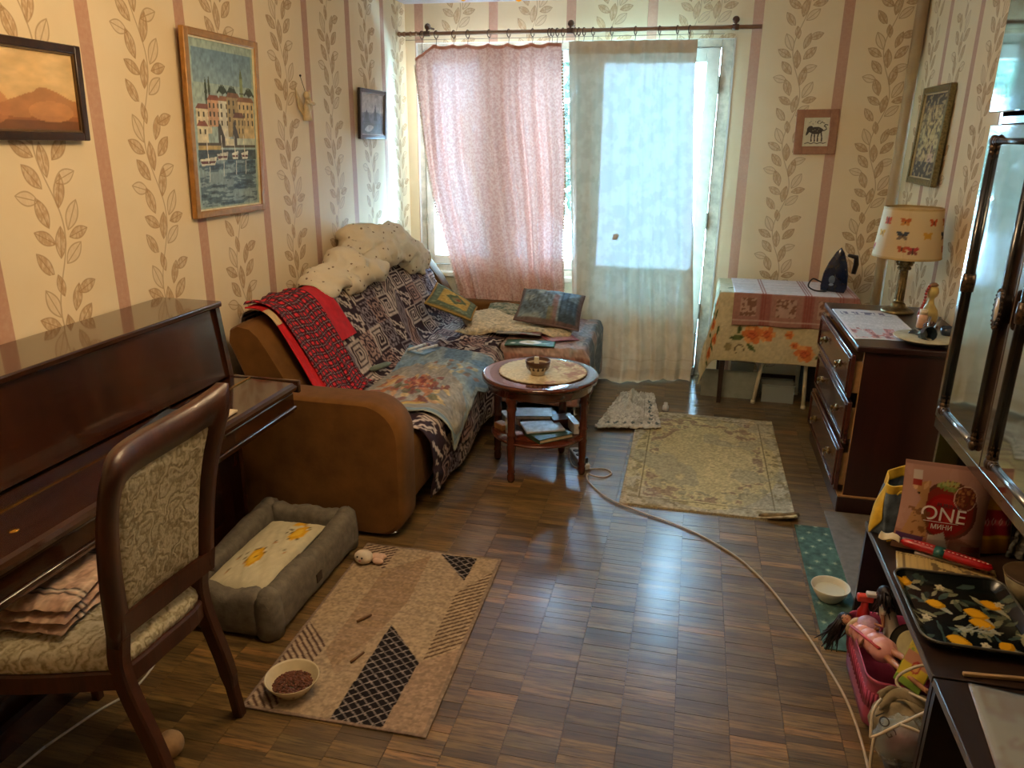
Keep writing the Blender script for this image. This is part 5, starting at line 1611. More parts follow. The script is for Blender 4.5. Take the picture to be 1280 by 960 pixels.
def lemon(uv):
    p = Pic(uv, '#cfc4a2'); u, v = uv[:, 0], uv[:, 1]
    def lem(cx, cy, r, rot):
        p.oval(cx, cy, r * 1.22, r * 1.0, '#55482a', rot); p.oval(cx, cy, r * 1.16, r * .94, '#dca41f', rot); p.oval(cx - .01, cy + .01, r * .7, r * .5, '#e8bb38', rot)
        p.line([(cx - r, cy - r * .6), (cx, cy - r * 1.05), (cx + r, cy - r * .5)], .005, '#e8e2cc')
        for k in (-1, 1): p.line([(cx + k * .02, cy + r * .9), (cx + k * .03, cy + r * 1.5), (cx + k * .05, cy + r * 1.6)], .004, '#55482a')
        p.oval(cx + .008, cy, .008, .006, '#6b4a1c')
    lem(.33, .52, .115, .2); lem(.76, .22, .115, -.4); p.oval(.93, .35, .06, .10, '#dca41f', .3)
    for (a, b_) in ((.3, .78), (.45, .15), (.12, .75), (.9, .25), (.55, .4), (.25, .6)):
        p.leaf(a, b_, .03, .012, a * 9, '#b06c3a', .8); p.leaf(a + .03, b_ + .02, .02, .01, b_ * 7, '#5b5238', .7)
    p.grain(30, .06, 3); return p.c
pillow('lemon_pillow', 'cream pillow printed with yellow lemons lying in the dog bed', [(-1.607, 2.072, .108), (-1.360, 2.078, .112), (-1.362, 2.570, .125), (-1.605, 2.570, .115)], .085, lambda uv: lemon(np.stack([uv[:, 1], 1 - uv[:, 0]], 1)), cat='pillow', flatness=.35)

# ------------------------------------------------------------ things on the floor
def pet_bowl(name, label, c, r, h, col):
    t = thing(name, label, 'bowl', (c[0], c[1], c[2]))
    MB().lathe([(0, 0), (r * .55, 0), (r * .60, .004), (r * .86, h * .6), (r, h), (r * .985, h + .002), (r * .93, h - .003), (r * .80, h * .55), (r * .52, .008), (0, .007)], 36, c).build('dish', flat(col, .25, noise=.05), t)
    return t
FB = (-1.095, 1.775, .0085)
fb_ = pet_bowl('food_bowl', 'cream bowl of brown kibble on the beige rug', FB, .083, .052, '#cfbf9b')
kb = MB(); rg = np.random.default_rng(8)
for k in range(420):
    r = .060 * math.sqrt(rg.uniform()); a = rg.uniform(0, 6.28)
    kb.ball((FB[0] + r * math.cos(a), FB[1] + r * math.sin(a), FB[2] + .018 + .012 * (1 - (r / .06) ** 2) + rg.uniform(0, .006)), .0055, 1, 1, .75, 6)
o = tag(kb.build('kibble', flat('#663820', .7, noise=.4, nscale=150)), 'brown dog kibble filling the cream bowl', 'pet food', kind='stuff')
WB = (.612, 2.715, .0055)
pet_bowl('water_bowl', 'white water bowl on the green mat by the low shelves', WB, .070, .055, '#dcd8c6')
wm, wb_, N = base_mat('water', .03); wb_.inputs['Base Color'].default_value = lin('#cfccb6'); 
o = MB().lathe([(.030, .022), (.052, .036), (.0525, .0375)], 30, WB, smooth=False).build('water', wm)
tag(o, 'water in the white bowl on the green mat', 'water')
ty = thing('plush_toy', 'small pink and cream plush pet toy by the dog bed', 'toy', (-1.165, 2.53, .006))
PK = flat('#d9b6a2', .9, noise=.1); CR = flat('#e2d3bd', .9, noise=.1)
MB().ball((-1.185, 2.525, .034), .034, 1.15, .95, .85, 16).build('head', CR, ty)
MB().ball((-1.135, 2.545, .026), .024, 1.3, .8, .75, 12).ball((-1.125, 2.525, .022), .018, 1.4, .7, .7, 10).ball((-1.125, 2.565, .022), .017, 1.4, .7, .7, 10).build('ears', PK, ty)
MB().ball((-1.20, 2.498, .046), .004, n=8).ball((-1.178, 2.492, .046), .004, n=8).build('eyes', flat('#2b2320', .3), ty)
MB().ball((-1.188, 2.493, .034), .006, 1, .7, .8, 8).build('nose', flat('#c98a80', .6), ty)
for k, (x, y, a, L) in enumerate(((-1.03, 2.17, 1.0, .03), (-.965, 1.965, 1.2, .03))):
    d = np.array((math.cos(a), math.sin(a), 0)) * L
    o = MB().tube([np.array((x, y, .0125)) - d, np.array((x, y, .0125)) + d], .0045, 6).build('chew_stick', flat('#6d4a28', .7))
    tag(o, ['thin brown chew stick on the rug nearer the toy', 'thin brown chew stick in the middle of the beige rug'][k], 'chew stick')
o = MB().ball((-1.300, 1.463, .038), .038, n=18).build('beige_ball', flat('#9a7a55', .8, noise=.15)); tag(o, 'beige ball on the floor behind the near chair leg', 'ball')
# ------------------------------------------------------------ table by the back wall
TBZ = .735
wt = thing('folding_table', 'cloth-covered table by the balcony door with one dark leg showing', 'table', (.59, 5.15, 0))
MB().box(.215, .985, 4.915, 5.40, TBZ - .03, TBZ, .004).build('tabletop', flat('#7d5f41', .5), wt)
for (x, y) in ((.255, 4.945), (.945, 4.945), (.255, 5.37), (.945, 5.37)):
    MB().bar([(x, y, TBZ - .03), (x, y, 0)], [.045, .026], [.045, .026], (1, 0, 0)).build('leg', flat('#2c1a10', .4), wt)
st = thing('white_stool', 'stool with cream tubular legs standing under the cloth-covered table', 'stool', (.63, 5.08, 0))
WHT = flat('#d6cdb2', .4, noise=.06)
MB().lathe([(0, .43), (.15, .43), (.16, .44), (.16, .455), (0, .46)], 28, (.63, 5.10, 0)).build('seat', WHT, st)
for (x, y) in ((.783, 4.955), (.475, 4.985), (.77, 5.24), (.50, 5.25)):
    t = np.array((.63, 5.10)) * .35 + np.array((x, y)) * .65
    MB().tube([(t[0] if x < .7 else x - .015, t[1], .435), (x, y, .002)], .0125, 10).lathe([(0, 0), (.015, 0), (.015, .02), (0, .02)], 10, (x, y, 0)).build('leg', WHT, st)

def cloth_drop(x0, x1, yf, yb, dl, df, z, drs=0.0, wave=.014, off=.006):
    """cloth over a table edge: drops dl on the left, df at the front, drs at the right, round corners"""
    W = x1 - x0; Dp = yb - yf
    def f(u, v):
        a = -dl + u * (dl + W + drs); b_ = -df + v * (df + Dp)
        dx = max(0, -a); dy = max(0, -b_); dx2 = max(0, a - W)
        sx = -1 if dx > 0 else 1
        ddx = max(dx, dx2)
        drop = math.hypot(ddx, dy) if (ddx > 0 and dy > 0) else max(ddx, dy)
        x = x0 + min(max(a, 0), W); y = yf + max(b_, 0)
        if drop > 0:
            an = math.atan2(dy, ddx + 1e-9)
            corner = math.sin(2 * an) if (ddx > 0 and dy > 0) else 0
            fl = off + .02 * min(1, drop / .05) * .3 + .05 * drop + .09 * drop * corner
            wv = wave * min(1, drop / .2) * math.sin((a if dy >= ddx else b_) * 22 + 1) 
            x += sx * (fl * math.cos(an) if ddx > 0 else 0) + sx * .03 * corner * min(1, drop * 3) + (sx * wv if ddx > dy else 0)
            y -= (fl * math.sin(an) if dy > 0 else 0) + .02 * corner * min(1, drop * 3) + (wv if dy >= ddx else 0)
        return (x, y, z + .001 - max(0, drop - .004))
    return f
def roses(uv):
    p = Pic(uv, '#c3b690'); u, v = uv[:, 0], uv[:, 1]
    p.fill(fbm(uv * 6, 3, 2) > .55, '#cdc09c', .6)
    def rose(cx, cy, r, c1='#c9743f', c2='#d99a5c'):
        for k in range(6): a = k * 1.05; p.oval(cx + r * .55 * math.cos(a), cy + r * .5 * math.sin(a), r * .55, r * .45, c1 if k % 2 else c2, a)
        p.oval(cx, cy, r * .5, r * .45, '#c4643a'); p.line([(cx - r * .3, cy), (cx, cy + r * .2), (cx + r * .3, cy - r * .1)], r * .06, '#96432a'); p.line([(cx - r * .6, cy - r * .2), (cx, cy - r * .5), (cx + r * .6, cy)], r * .05, '#a8532f')
    def lf(cx, cy, r, rot): p.leaf(cx, cy, r, r * .42, rot, '#5d6a3c'); p.line([(cx - r * .8 * math.cos(rot), cy - r * .8 * math.sin(rot)), (cx + r * .8 * math.cos(rot), cy + r * .8 * math.sin(rot))], .0025, '#3e4527')
    DL = .40
    rose(DL + .21, .175, .060); rose(DL + .295, .185, .050); lf(DL + .12, .15, .045, .1); lf(DL + .21, .09, .035, -.7); lf(DL + .13, .20, .03, 1.4)
    rose(DL + .43, .185, .025); rose(DL + .53, .075, .055); lf(DL + .62, .06, .035, .4); rose(DL + .47, .12, .025)
    p.oval(DL + .14, .075, .03, .03, '#5a4a30'); p.oval(DL + .14, .075, .026, .026, '#c3b690'); p.oval(DL + .07, .09, .022, .03, '#8d8058')
    for (a, b_) in ((.30, .25), (.16, .30), (.24, .08), (.33, .40), (.08, .5), (.20, .62), (.34, .14)):
        rose(a, b_, .04); lf(a + .05, b_ + .05, .035, 1.1); lf(a - .04, b_ - .05, .03, 2.2)
    for k in range(10): lf(.1 + .09 * k, .60 + .03 * math.sin(k * 3), .03, k)
    p.grain(80, .1, 3, 2); return p.c
cl = thing('floral_tablecloth', 'olive-cream tablecloth with orange roses hanging low at its left corner', 'tablecloth', (.59, 5.1, TBZ))
f_ = cloth_drop(.208, .99, 4.905, 5.405, .40, .435, TBZ + .003, wave=.010)
DLU, DFV = .40 + .782, .435 + .50
MB().sheet(grid(130, 110, f_), .0015, uv=grid(130, 110, lambda u, v: (u * DLU, v * DFV, 0))[..., :2]).build('cloth', P_CLOTH, cl, paint=roses)
def runner(uv):
    p = Pic(uv, '#dcd3d3'); u, v = uv[:, 0], uv[:, 1]
    R = '#8d4a42'
    p.fill(v < .205, '#97695b', .9)  # front drop painted browner: its red print and its shade together
    for c in (.17, .185, .20, .42, .435, .45, .455, .62, .635, .70, .71): p.fill(np.abs(u - c) < .0035, R, .8)
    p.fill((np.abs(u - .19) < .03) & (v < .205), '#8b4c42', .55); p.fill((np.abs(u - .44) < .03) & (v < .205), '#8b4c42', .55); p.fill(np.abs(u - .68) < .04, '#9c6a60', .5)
    for (a, b_) in ((.04, .14), (.255, .375), (.50, .60)):
        m_ = (u > a) & (u < b_) & (v > .06) & (v < .17); n = (fbm(uv * 70, 2, 4) > .5); p.fill(m_, '#b19384'); p.fill(m_ & n, '#7d5b49')
    for k in (.02, .03, .18): p.fill(np.abs(v - k) < .003, '#c9b3a6', .7)
    for k in np.arange(.24, .7, .035): p.fill(np.abs(v - k) < .003, '#b9a7a4', .6)
    p.grain(90, .08, 3, 2); return p.c
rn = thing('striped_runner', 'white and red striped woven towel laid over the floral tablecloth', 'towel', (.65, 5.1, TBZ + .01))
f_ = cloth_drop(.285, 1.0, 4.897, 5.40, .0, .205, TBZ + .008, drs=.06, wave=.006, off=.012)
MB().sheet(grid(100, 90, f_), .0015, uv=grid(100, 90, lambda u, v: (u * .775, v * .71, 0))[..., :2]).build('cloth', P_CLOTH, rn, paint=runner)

# steam iron standing on its heel
NAVY = flat('#18233d', .2, noise=.2, coat=.5)
irn = thing('steam_iron', 'dark navy steam iron standing on its heel on the striped towel', 'iron', (.90, 5.08, TBZ + .011))
Mi = Matrix.Translation((.888, 5.075, TBZ + .012)) @ Matrix.Rotation(-.25, 4, 'Z') @ Matrix.Rotation(.05, 4, 'Y')
out = [(-.062, 0), (-.066, .03), (-.062, .11), (-.045, .18), (-.020, .245), (0, .275), (.020, .245), (.042, .18), (.058, .11), (.062, .03), (.052, 0)]
L = [(-.030, .93), (-.026, 1.0), (-.012, 1.0), (.0, .93), (.025, .84), (.05, .55)]
v = []; f = []; n_ = len(out)
for yy, s in L: v += [tuple(Mi @ Vector((p[0] * s * 1.2, yy, .13 + (p[1] - .13) * s if yy < .0 else p[1] * s))) for p in out]
for i in range(len(L) - 1):
    for k in range(n_): f.append((i * n_ + k, i * n_ + (k + 1) % n_, (i + 1) * n_ + (k + 1) % n_, (i + 1) * n_ + k))
f.append(tuple(range(n_))); f.append(tuple((len(L) - 1) * n_ + k for k in range(n_ - 1, -1, -1)))
MB().add(v, f, True).build('body', NAVY, irn)
MB().ball(Mi @ Vector((-.018, -.030, .075)), .020, 1, .5, 1.3, 14).build('water_window', flat('#5d6f86', .15), irn)
MB().ball(Mi @ Vector((-.018, -.036, .045)), .012, 1.2, .5, .7, 12).build('dial', flat('#7d93ad', .2), irn)
MB().tube([Mi @ Vector(q) for q in ((.045, .035, .225), (.088, .070, .215), (.095, .080, .17), (.090, .078, .11))], [.010, .016, .017, .014], 10).build('handle', flat('#1b1514', .4), irn)
cdp = spline([Mi @ Vector((-.05, .03, .03)), (.80, 5.07, TBZ + .07), (.755, 5.06, TBZ + .085), (.735, 5.06, TBZ + .04), (.77, 5.04, TBZ + .018), (.82, 5.03, TBZ + .016), (.84, 5.04, TBZ + .016)], 40)
MB().tube(cdp, .005, 6).build('cord', flat('#15110f', .5), irn)

# things under the table
gm, gb, N = base_mat('clear_plastic', .08, 0, .5)
tr_ = N.new('ShaderNodeBsdfTransparent'); mx = N.new('ShaderNodeMixShader'); mx.inputs[0].default_value = .42
gb.inputs['Base Color'].default_value = lin('#b9c4c2')
N.l.new(tr_.outputs[0], mx.inputs[1]); N.l.new(gb.outputs[0], mx.inputs[2]); N.l.new(mx.outputs[0], N.n['Material Output'].inputs[0])
CLEAR = gm
gp = MB().box(.140, .50, -.003, .003, 0, .185, .001, 1, Matrix.Translation((0, 5.06, 0)) @ Matrix.Rotation(-.10, 4, 'X'))
tag(gp.build('glass_sheet', flat('#8f958a', .12, noise=.06)), 'pale glass sheet propped up on the floor under the table', 'glass sheet')
def tub(name, label, x0, x1, y0_, y1_, h):
    t = thing(name, label, 'container', ((x0 + x1) / 2, (y0_ + y1_) / 2, 0))
    b = MB(); w_ = .004
    b.box(x0, x1, y0_, y0_ + w_, 0, h).box(x0, x1, y1_ - w_, y1_, 0, h).box(x0, x0 + w_, y0_ + w_, y1_ - w_, 0, h).box(x1 - w_, x1, y0_ + w_, y1_ - w_, 0, h).box(x0 + w_, x1 - w_, y0_ + w_, y1_ - w_, 0, w_)
    b.build('body', CLEAR, t)
    MB().box(x0 - .006, x1 + .006, y0_ - .006, y1_ + .006, h, h + .012, .004).build('lid', CLEAR, t)
    MB().box(x0 + .03, x1 - .03, y0_ + .03, y1_ - .03, .006, h * .5, .01).build('contents', flat('#8f958f', .6, noise=.3), t)
tub('plastic_tub', 'clear plastic tub behind the stool legs under the table', .53, .73, 5.03, 5.19, .11)
tub('plastic_tub', 'taller clear plastic tub behind the propped glass sheet', .33, .47, 5.12, 5.27, .22)
o = MB().box(.79, .915, 5.09, 5.33, 0, .30, .03, 3).build('dark_bag', flat('#1c1a18', .7, noise=.3)); tag(o, 'dark bag standing in the shade under the right end of the table', 'bag')

# ------------------------------------------------------------ chest of drawers
MAH = wood('chest_mahogany', '#21100c', '#381a13', 2, .3, 4, 8, .3)
MAHF = wood('chest_mahogany_front', '#35170f', '#54281b', 1, .24, 5, 8, .5)
PALE = flat('#a3794a', .6)
cx0, cx1, cy0, cy1 = .775, 1.25, 3.49, 4.40
cst = thing('chest_of_drawers', 'dark red-brown three-drawer chest standing against the right wall', 'chest', (1.0, 3.95, 0))
MB().box(cx0, cx1, cy0, cy0 + .02, .085, .775).build('side', MAH, cst); MB().box(cx0, cx1, cy1 - .02, cy1, .085, .775).build('side', MAH, cst)
MB().box(cx1 - .012, cx1, cy0 + .02, cy1 - .02, .085, .775).build('back', MAH, cst)
MB().box(.738, 1.256, 3.468, 4.422, .775, .802, .006).build('top', MAH, cst)
MB().box(.752, 1.25, 3.482, 4.408, .0, .080, .006).build('plinth', MAH, cst)
MB().box(.752, 1.25, 3.480, 4.41, .080, .0875, .001).build('plinth_edge', PALE, cst)
MB().box(.7745, .776, cy0 - .0008, cy0 + .012, .088, .775).build('edge_strip', PALE, cst)
KN = flat('#7a6236', .3, .9, noise=.2)
for (z0, z1, pull) in ((.555, .752, .030), (.335, .535, .018), (.105, .315, .026)):
    xf = .757 - pull
    dw = MB().box(xf, xf + .020, cy0 + .006, cy1 - .006, z0, z1, .004).build('drawer', MAHF, cst)
    MB().box(xf - .007, xf, cy0 + .022, cy1 - .022, z0 + .016, z0 + .030, .002).box(xf - .007, xf, cy0 + .022, cy1 - .022, z1 - .030, z1 - .016, .002).box(xf - .007, xf, cy0 + .022, cy0 + .036, z0 + .030, z1 - .030, .002).box(xf - .007, xf, cy1 - .036, cy1 - .022, z0 + .030, z1 - .030, .002).build('moulding', MAHF, dw)
    MB().box(xf + .020, cx1 - .05, cy0 + .026, cy0 + .038, z0 + .02, z1 - .03).box(xf + .020, cx1 - .05, cy1 - .038, cy1 - .026, z0 + .02, z1 - .03).box(xf + .020, cx1 - .05, cy0 + .038, cy1 - .038, z0 + .02, z0 + .028).build('drawer_box', PALE, dw)
    for y in (3.72, 4.17):
        zc = (z0 + z1) / 2
        kb_ = MB().lathe([(0, 0), (.018, 0), (.018, .004), (.007, .008), (.006, .016), (.011, .020), (.009, .027), (0, .029)], 12, M=Matrix.Translation((xf, y, zc)) @ Matrix.Rotation(-PI / 2, 4, 'Y'))
        kb_.tube(spline([(xf - .014, y - .022, zc + .002), (xf - .022, y - .018, zc - .020), (xf - .022, y + .018, zc - .020), (xf - .014, y + .022, zc + .002)], 12), .0028, 6)
        kb_.ball((xf - .006, y - .022, zc + .004), .007, n=8).ball((xf - .006, y + .022, zc + .004), .007, n=8)
        kb_.build('handle', KN, dw)
CZ = .802
def news(uv):
    p = Pic(uv, '#cfc9c6'); u, v = uv[:, 0], uv[:, 1]
    ln = (np.sin(v * 260) > .1) & (fbm(np.stack([u * 60, np.floor(v * 41)], 1), 2, 3) > .42)
    p.fill(ln & (u > .05) & (u < .95) & (v > .34) & (v < .78), '#9a9592', .6)
    n = fbm(uv * 12, 3, 7); m_ = (v > .04) & (v < .34) & (u > .05) & (u < .95); p.fill(m_ & (n > .46), '#b0605a', .75); p.fill(m_ & (n < .42), '#b9b6b4'); p.fill(m_ & (n > .60), '#6d3f40', .7)
    p.fill((v > .82) & (v < .9) & (fbm(np.stack([u * 28, v * 6], 1), 2, 5) > .5) & (u > .1) & (u < .8), '#54506a', .85)
    p.fill((np.abs(u - .5) < .006), '#aaa5a2'); p.line([(.1, .8), (.9, .80)], .004, '#7d7a80'); return p.c
# page upright for somebody standing at the near side: u to the right (+x), v away (+y)
P = grid(60, 90, lambda u, v: (lerp(.748, 1.045, u), lerp(3.60, 4.24, v) + .02 * u, CZ + .0025 + .001 * math.sin(u * 6)))
o = MB().sheet(P, .002, uv=grid(60, 90, lambda u, v: (u, v, 0))[..., :2]).build('newspaper', P_PAPER, None, paint=news); tag(o, 'white newspaper with red pictures spread on the chest of drawers', 'newspaper')

# table lamp
LC = (1.063, 4.24)
lp = thing('table_lamp', 'brass column table lamp with cream shade printed with butterflies', 'lamp', (LC[0], LC[1], CZ + .004))
z0 = CZ + .005
MB().lathe([(0, 0), (.078, 0), (.080, .006), (.070, .016), (.052, .024), (.036, .030), (.034, .042), (.026, .050), (0, .05)], 36, (LC[0], LC[1], z0)).build('base', BRASS_OLD, lp)
b = MB(); b.lathe([(.022, .05), (.025, .056), (.021, .062), (.0185, .20), (.0175, .205), (.0235, .210), (0, .212)], 24, (LC[0], LC[1], z0))
for k in range(10):
    a = 2 * PI * k / 10; b.tube([(LC[0] + .0195 * math.cos(a), LC[1] + .0195 * math.sin(a), z0 + .064), (LC[0] + .0175 * math.cos(a), LC[1] + .0175 * math.sin(a), z0 + .202)], .004, 6)
b.build('column', BRASS_OLD, lp)
b = MB().lathe([(.018, .21), (.022, .225), (.026, .245), (.032, .255), (.032, .262), (0, .262)], 20, (LC[0], LC[1], z0))
for k in range(8):
    a = 2 * PI * k / 8
    for (r, z, s) in ((.024, .226, .009), (.030, .246, .009), (.036, .256, .008)): b.ball((LC[0] + r * math.cos(a + z * 9), LC[1] + r * math.sin(a + z * 9), z0 + z), s, n=8)
b.build('capital', BRASS_OLD, lp)
MB().lathe([(.007, .262), (.007, .36), (.014, .362), (.014, .40), (0, .405)], 12, (LC[0], LC[1], z0)).build('lamp_holder', flat('#3a2f22', .4), lp)
def shade_p(uv):
    p = Pic(uv, '#d8bf92'); u, v = uv[:, 0], uv[:, 1]
    def bf(cx, cy, r, c1, c2=None):
        for s in (-1, 1):
            p.leaf(cx + s * r * .55, cy + r * .35, r * .75, r * .45, .7 * s, c1); p.leaf(cx + s * r * .45, cy - r * .35, r * .6, r * .36, -.7 * s, c2 or c1)
        p.leaf(cx, cy, r * .12, r * .8, 0, '#4a3020')
    H_ = .24
    for i in range(4):
        o_ = i * .25
        bf((.03 + o_) % 1, .170, .018, '#c4552c'); bf((.015 + o_) % 1, .120, .017, '#cf9a3a'); bf((.13 + o_) % 1, .175, .020, '#b9622f', '#c98a45'); bf((.125 + o_) % 1, .115, .020, '#3f4652', '#7d6a58'); bf((.135 + o_) % 1, .055, .017, '#bb5a34')
        bf((-.05 + o_) % 1, .045, .021, '#b9403c', '#8d4a3a'); bf((-.08 + o_) % 1, .115, .018, '#5a79a8'); bf((-.07 + o_) % 1, .18, .017, '#a06a74'); bf((-.1 + o_) % 1, .07, .013, '#7d93b4')
    p.fill((v < .008) | (v > .232), '#c2a572'); return p.c
def sh(u, v):
    a = u * 2 * PI - 1.9; r = lerp(.158, .133, v); return (LC[0] + r * math.cos(a), LC[1] + r * math.sin(a), lerp(1.093, 1.333, v))
m, b_, N = base_mat('lamp_shade_cloth', .85)
at = N.new('ShaderNodeAttribute', attribute_name='Col'); N.l.new(at.outputs['Color'], b_.inputs['Base Color'])
tlm = N.new('ShaderNodeBsdfTranslucent'); N.l.new(at.outputs['Color'], tlm.inputs[0]); mx = N.new('ShaderNodeMixShader'); mx.inputs[0].default_value = .25
N.l.new(b_.outputs[0], mx.inputs[1]); N.l.new(tlm.outputs[0], mx.inputs[2]); N.l.new(mx.outputs[0], N.n['Material Output'].inputs[0])
# stretch u so that butterflies keep their shape: paint uses u in turns, scale 0.95 m circumference
def shade_paint(uv):
    q = uv.copy(); return shade_p_scaled(q)
def shade_p_scaled(uv):
    p = Pic(uv * np.array((.92, 1.0)), '#d8bf92')
    def bf(cx, cy, r, c1, c2=None):
        for s in (-1, 1):
            p.leaf(cx + s * r * .55, cy + r * .35, r * .75, r * .45, .7 * s, c1); p.leaf(cx + s * r * .45, cy - r * .35, r * .6, r * .36, -.7 * s, c2 or c1)
        p.leaf(cx, cy, r * .12, r * .8, 0, '#4a3020')
    for i in range(5):
        o_ = i * .23 - .14
        bf(.03 + o_, .180, .020, '#c4552c'); bf(.005 + o_, .118, .020, '#cf9a3a'); bf(.125 + o_, .180, .023, '#b9622f', '#c98a45'); bf(.12 + o_, .115, .024, '#3f4652', '#7d6a58'); bf(.13 + o_, .05, .020, '#bb5a34')
        bf(-.055 + o_, .045, .022, '#b9403c', '#8d4a3a')
    p.fill((p.v < .008) | (p.v > .232), '#c2a572'); return p.c
MB().sheet(grid(160, 50, sh), -.002, uv=grid(160, 50, lambda u, v: (u, v * .24, 0))[..., :2]).build('lamp_shade', m, lp, paint=shade_paint)
MB().tube([sh(u, 0.0) for u in np.linspace(0, 1, 49)[:-1]], .0035, 6, closed=True).build('bottom_trim', flat('#b9995f', .7), lp)
MB().tube([sh(u, 1.0) for u in np.linspace(0, 1, 49)[:-1]], .0035, 6, closed=True).build('top_trim', flat('#b9995f', .7), lp)

# figurine, small jar, cone, plate with glassware
fg = thing('gourd_figurine', 'ochre gourd-shaped figurine with red bead string beside the lamp', 'figurine', (1.142, 3.99, CZ))
OC = flat('#b39a55', .35, noise=.12)
MB().lathe([(0, 0), (.026, .001), (.040, .018), (.044, .040), (.036, .072), (.018, .100), (.013, .120), (.014, .130), (.024, .142), (.029, .160), (.025, .178), (.012, .190), (0, .192)], 24, (1.142, 3.99, CZ + .001)).build('body', OC, fg)
MB().lathe([(0, .186), (.016, .187), (.022, .196), (.012, .204), (0, .206)], 14, (1.142, 3.99, CZ)).build('cap', flat('#7d5a3a', .6), fg)
bd = MB()
for q in spline([(1.118, 3.968, CZ + .19), (1.106, 3.955, CZ + .165), (1.104, 3.95, CZ + .13), (1.098, 3.948, CZ + .10), (1.09, 3.945, CZ + .075), (1.085, 3.94, CZ + .05)], 13): bd.ball(q, .0075, n=8)
tag(bd.build('bead_string', flat('#9c3a2c', .3), fg), kind='stuff')
jr = thing('spice_jar', 'small cream jar with pinkish contents in front of the figurine', 'jar', (1.094, 3.90, CZ))
MB().lathe([(0, 0), (.020, 0), (.022, .004), (.022, .055), (.016, .066), (0, .066)], 18, (1.094, 3.90, CZ + .003)).build('body', flat('#c99a78', .3, noise=.15), jr)
MB().lathe([(0, .066), (.017, .066), (.017, .088), (0, .089)], 16, (1.094, 3.90, CZ + .003)).build('lid', flat('#d9bf97', .4), jr)
pc = thing('pine_cone', 'brown pine cone lying between the jar and the plate', 'pine cone', (1.105, 3.80, CZ))
b = MB().ball((1.105, 3.80, CZ + .028), .022, 1.1, 1, 1, 10)
for k in range(40):
    a = k * 2.4; z = -1 + 2 * (k + .5) / 40; r = math.sqrt(1 - z * z)
    b.ball((1.105 + .025 * r * math.cos(a), 3.80 + .025 * r * math.sin(a), CZ + .030 + .024 * z), .008, 1, 1, .6, 6)
b.build('scales', flat('#5d3f26', .7, noise=.3), pc)
PLC = (1.035, 3.60)
plt_ = thing('grey_plate', 'round grey-green plate with cream rim at the near edge of the chest', 'plate', (PLC[0], PLC[1], CZ + .004))
MB().lathe([(0, .0), (.075, .0), (.085, .004), (.122, .020), (.128, .023), (.126, .026), (.118, .024), (.082, .010), (0, .007)], 48, (PLC[0], PLC[1], CZ + .004)).build('dish', flat('#4d564f', .35, noise=.1), plt_)
MB().lathe([(.119, .0245), (.129, .0225), (.130, .025), (.126, .0275)], 48, (PLC[0], PLC[1], CZ + .004)).build('rim', flat('#b3a888', .25), plt_)
gm, gb, N = base_mat('dark_glass', .05, 0, .8); gb.inputs['Base Color'].default_value = lin('#39434a'); gb.inputs['Transmission Weight'].default_value = .5
gl_ = thing('glass_goblet', 'small faceted glass goblet lying on the grey plate', 'goblet', (1.035, 3.58, CZ + .016))
Mg = Matrix.Translation((1.02, 3.575, CZ + .046)) @ Matrix.Rotation(1.25, 4, 'X') @ Matrix.Rotation(.3, 4, 'Y')
MB().lathe([(0, -.02), (.018, -.016), (.030, .0), (.034, .025), (.032, .045), (.029, .045), (.030, .02), (.02, -.005), (0, -.01)], 12, M=Mg, smooth=False).build('bowl', gm, gl_)
MB().lathe([(0, -.075), (.028, -.075), (.026, -.070), (.006, -.062), (.005, -.02), (0, -.02)], 14, M=Mg).build('stem', gm, gl_)
SIL = flat('#b9bcc0', .2, 1.0, noise=.1)
for k, (p0, p1, lb) in enumerate((((1.06, 3.62, CZ + .035), (1.11, 3.70, CZ + .10), 'silver spoon on the plate, handle pointing up to the wall'), ((1.05, 3.655, CZ + .03), (1.075, 3.72, CZ + .095), 'silver spoon on the plate, the one nearer the lamp'))):
    t = thing('silver_spoon', lb, 'spoon', p0)
    MB().tube([p0, p1], [.003, .005], 6, flatten=.5).build('handle', SIL, t); MB().ball(p0, .014, 1, 1.3, .45, 12).build('bowl', SIL, t)
o = MB().lathe([(0, 0), (.022, 0), (.028, .02), (.029, .045), (.026, .045), (.024, .02), (0, .006)], 18, (1.135, 3.655, CZ + .022)).build('navy_cup', flat('#232a38', .25)); tag(o, 'small navy cup on the right side of the grey plate', 'cup')
o = MB().box(1.165, 1.235, 3.70, 3.80, CZ, CZ + .035, .003).build('cream_box', flat('#d8cbaa', .6)); tag(o, 'small cream box against the right wall behind the plate', 'box')

# ------------------------------------------------------------ wall unit with glossy doors
DKW = wood('unit_wood', '#241811', '#3d2a1f', 2, .12, 4, 10, .8)
BLACK = flat('#120e0c', .22, noise=.5, nscale=90, coat=.3)
BRZ = flat('#4d3a28', .3, .6, noise=.6, nscale=120)
BAR_LIT = flat('#8f9296', .18, .8, noise=.2)  # bottom bar of the black frame, reflected light put into its colour
gm, gb, N = base_mat('door_mirror', .05, 1.0, .5); gb.inputs['Base Color'].default_value = lin('#d3dde0')
UPM, _ub, _UN = base_mat('dark_mirror_lacquer', .06, 1.0, .5); _ub.inputs['Base Color'].default_value = lin('#95a3a8')
DOORW = wood('unit_door_wood', '#241811', '#3d2a1f', 2, .12, 4, 10, 1.0)
DOORW.node_tree.nodes['Principled BSDF'].inputs['Coat IOR'].default_value = 2.8
N.l.new(N.bump(N.noise(N.obj(), 3.5, 2), .08, .02), gb.inputs['Normal']); DGL = gm
wu = thing('wall_unit', 'tall dark glossy wall unit with framed glass doors on the right', 'cabinet', (1.08, 1.9, 0))
UY0, UY1 = .94, 2.742
UX = .861
for y in (UY0, UY1 - .02): MB().box(UX + .022, 1.262, y, y + .02, 0, 2.35).build('side_panel', DKW, wu)
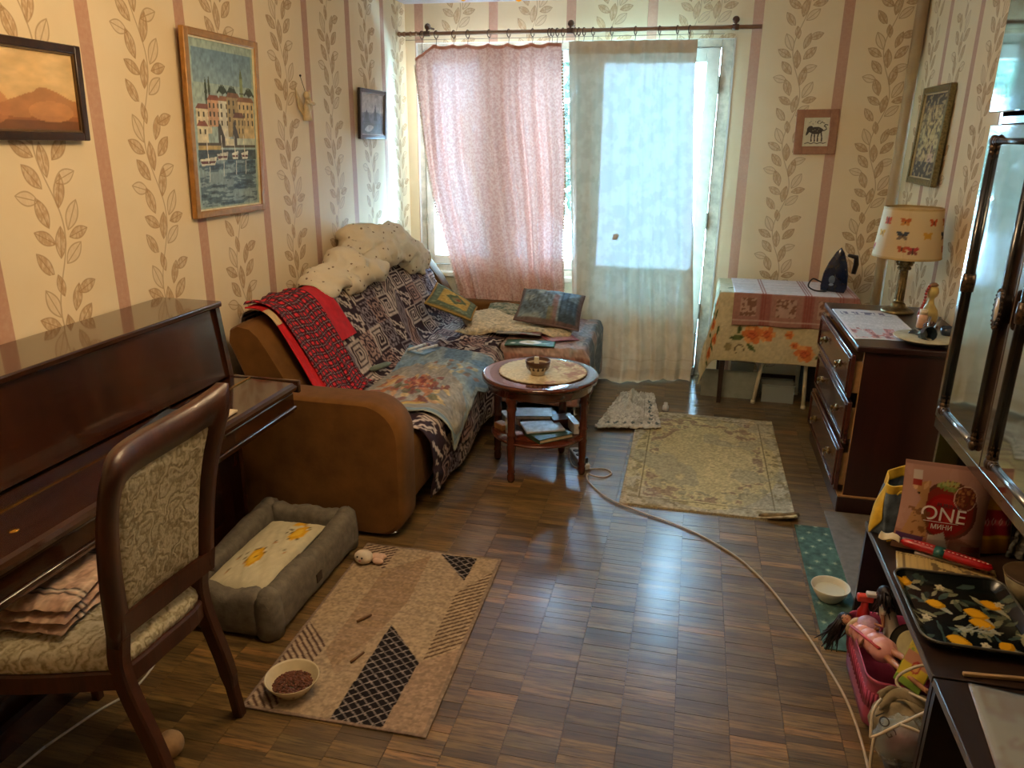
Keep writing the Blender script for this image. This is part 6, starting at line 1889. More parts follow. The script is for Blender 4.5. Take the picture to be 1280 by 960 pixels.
MB().box(1.245, 1.262, UY0 + .02, UY1 - .02, .02, 2.34).build('back_panel', flat('#17110d', .6), wu)
MB().box(UX + .022, 1.245, UY0 + .02, UY1 - .02, .735, .755).build('bottom_board', DKW, wu)
MB().box(UX + .004, UX + .022, UY0, UY1, .716, .754, .003).build('front_rail', DKW, wu)
MB().box(UX + .022, 1.245, UY0 + .02, UY1 - .02, 1.705, 1.725).build('middle_shelf', DKW, wu)
MB().box(UX + .022, 1.245, UY0 + .02, UY1 - .02, 2.33, 2.35).build('top_board', DKW, wu)
dwid = (UY1 - UY0) / 4
for k in range(4):
    yb_, ya_ = UY1 - k * dwid - .002, UY1 - (k + 1) * dwid + .002
    d = MB().box(UX, UX + .02, ya_, yb_, .758, 1.701, .003).build('door', DOORW, wu)
    fy0, fy1, fz0, fz1 = ya_ + .055, yb_ - .081, .805, 1.655
    MB().box(UX - .003, UX - .0005, fy0, fy1, fz0, fz1).build('pane', DGL, d)
    MB().tube([(UX - .006, fy1, fz0), (UX - .006, fy1, fz1)], .012, 10).build('frame_bar', BLACK, d); MB().tube([(UX - .006, fy0, fz0), (UX - .006, fy0, fz1)], .012, 10).build('frame_bar', BLACK, d)
    MB().tube([(UX - .006, fy0, fz1), (UX - .006, fy1, fz1)], .009, 10).build('frame_bar', BLACK, d); MB().tube([(UX - .006, fy0, fz0), (UX - .006, fy1, fz0)], .009, 10).build('frame_bar', BAR_LIT, d)
    for (y, z) in ((fy0, fz0), (fy1, fz0), (fy0, fz1), (fy1, fz1)):
        s = 1 if y == fy0 else -1; t = 1 if z == fz0 else -1
        b = MB().ball((UX - .008, y, z), .019, .7, 1, 1, 10)
        for q in range(4): b.ball((UX - .008, y, z + t * (.018 + .016 * q)), .0145 - .0012 * q, .8, 1, 1, 8)
        for q in range(2): b.ball((UX - .008, y + s * (.018 + .014 * q), z), .013 - .002 * q, .8, 1, 1, 8)
        b.build('corner_ornament', BRZ, d)
    MB().lathe([(0, -.03), (.015, -.028), (.017, 0), (.015, .028), (0, .03)], 10, (UX - .007, fy1, 1.23)).build('bar_collar', BRZ, d)
    if k < 2:
        hy = ya_ + .029
        Mh = Matrix.Translation((UX, hy, 1.215)) @ Matrix.Rotation(-PI / 2, 4, 'Y')
        h = MB().lathe([(0, 0), (.020, 0), (.018, .012), (.026, .018), (.0275, .026), (.022, .030), (0, .026)], 28, M=Mh, sx=2.1, sy=1.0).build('handle', flat('#2a211c', .25, .5), d)
        e = MB()
        for q in range(22):
            a = 2 * PI * q / 22; e.ball(Mh @ Vector((.0545 * math.cos(a), .0255 * math.sin(a), .027)), .0042, n=6)
        tag(e.build('beading', BRZ, h), kind='stuff')
        MB().lathe([(0, .026), (.016, .027), (.014, .030), (0, .033)], 24, M=Mh, sx=2.3, sy=1.0).build('oval_inset', flat('#c4bcae', .15, .4), h)
    MB().box(UX - .016, UX + .004, ya_ , yb_ - .015, 1.735, 2.34, .003).build('upper_door', UPM, wu)

# ------------------------------------------------------------ low open shelf units (in front of the wall unit)
STW = wood('stand_wood', '#1e1510', '#33241b', 1, .3, 5, 9, .2)
def stand(name, label, y0_, y1_, x0=.655, x1=.895):
    t = thing(name, label, 'shelf unit', ((x0 + x1) / 2, (y0_ + y1_) / 2, 0))
    MB().box(x0, 1.235, y0_, y1_, .398, .420, .002).build('top_board', STW, t)
    MB().box(x0 - .018, 1.235, y0_, y1_, .0, .030, .002).build('bottom_board', flat('#4a4038', .5), t)
    for y in (y0_, y1_ - .018): MB().box(x0 + .004, 1.235, y, y + .018, .030, .398).build('side_panel', STW, t)
    MB().box(1.222, 1.235, y0_ + .018, y1_ - .018, .030, .398).build('back_panel', STW, t)
    MB().box(x0 - .0008, x0 + .0015, y0_, y1_, .400, .4185).build('edge_strip', flat('#5d554c', .35), t)
    return t
stand('low_shelf', 'dark open low shelf unit holding the basket and the lemon tray', 1.748, 2.56)
stand('low_shelf', 'dark open low shelf unit nearest the camera at the right edge', 1.05, 1.740)
gb_ = MB().box(.70, 1.02, 2.585, 3.46, .0, .012, .002); tag(gb_.build('floor_board', flat('#6f675a', .6, noise=.15)), 'grey board lying on the floor between chest and low shelf', 'board')
SH = .421

# yellow and grey cloth bag
yb = thing('yellow_bag', 'yellow and grey patterned cloth bag at the far end of the low shelf', 'bag', (.735, 2.50, SH))
YEL = flat('#c9a227', .7, noise=.15); YG = flat('#55616b', .8, noise=.5, nscale=22)
def bagpt(u, v, inn=0.0):
    a = 2 * PI * u; rx, ry = .085 - .02 * v - inn, .045 - .008 * v - inn
    z = SH + .002 + v * (.205 + .030 * math.cos(a - .6))
    return (.738 + rx * math.copysign(abs(math.cos(a)) ** .6, math.cos(a)) + .012 * v + .006 * math.sin(5 * a + 6 * v), 2.497 + ry * math.copysign(abs(math.sin(a)) ** .6, math.sin(a)) + .004 * math.sin(7 * a + 3 * v), z)
MB().sheet(grid(61, 26, lambda u, v: bagpt(u, v * .86)), .002).build('body', YG, yb)
MB().sheet(grid(61, 8, lambda u, v: (lambda q: q)(bagpt(u, .83 + .17 * v, -.004 * v))), .003).build('yellow_lining', YEL, yb)
MB().sheet(grid(8, 20, lambda u, v: (lambda q: (q[0] - .004, q[1] - .003, q[2]))(bagpt(.46 + .16 * u * (1 - abs(v - .35)), v * .9))), .002).build('yellow_gusset', YEL, yb)
MB().tube(spline([(.705, 2.447, SH + .155), (.715, 2.442, SH + .17), (.722, 2.44, SH + .15), (.720, 2.438, SH + .06), (.705, 2.425, SH + .008), (.690, 2.415, SH + .004)], 24), .0028, 6).build('drawstring', YEL, yb)

# dog food pouch
def pouch_mesh(W_, H_, D_, M, nu=60, nv=60):
    """stand-up pouch, local x right, y towards viewer, z up; returns front grid, back grid"""
    def f(u, v, s):
        e = (1 - (2 * u - 1) ** 4) * (1 - v ** 3) * (.55 + .45 * min(1, v * 6))
        y = s * (D_ / 2 * e + .0012) + .004 * math.sin(u * 11 + v * 6) * e
        w_ = W_ * (1 - .05 * math.sin(PI * v))
        return tuple(M @ Vector(((u - .5) * w_, y, v * H_ + (0 if v > 0 else 0))))
    return f
Mp = Matrix.Translation((.823, 2.385, SH + .002)) @ Matrix.Rotation(.03, 4, 'Z') @ Matrix.Rotation(-.15, 4, 'X') @ Matrix.Rotation(.05, 4, 'Y')
def pouch_paint(uv):
    p = Pic(uv, '#a37a6c'); u, v = uv[:, 0], uv[:, 1]
    p.fill(v < .22, '#8d6452', .7); p.fill(fbm(uv * 4, 3, 2) > .55, '#ae8678', .5)
    p.rect(0, 1, .965, 1, '#8f6a5e'); p.oval(.53, .50, .335, .325, '#5b3226'); p.oval(.52, .49, .30, .29, '#7a2b20')
    for k in range(16): p.leaf(.40 + .20 * (k / 16) + .01 * math.sin(k * 5), .77 + .03 * math.sin(k * 3), .045, .02, k * .7, ['#7d8a4a', '#93a060', '#6b7a3c', '#a99a58'][k % 4], .9)
    p.oval(.50, .45, .245, .235, '#8f1d1a'); p.oval(.47, .44, .18, .2, '#9e2320')
    p.oval(.70, .66, .135, .135, '#c9a68e'); p.oval(.70, .66, .125, .125, '#6a3226')
    rg = np.random.default_rng(4)
    for k in range(42):
        r = .105 * math.sqrt(rg.uniform()); a = rg.uniform(0, 6.3); p.oval(.70 + r * math.cos(a), .66 + r * math.sin(a), .016, .015, ['#8a5334', '#a0683f', '#5f3422'][k % 3])
    # small dog
    p.poly([(.06, .18), (.12, .42), (.20, .60), (.13, .72), (.10, .80), (.18, .78), (.30, .80), (.28, .66), (.26, .50), (.30, .34), (.33, .18)], '#a5794e')
    p.fill((u > .08) & (u < .33) & (v > .18) & (v < .5) & (fbm(uv * 18, 3, 3) > .52), '#6b4526', .8); p.leaf(.12, .74, .06, .025, 1.9, '#c9a078'); p.leaf(.25, .75, .06, .025, 1.1, '#c09468'); p.oval(.17, .66, .014, .014, '#2a1a12')
    p.rect(.02, .30, .06, .18, '#4a2a54'); p.rect(.10, .22, .105, .125, '#c9b9cc'); p.rect(.34, .44, .09, .22, '#c9bdb0'); p.poly([(.32, .02), (.36, .2), (.52, .26), (.62, .02)], '#b7aca0')
    p.rect(.09, .20, .80, .90, '#b9aaa0'); p.rect(.09, .20, .74, .80, '#8f2a26')
    p.rect(.75, .97, .06, .13, '#7a2320'); p.poly([(.60, .25), (.98, .10), (.98, .0), (.6, .0)], '#6a3a2c', .6)
    return p.c
po = thing('food_pouch', 'stand-up pink-brown pet food pouch with round red label on the low shelf', 'pouch', (.832, 2.385, SH))
f_ = pouch_mesh(.262, .285, .055, Mp)
b = MB(); b.sheet(grid(90, 90, lambda u, v: f_(u, v, -1)), 0, uv=grid(90, 90, lambda u, v: (u, v, 0))[..., :2]); b.sheet(grid(20, 20, lambda u, v: f_(1 - u, v, 1)), 0, uv=grid(20, 20, lambda u, v: (.5, .98, 0))[..., :2])
b.build('bag', P_GLOSS, po, paint=pouch_paint)
def on_pouch(u, v, rot=0.0, lift=.0035):
    q = Vector(f_(u, v, -1)); a = Vector(f_(u + .02, v, -1)) - q; c = Vector(f_(u, v + .02, -1)) - q
    M = frame_of(q, a, c); return M @ Matrix.Translation((0, 0, lift)) @ Matrix.Rotation(rot, 4, 'Z')
WT = flat('#e3d8cf', .5); DKT = flat('#1f1412', .5)
text('ONE', .062, on_pouch(.475, .45, -.02, .006), WT, po)
text('PURINA', .018, on_pouch(.52, .555, -.02, .005), DKT, po)
text('МИНИ', .021, on_pouch(.475, .315, -.02, .006), WT, po)
MB().box(-.055, .055, -.0008, .0008, 0, .0008, 0, 1, on_pouch(.475, .37, -.02, .005)).build('rule', WT, po)

yp = thing('yellow_pouch', 'yellow orange pouch with red label leaning behind the pet food pouch', 'pouch', (.99, 2.42, SH))
My = Matrix.Translation((.990, 2.425, SH + .002)) @ Matrix.Rotation(.25, 4, 'Z') @ Matrix.Rotation(-.1, 4, 'X')
f2 = pouch_mesh(.13, .215, .04, My)
def yp_paint(uv):
    p = Pic(uv, '#b98518'); u, v = uv[:, 0], uv[:, 1]; p.fill(v < .25, '#8d5a1c', .7); p.rect(.05, .95, .30, .68, '#8f1f28'); p.rect(.5, .9, .78, .93, '#3a2c1c'); p.rect(.12, .88, .46, .52, '#b9464a')
    for k in range(4): p.oval(.25 + .17 * k, .50, .05, .04, '#d9a39a'); p.oval(.25 + .17 * k, .50, .03, .02, '#8f1f28')
    p.fill(u > .9, '#d9ab2c'); return p.c
b = MB(); b.sheet(grid(40, 40, lambda u, v: f2(u, v, -1)), 0, uv=grid(40, 40, lambda u, v: (u, v, 0))[..., :2]); b.sheet(grid(12, 12, lambda u, v: f2(1 - u, v, 1)), 0, uv=grid(12, 12, lambda u, v: (.95, .1, 0))[..., :2]); b.build('bag', P_GLOSS, yp, paint=yp_paint)
fo = thing('foil_bag', 'crinkled silver grey plastic bag beside the yellow pouch', 'bag', (1.07, 2.42, SH))
P = grid(30, 24, lambda u, v: (1.105 + .065 * (u - .5) * 2 * (1 - .4 * v) + .008 * mn.noise(Vector((u * 9, v * 7, 1))), 2.40 + .03 * math.sin(u * 20) * .3 + .012 * mn.noise(Vector((u * 14, v * 14, 4))), SH + .004 + .13 * v))
MB().sheet(P, .012).build('film', flat('#6d6a62', .25, .3, noise=.3), fo)

# red snack tube on a printed bamboo mat
mt = MB(); Mm = Matrix.Translation((.823, 2.262, SH)) @ Matrix.Rotation(-.20, 4, 'Z')
def mat_p(uv):
    p = Pic(uv, '#b39a62'); u, v = uv[:, 0], uv[:, 1]
    p.fill(((u * 42) % 1) < .25, '#9a8350', .6); e = np.minimum(v, 1 - v); p.fill((e > .04) & (e < .09) & (((u * 40) % 1) < .5), '#3f3320'); p.fill((u > .06) & (u < .09), '#6b5730'); p.fill((u > .35) & (fbm(uv * np.array((14, 7)), 2, 5) > .6), '#4a3b24', .8); return p.c
P = grid(70, 30, lambda u, v: tuple(Mm @ Vector((-.135 + .27 * u, -.070 + .14 * v, .004))))
o = mt.sheet(P, .004, uv=grid(70, 30, lambda u, v: (u, v, 0))[..., :2]).build('bamboo_mat', P_PAPER, None, paint=mat_p); tag(o, 'tan printed bamboo mat under the red snack tube', 'mat')
rd = thing('snack_tube', 'long red snack tube with white torn end lying on the bamboo mat', 'snack packet', (.82, 2.31, SH + .01))
dv = np.array((.225, -.120, 0)); p0 = np.array((.722, 2.385, SH + .030))
MB().tube([p0 + dv * t for t in (0, .05, .15, .5, .85, .97, 1.0)], [.012, .019, .021, .020, .018, .014, .003], 12, flatten=.75).build('body', flat('#a3121a', .3, noise=.15), rd)
MB().sheet(grid(14, 10, lambda u, v: tuple(p0 + np.array((-.060, .012, .004)) * u + np.array((.012, .022, 0)) * (v - .5) * 2 * (1 - .2 * u) + np.array((0, 0, .012 * math.sin(v * 3.1) + .006 * math.sin(u * 6))))), .002).build('torn_end', flat('#cdbfa0', .5), rd)
MB().tube([p0 + dv * .38 + np.array((0, 0, -.001)), p0 + dv * .49 + np.array((0, 0, -.001))], .0222, 12, flatten=.75).build('teal_band', flat('#1f5a55', .4), rd)
b = MB()
for k in range(16):
    q = p0 + dv * (.16 + .045 * k + (.1 if k > 4 else 0)) + np.array((-.004, -.010, .0155)) 
    b.box(-.003, .003, -.0015, .0015, 0, .0006, 0, 1, Matrix.Translation(q) @ Matrix.Rotation(-.5, 4, 'Z') @ Matrix.Rotation(.5, 4, 'X'))
tag(b.build('print', flat('#d9b3a8', .5), rd), kind='stuff')
o = MB().box(-.10, .06, -.035, .035, 0, .008, .002, 1, Matrix.Translation((.86, 2.345, SH + .0045)) @ Matrix.Rotation(-.35, 4, 'Z')).build('white_packet', flat('#a89c90', .5, noise=.15)); tag(o, 'flat whitish packet lying behind the red snack tube', 'packet')

# lemon tray
def tray_p(uv):
    p = Pic(uv, '#0f1210'); u, v = uv[:, 0], uv[:, 1]
    rg = np.random.default_rng(12)
    for k in range(95):
        p.leaf(rg.uniform(.03, .97), rg.uniform(.03, .97), rg.uniform(.05, .10), rg.uniform(.014, .028), rg.uniform(0, 3.14), ['#575c46', '#7d7a5d', '#2f3f37', '#98916f', '#3f504a'][k % 5], .85)
    for (cx, cy, r, rot) in ((.30, .62, .065, -.2), (.62, .55, .078, -.35), (.62, .42, .078, -.2), (.80, .70, .068, -.5), (.10, .90, .06, .1), (.34, .16, .075, -.3), (.72, .16, .06, .6)):
        p.leaf(cx + .05, cy - .06, .09, .028, rot - .6, '#97917a'); p.leaf(cx, cy, r * 1.35, r * .95, rot, '#b07a12'); p.leaf(cx - .01, cy + .01, r * 1.1, r * .7, rot, '#d69a1c')
    for (cx, cy) in ((.16, .42), (.55, .14), (.88, .72), (.42, .88)):
        for k in range(5): p.oval(cx + .025 * math.cos(k * 1.26), cy + .025 * math.sin(k * 1.26), .02, .014, '#b9ac8c', k * 1.26)
    for k in range(12): p.line([(.36 + .02 * k, .30 + .02 * math.sin(k * 4)), (.50 + .02 * k, .36 + .04 * math.sin(k * 2.2))], .006, '#9c9c8e', .7)
    return p.c
ty_ = thing('lemon_tray', 'black tray printed with lemons and leaves on the low shelf', 'tray', (.80, 2.02, SH))
tx0, tx1, tyy0, tyy1 = .655, .950, 1.845, 2.205
def trp(u, v):
    x, y = lerp(tx0, tx1, u), lerp(tyy0, tyy1, v)
    e = min(u * (tx1 - tx0), (1 - u) * (tx1 - tx0), v * (tyy1 - tyy0), (1 - v) * (tyy1 - tyy0))
    cx_, cy_ = (tx0 + tx1) / 2, (tyy0 + tyy1) / 2
    r = .045; dx = max(0, abs(x - cx_) - ((tx1 - tx0) / 2 - r)); dy = max(0, abs(y - cy_) - ((tyy1 - tyy0) / 2 - r)); d = math.hypot(dx, dy)
    if dx > 0 and dy > 0 and d > 0:
        k = max(dx, dy) / d; x = cx_ + math.copysign((tx1 - tx0) / 2 - r + dx * k, x - cx_); y = cy_ + math.copysign((tyy1 - tyy0) / 2 - r + dy * k, y - cy_)
    z = .006 + .024 * max(0, 1 - e / .028) ** 1.3
    return (x, y, SH + z)
MB().sheet(grid(110, 120, trp), .004, uv=grid(110, 120, lambda u, v: (u, v, 0))[..., :2]).build('body', P_GLOSS, ty_, paint=tray_p)
edge = [trp(u, 0) for u in np.linspace(0, 1, 40)] + [trp(1, v) for v in np.linspace(0, 1, 40)[1:]] + [trp(u, 1) for u in np.linspace(1, 0, 40)[1:]] + [trp(0, v) for v in np.linspace(1, 0, 40)[1:-1]]
MB().tube(edge, .0035, 6, closed=True).build('rim', flat('#5a564c', .3, .4), ty_)
ob = thing('patterned_bowl', 'brown and cream bowl holding an orange at the right edge', 'bowl', (1.02, 2.19, SH))
OB = (1.005, 2.15, SH)
MB().lathe([(0, 0), (.035, 0), (.037, .006), (.064, .045), (.076, .085), (.073, .086), (.060, .047), (.034, .012), (0, .010)], 36, OB).build('body', flat('#8d8468', .4, noise=.15), ob)
b = MB()
for k in range(10):
    a = 2 * PI * k / 10 + .2
    M = Matrix.Translation(OB) @ Matrix.Rotation(a, 4, 'Z') @ Matrix.Translation((.0655, 0, .066)) @ Matrix.Rotation(-1.25 + PI / 2 - .1, 4, 'Y')
    b.prism([(-.012, -.006), (-.004, .002), (-.002, .012), (.003, .003), (.012, -.006), (.0, -.010)], -.001, .0012, 'x', M)
tag(b.build('brown_motif', flat('#3f2a1c', .5), ob), kind='stuff')
MB().lathe([(.0745, .080), (.077, .085), (.075, .087), (.072, .085)], 36, OB).build('rim', flat('#5a4632', .4), ob)
o = MB().ball((1.008, 2.135, SH + .058), .038, n=22).build('orange', flat('#d9741a', .45, noise=.12, bump=.2)); tag(o, 'orange in the patterned bowl at the right edge', 'fruit')

# near shelf: clear folder with a brownish map, light wood strip
fl_ = thing('clear_folder', 'clear plastic folder with brownish printed sheet on the nearest low shelf', 'folder', (.85, 1.56, SH))
def map_p(uv):
    p = Pic(uv, '#8f7c62'); n = fbm(uv * 4, 3, 2); p.fill(n > .52, '#85694a', .8); p.fill(n < .44, '#958a76', .7); p.rect(.0, .06, 0, 1, '#a39c8c'); p.fill(fbm(uv * 9, 3, 6) > .6, '#7a5a4c', .5); return p.c
Mf = Matrix.Translation((.875, 1.52, SH + .004)) @ Matrix.Rotation(-.10, 4, 'Z')
P = grid(30, 30, lambda u, v: tuple(Mf @ Vector((-.17 + .34 * u, -.19 + .38 * v, .003 + .006 * math.sin(u * 3) * math.sin(v * 4)))))
MB().sheet(P, .003, uv=grid(30, 30, lambda u, v: (u, v, 0))[..., :2]).build('sheet', P_GLOSS, fl_, paint=map_p)
P2 = [[(q[0], q[1], q[2] + .003) for q in r] for r in P]
THIN = CLEAR.copy(); THIN.name = 'thin_plastic'; [n for n in THIN.node_tree.nodes if n.type == 'MIX_SHADER'][0].inputs[0].default_value = .16
MB().sheet(P2, .001).build('plastic_cover', THIN, fl_)
o = MB().box(-.0, .24, -.005, .005, 0, .010, .002, 1, Matrix.Translation((.725, 1.765, SH)) @ Matrix.Rotation(.10, 4, 'Z')).build('wooden_ruler', wood('ruler_wood', '#8f7048', '#b8966a', 0, .5)); tag(o, 'light wooden strip lying across the gap between the low shelves', 'ruler')

# ------------------------------------------------------------ pink basket with dolls and toys
BKX, BKY = (.588, .80), (1.985, 2.335)
bz0, bz1 = .032, .205
bsk = thing('pink_basket', 'pink plastic basket with slots, full of toys, in the low shelf', 'basket', (.69, 2.16, bz0))
PKB = flat('#b3486a', .4, noise=.08)
def rr(x0, x1, y0_, y1_, r, n=7):
    P = []
    for (cx, cy, a0) in ((x1 - r, y0_ + r, -90), (x1 - r, y1_ - r, 0), (x0 + r, y1_ - r, 90), (x0 + r, y0_ + r, 180)):
        for i in range(n):
            a = math.radians(a0 + 90 * i / (n - 1)); P.append((cx + r * math.cos(a), cy + r * math.sin(a)))
    return np.array(P)
top = rr(BKX[0], BKX[1], BKY[0], BKY[1], .04); cen = top.mean(0)
def ringz(s, z): return [(cen[0] + (p[0] - cen[0]) * s, cen[1] + (p[1] - cen[1]) * s, z) for p in top]
v = []; f = []; n_ = len(top)
for s, z in ((.90, bz0), (.92, .06), (.945, .105)): v += ringz(s, z)
for i in range(2):
    for k in range(n_): f.append((i * n_ + k, i * n_ + (k + 1) % n_, (i + 1) * n_ + (k + 1) % n_, (i + 1) * n_ + k))
f.append(tuple(range(n_ - 1, -1, -1)))
b = MB().add(v, f, True); 
v = []; f = []
for s, z in ((.965, .150), (.98, .190), (1.0, bz1), (1.02, bz1 + .002), (1.02, bz1 - .012), (1.0, bz1 - .012)): v += ringz(s, z)
for i in range(5):
    for k in range(n_): f.append((i * n_ + k, i * n_ + (k + 1) % n_, (i + 1) * n_ + (k + 1) % n_, (i + 1) * n_ + k))
b.add(v, f, True)
# ribs between the slots
per = [Vector((p[0], p[1], 0)) for p in top]
rb_ = []
for i in range(n_):
    a, c = per[i], per[(i + 1) % n_]; L = (c - a).length; m_ = max(1, int(L / .022))
    for k in range(m_): rb_.append(a.lerp(c, (k + .5) / m_))
for q in rb_:
    o0 = (cen[0] + (q.x - cen[0]) * .944, cen[1] + (q.y - cen[1]) * .944, .100); o1 = (cen[0] + (q.x - cen[0]) * .966, cen[1] + (q.y - cen[1]) * .966, .155)
    b.tube([o0, o1], .0048, 4)
b.build('body', PKB, bsk)

SKIN = flat('#b07a5a', .5, noise=.06); HAIR = flat('#1f1317', .5, noise=.4, nscale=80)
def doll(name, label, head, up, fwd, hair_len, hair_dir, dress, torso_to, seed):
    """small fashion doll: head with face, hair, dressed torso, arms, legs"""
    t = thing(name, label, 'doll', torso_to)
    H = Vector(head); U = Vector(up).normalized(); F = Vector(fwd); F = (F - U * F.dot(U)).normalized(); S = U.cross(F)
    M = Matrix(((S.x, F.x, U.x, H.x), (S.y, F.y, U.y, H.y), (S.z, F.z, U.z, H.z), (0, 0, 0, 1)))
    b = MB().ball((0, 0, 0), .0195, .86, .95, 1.12, 16, M).ball((0, .017, -.004), .0032, .8, 1.2, 1, 6, M).tube([M @ Vector((0, -.002, -.015)), M @ Vector((0, -.004, -.034))], [.007, .008], 8)
    for s in (-1, 1): b.ball((s * .017, -.001, -.001), .004, .5, 1, 1.3, 6, M)
    # torso and limbs, one skin with the head
    T = M @ Vector((0, -.004, -.034)); B = Vector(torso_to)
    b.tube([T, T.lerp(B, .2), T.lerp(B, .6), B], [.010, .019, .015, .020], 10)
    for s in (-1, 1):
        sh_ = T + S * s * .020 - U * .006; el = sh_ + S * s * .018 + (B - T) * .45 + F * .004; ha = el + F * .035 + (B - T) * .10 - S * s * .012
        b.tube([sh_, el, ha], [.0068, .0052, .0042], 8)
        for q in range(4): b.tube([ha, ha + F * (.010 - .001 * abs(q - 1.5)) + S * (q - 1.5) * .0024 - U * .002], [.0016, .0012], 5)
        b.tube([ha, ha + F * .005 + S * s * .006], [.0016, .0012], 5)
        hp = B + S * s * .011; kn = hp + (B - T) * .75 + F * .018 + S * s * .006; an_ = kn + (B - T) * .7 - F * .01
        b.tube([hp, kn, an_, an_ + F * .016], [.012, .0085, .0060, .0045], 8)
    b.build('body', SKIN, t)
    e = MB()
    for s in (-1, 1): e.ball((s * .007, .0165, .002), .0028, 1.2, .5, .8, 8, M)
    e.build('eyes', flat('#241a16', .3), t)
    MB().ball((0, .0172, -.0105), .0028, 1.4, .5, .55, 8, M).build('mouth', flat('#9c3f42', .4), t)
    h = MB().ball((0, -.004, .005), .0225, .92, .95, 1.02, 14, M)
    rg = np.random.default_rng(seed); hd = Vector(hair_dir).normalized()
    for k in range(60):
        a = rg.uniform(-2.6, 2.6) - PI / 2; z = rg.uniform(-.2, 1)
        r0 = M @ Vector((.021 * math.cos(a) * math.sqrt(1 - z * z * .9), .019 * math.sin(a) * math.sqrt(1 - z * z * .9) - .004, .020 * z + .004))
        p1 = r0 + hd * hair_len * .45 + Vector(rg.normal(0, .006, 3)); p2 = r0 + hd * hair_len * rg.uniform(.8, 1.1) + Vector(rg.normal(0, .011, 3))
        h.tube([r0, p1, p2], [.0042, .0042, .0012], 5)
    h.build('hair', HAIR, t)
    return t, M, T, B, S, F, U
t, M_, T, B, S, F, U = doll('doll', 'dark-haired doll in a white dress sitting upright in the pink basket', (.652, 2.225, .345), (-.15, -.1, 1), (-.75, .45, -.25), .05, (.25, -.15, -1), None, (.70, 2.205, .215), 3)
d = MB(); ax = (B - T)
L = [T + ax * k for k in (.12, .35, .65, .95, 1.25)]
d.tube(L, [.022, .024, .021, .032, .044], 16)
for s in (-1, 1): d.ball(T + S * s * .022 + ax * .12, .013, n=10)
d.build('dress', flat('#c9bfae', .8, noise=.12), t)
t, M_, T, B, S, F, U = doll('doll', 'dark-haired doll in a padded pink jacket lying over the basket rim', (.570, 2.262, .215), (-.55, .70, .10), (-.5, -.3, .8), .115, (-.25, .22, -1), None, (.650, 2.115, .222), 5)
ax = B - T
d = MB(); 
for k in range(5):
    c = T + ax * (.10 + .22 * k); d.ball(c, .031 + .0025 * k, 1, 1, .9, 16)
d.build('padded_jacket', flat('#dc9c94', .35, noise=.08), t)
MB().tube([T + ax * k + Vector((-.022, -.020, .020)) * (1 + .10 * k) for k in (.05, .35, .7, 1.05)], .006, 8, flatten=.5).build('jacket_trim', flat('#b3323a', .4), t)
MB().tube([T + S * (.024 * math.cos(a)) + F * (.024 * math.sin(a)) for a in np.linspace(0, 2 * PI, 13)[:-1]], .011, 8, closed=True).build('fur_collar', flat('#b39a78', .95, noise=.3), t)

rs_ = thing('red_spray_toy', 'red toy spray bottle with white top at the far corner of the basket', 'toy', (.625, 2.29, .20))
MB().lathe([(0, 0), (.018, 0), (.019, .05), (.012, .065), (.010, .085), (0, .085)], 14, (.622, 2.283, .19)).build('bottle', flat('#b3201c', .3), rs_)
MB().box(.596, .645, 2.272, 2.295, .276, .300, .005).build('nozzle', flat('#c9402f', .3), rs_)
MB().box(.62, .668, 2.268, 2.290, .298, .312, .004).build('white_top', flat('#c9bdb0', .4), rs_)
o = MB().ball((.625, 2.225, .225), .035, 1, 1, .9, 18).build('lilac_ball', flat('#b58fa8', .4, noise=.25, nscale=60)); tag(o, 'lilac speckled ball in the basket left of the white-dressed doll', 'ball')
o = MB().box(.640, .70, 2.19, 2.25, .16, .20, .012).build('pink_block', flat('#c98a9c', .4)); tag(o, 'pink block under the dolls in the basket', 'toy')
pn = thing('toy_pan', 'black round toy pan with pale inner ring standing in the basket', 'toy pan', (.735, 2.09, .20))
Mq = Matrix.Translation((.715, 2.10, .262)) @ Matrix.Rotation(-.9, 4, 'Y') @ Matrix.Rotation(.5, 4, 'X')
MB().lathe([(0, 0), (.045, 0), (.055, .018), (.057, .019), (.053, .017), (.043, .004), (0, .003)], 30, M=Mq).build('pan', flat('#14110f', .3), pn)
MB().lathe([(.036, .0042), (.042, .006), (.041, .0075), (.035, .006)], 30, M=Mq).build('pale_ring', flat('#a3996f', .35), pn)
def card(uv):
    p = Pic(uv, '#7d9c3a'); u, v = uv[:, 0], uv[:, 1]; p.rect(0, 1, .70, 1, '#9cae3f'); p.rect(0, 1, .14, .45, '#d0b93a'); p.rect(0, 1, .42, .66, '#b9836a'); p.rect(.05, .28, .86, .97, '#a3402c')
    for k in range(5): p.rect(.32 + .12 * k, .40 + .12 * k, .84, .97, '#2c2418')
    p.oval(.52, .40, .16, .12, '#a3302c'); p.oval(.52, .40, .12, .08, '#cf9a5a'); p.fill((v > .66) & (v < .82) & (fbm(uv * 12, 2, 3) > .5), '#c9b64a'); return p.c
Mk = frame_of((.700, 1.985, .285), (.62, -.55, -.1), (-.10, .45, .9))
P = grid(24, 40, lambda u, v: tuple(Mk @ Vector(((u - .5) * .075, (v - .5) * .155, .0))))
o = MB().sheet(P, .004, uv=grid(24, 40, lambda u, v: (u, v, 0))[..., :2]).build('card_box', P_PAPER, None, paint=card); tag(o, 'green and yellow printed card leaning on the near end of the basket', 'card box')

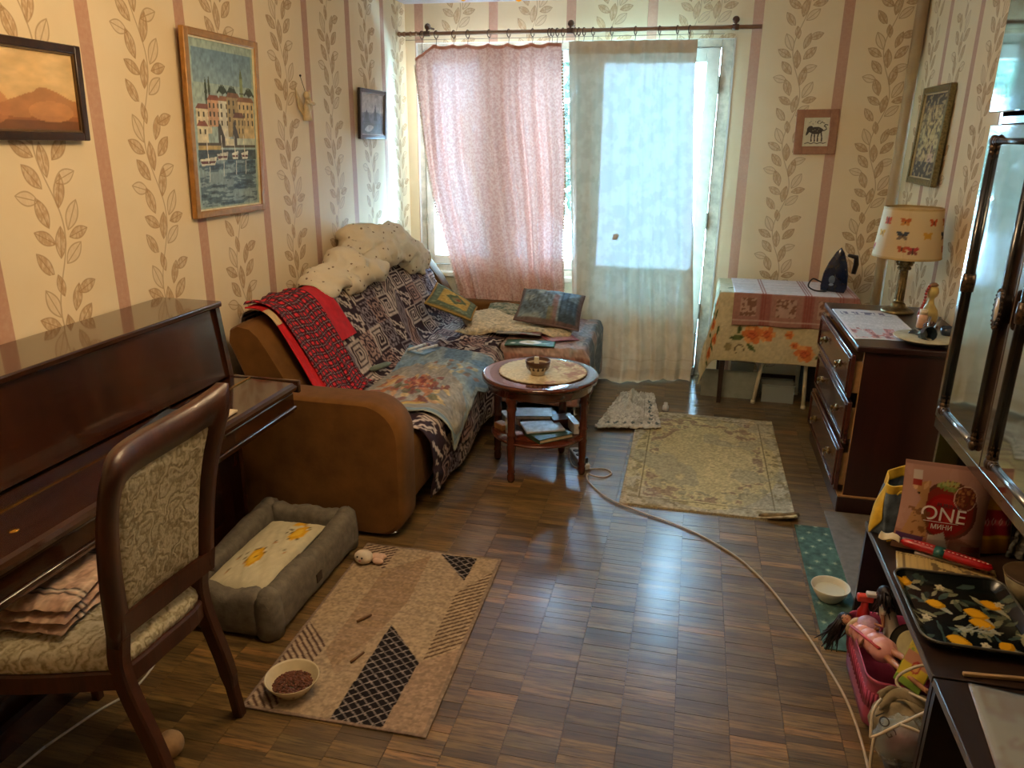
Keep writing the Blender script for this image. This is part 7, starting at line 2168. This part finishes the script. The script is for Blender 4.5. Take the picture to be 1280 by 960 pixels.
# bags and white cables in front of the divider
cbg = thing('cloth_bag', 'crumpled beige cloth bag stuffed into the low shelf before the basket', 'bag', (.70, 1.88, .032))
CB = flat('#8a7a5c', .9, noise=.15, bump=.2)
def lump(c, r, seed, n=30, amp=.18, sc_=2.2):
    b = MB(); b.ball((0, 0, 0), 1, n=n); V = np.concatenate(b.v)
    k = np.array([1 + amp * (mn.noise(Vector(p) * sc_ + Vector((seed, 0, 0))) + .5 * mn.noise(Vector(p) * sc_ * 2.6 + Vector((seed, 3, 0)))) for p in V])
    W = V * k[:, None] * np.array(r) + np.array(c); W[:, 2] = np.maximum(W[:, 2], .0325)
    return W, b.f
W, Ff = lump((.690, 1.935, .115), (.095, .072, .09), 1, 36); MB().add(W, Ff, True).build('sack', CB, cbg)
P = grid(30, 10, lambda u, v: (lerp(.60, .75, u), 1.93 + .02 * math.sin(u * 6) - .03 * v, .205 + .025 * math.sin(u * 4) - .03 * v + .006 * math.sin(v * 9 + u * 12))); MB().sheet(P, .006).build('folded_rim', CB, cbg)
cb2 = thing('plastic_bag', 'clear crinkled plastic bag with dark lettering and pink contents at bottom right', 'bag', (.66, 1.80, .032))
W, Ff = lump((.655, 1.855, .125), (.072, .050, .075), 5, 36, .2, 2.6)
MB().add(W * 1.0, Ff, True).build('film', CLEAR, cb2)
W2, Ff = lump((.668, 1.858, .115), (.050, .033, .048), 9, 20); MB().add(W2, Ff, True).build('pink_contents', flat('#8d5055', .7, noise=.3), cb2)
text('IOG', .036, frame_of((.600, 1.828, .190), (.45, -.70, -.50), (.55, .35, .70)), flat('#2b2622', .5), cb2)
cb3 = thing('clear_bag', 'small clear plastic bag with silvery contents against the shelf divider', 'bag', (.78, 1.82, .032))
W, Ff = lump((.79, 1.83, .16), (.060, .050, .10), 12, 30, .2); W[:, 0] = np.minimum(W[:, 0], .86); MB().add(W, Ff, True).build('film', flat('#7d8580', .2, .2, noise=.3), cb3)
rdp = MB().tube(spline([(.632, 1.775, .04), (.628, 1.765, .065), (.64, 1.762, .07), (.645, 1.772, .04)], 14), .004, 6); tag(rdp.build('red_string', flat('#b3242c', .4)), 'loop of red string below the plastic bag', 'string')
WC = flat('#c3b39a', .45)
w1 = MB().tube(spline([(.76, 1.90, .30), (.735, 1.93, .315), (.70, 1.955, .30), (.66, 1.965, .26), (.648, 1.96, .235), (.66, 1.94, .225), (.70, 1.90, .235), (.76, 1.86, .23)], 60), .0042, 7); tag(w1.build('white_cable', WC), 'white cable curving over the basket and the printed card', 'cable')
w2 = MB().tube(spline([(.795, 1.775, .285), (.76, 1.80, .295), (.70, 1.812, .275), (.64, 1.812, .225), (.575, 1.82, .155), (.568, 1.83, .16), (.575, 1.865, .20), (.600, 1.90, .215)], 60), .0042, 7); w2.tube(spline([(.575, 1.82, .155), (.570, 1.79, .08), (.580, 1.755, .037)], 20), .0042, 7); tag(w2.build('white_cable', WC), 'white cable stretched across the cloth bag and plastic bag', 'cable')
w3 = MB().tube(spline([(.625, 1.80, .222), (.67, 1.79, .215), (.72, 1.775, .185), (.77, 1.768, .15)], 30), .0042, 7); tag(w3.build('white_cable', WC), 'short white cable lying over the plastic bag lettering', 'cable')
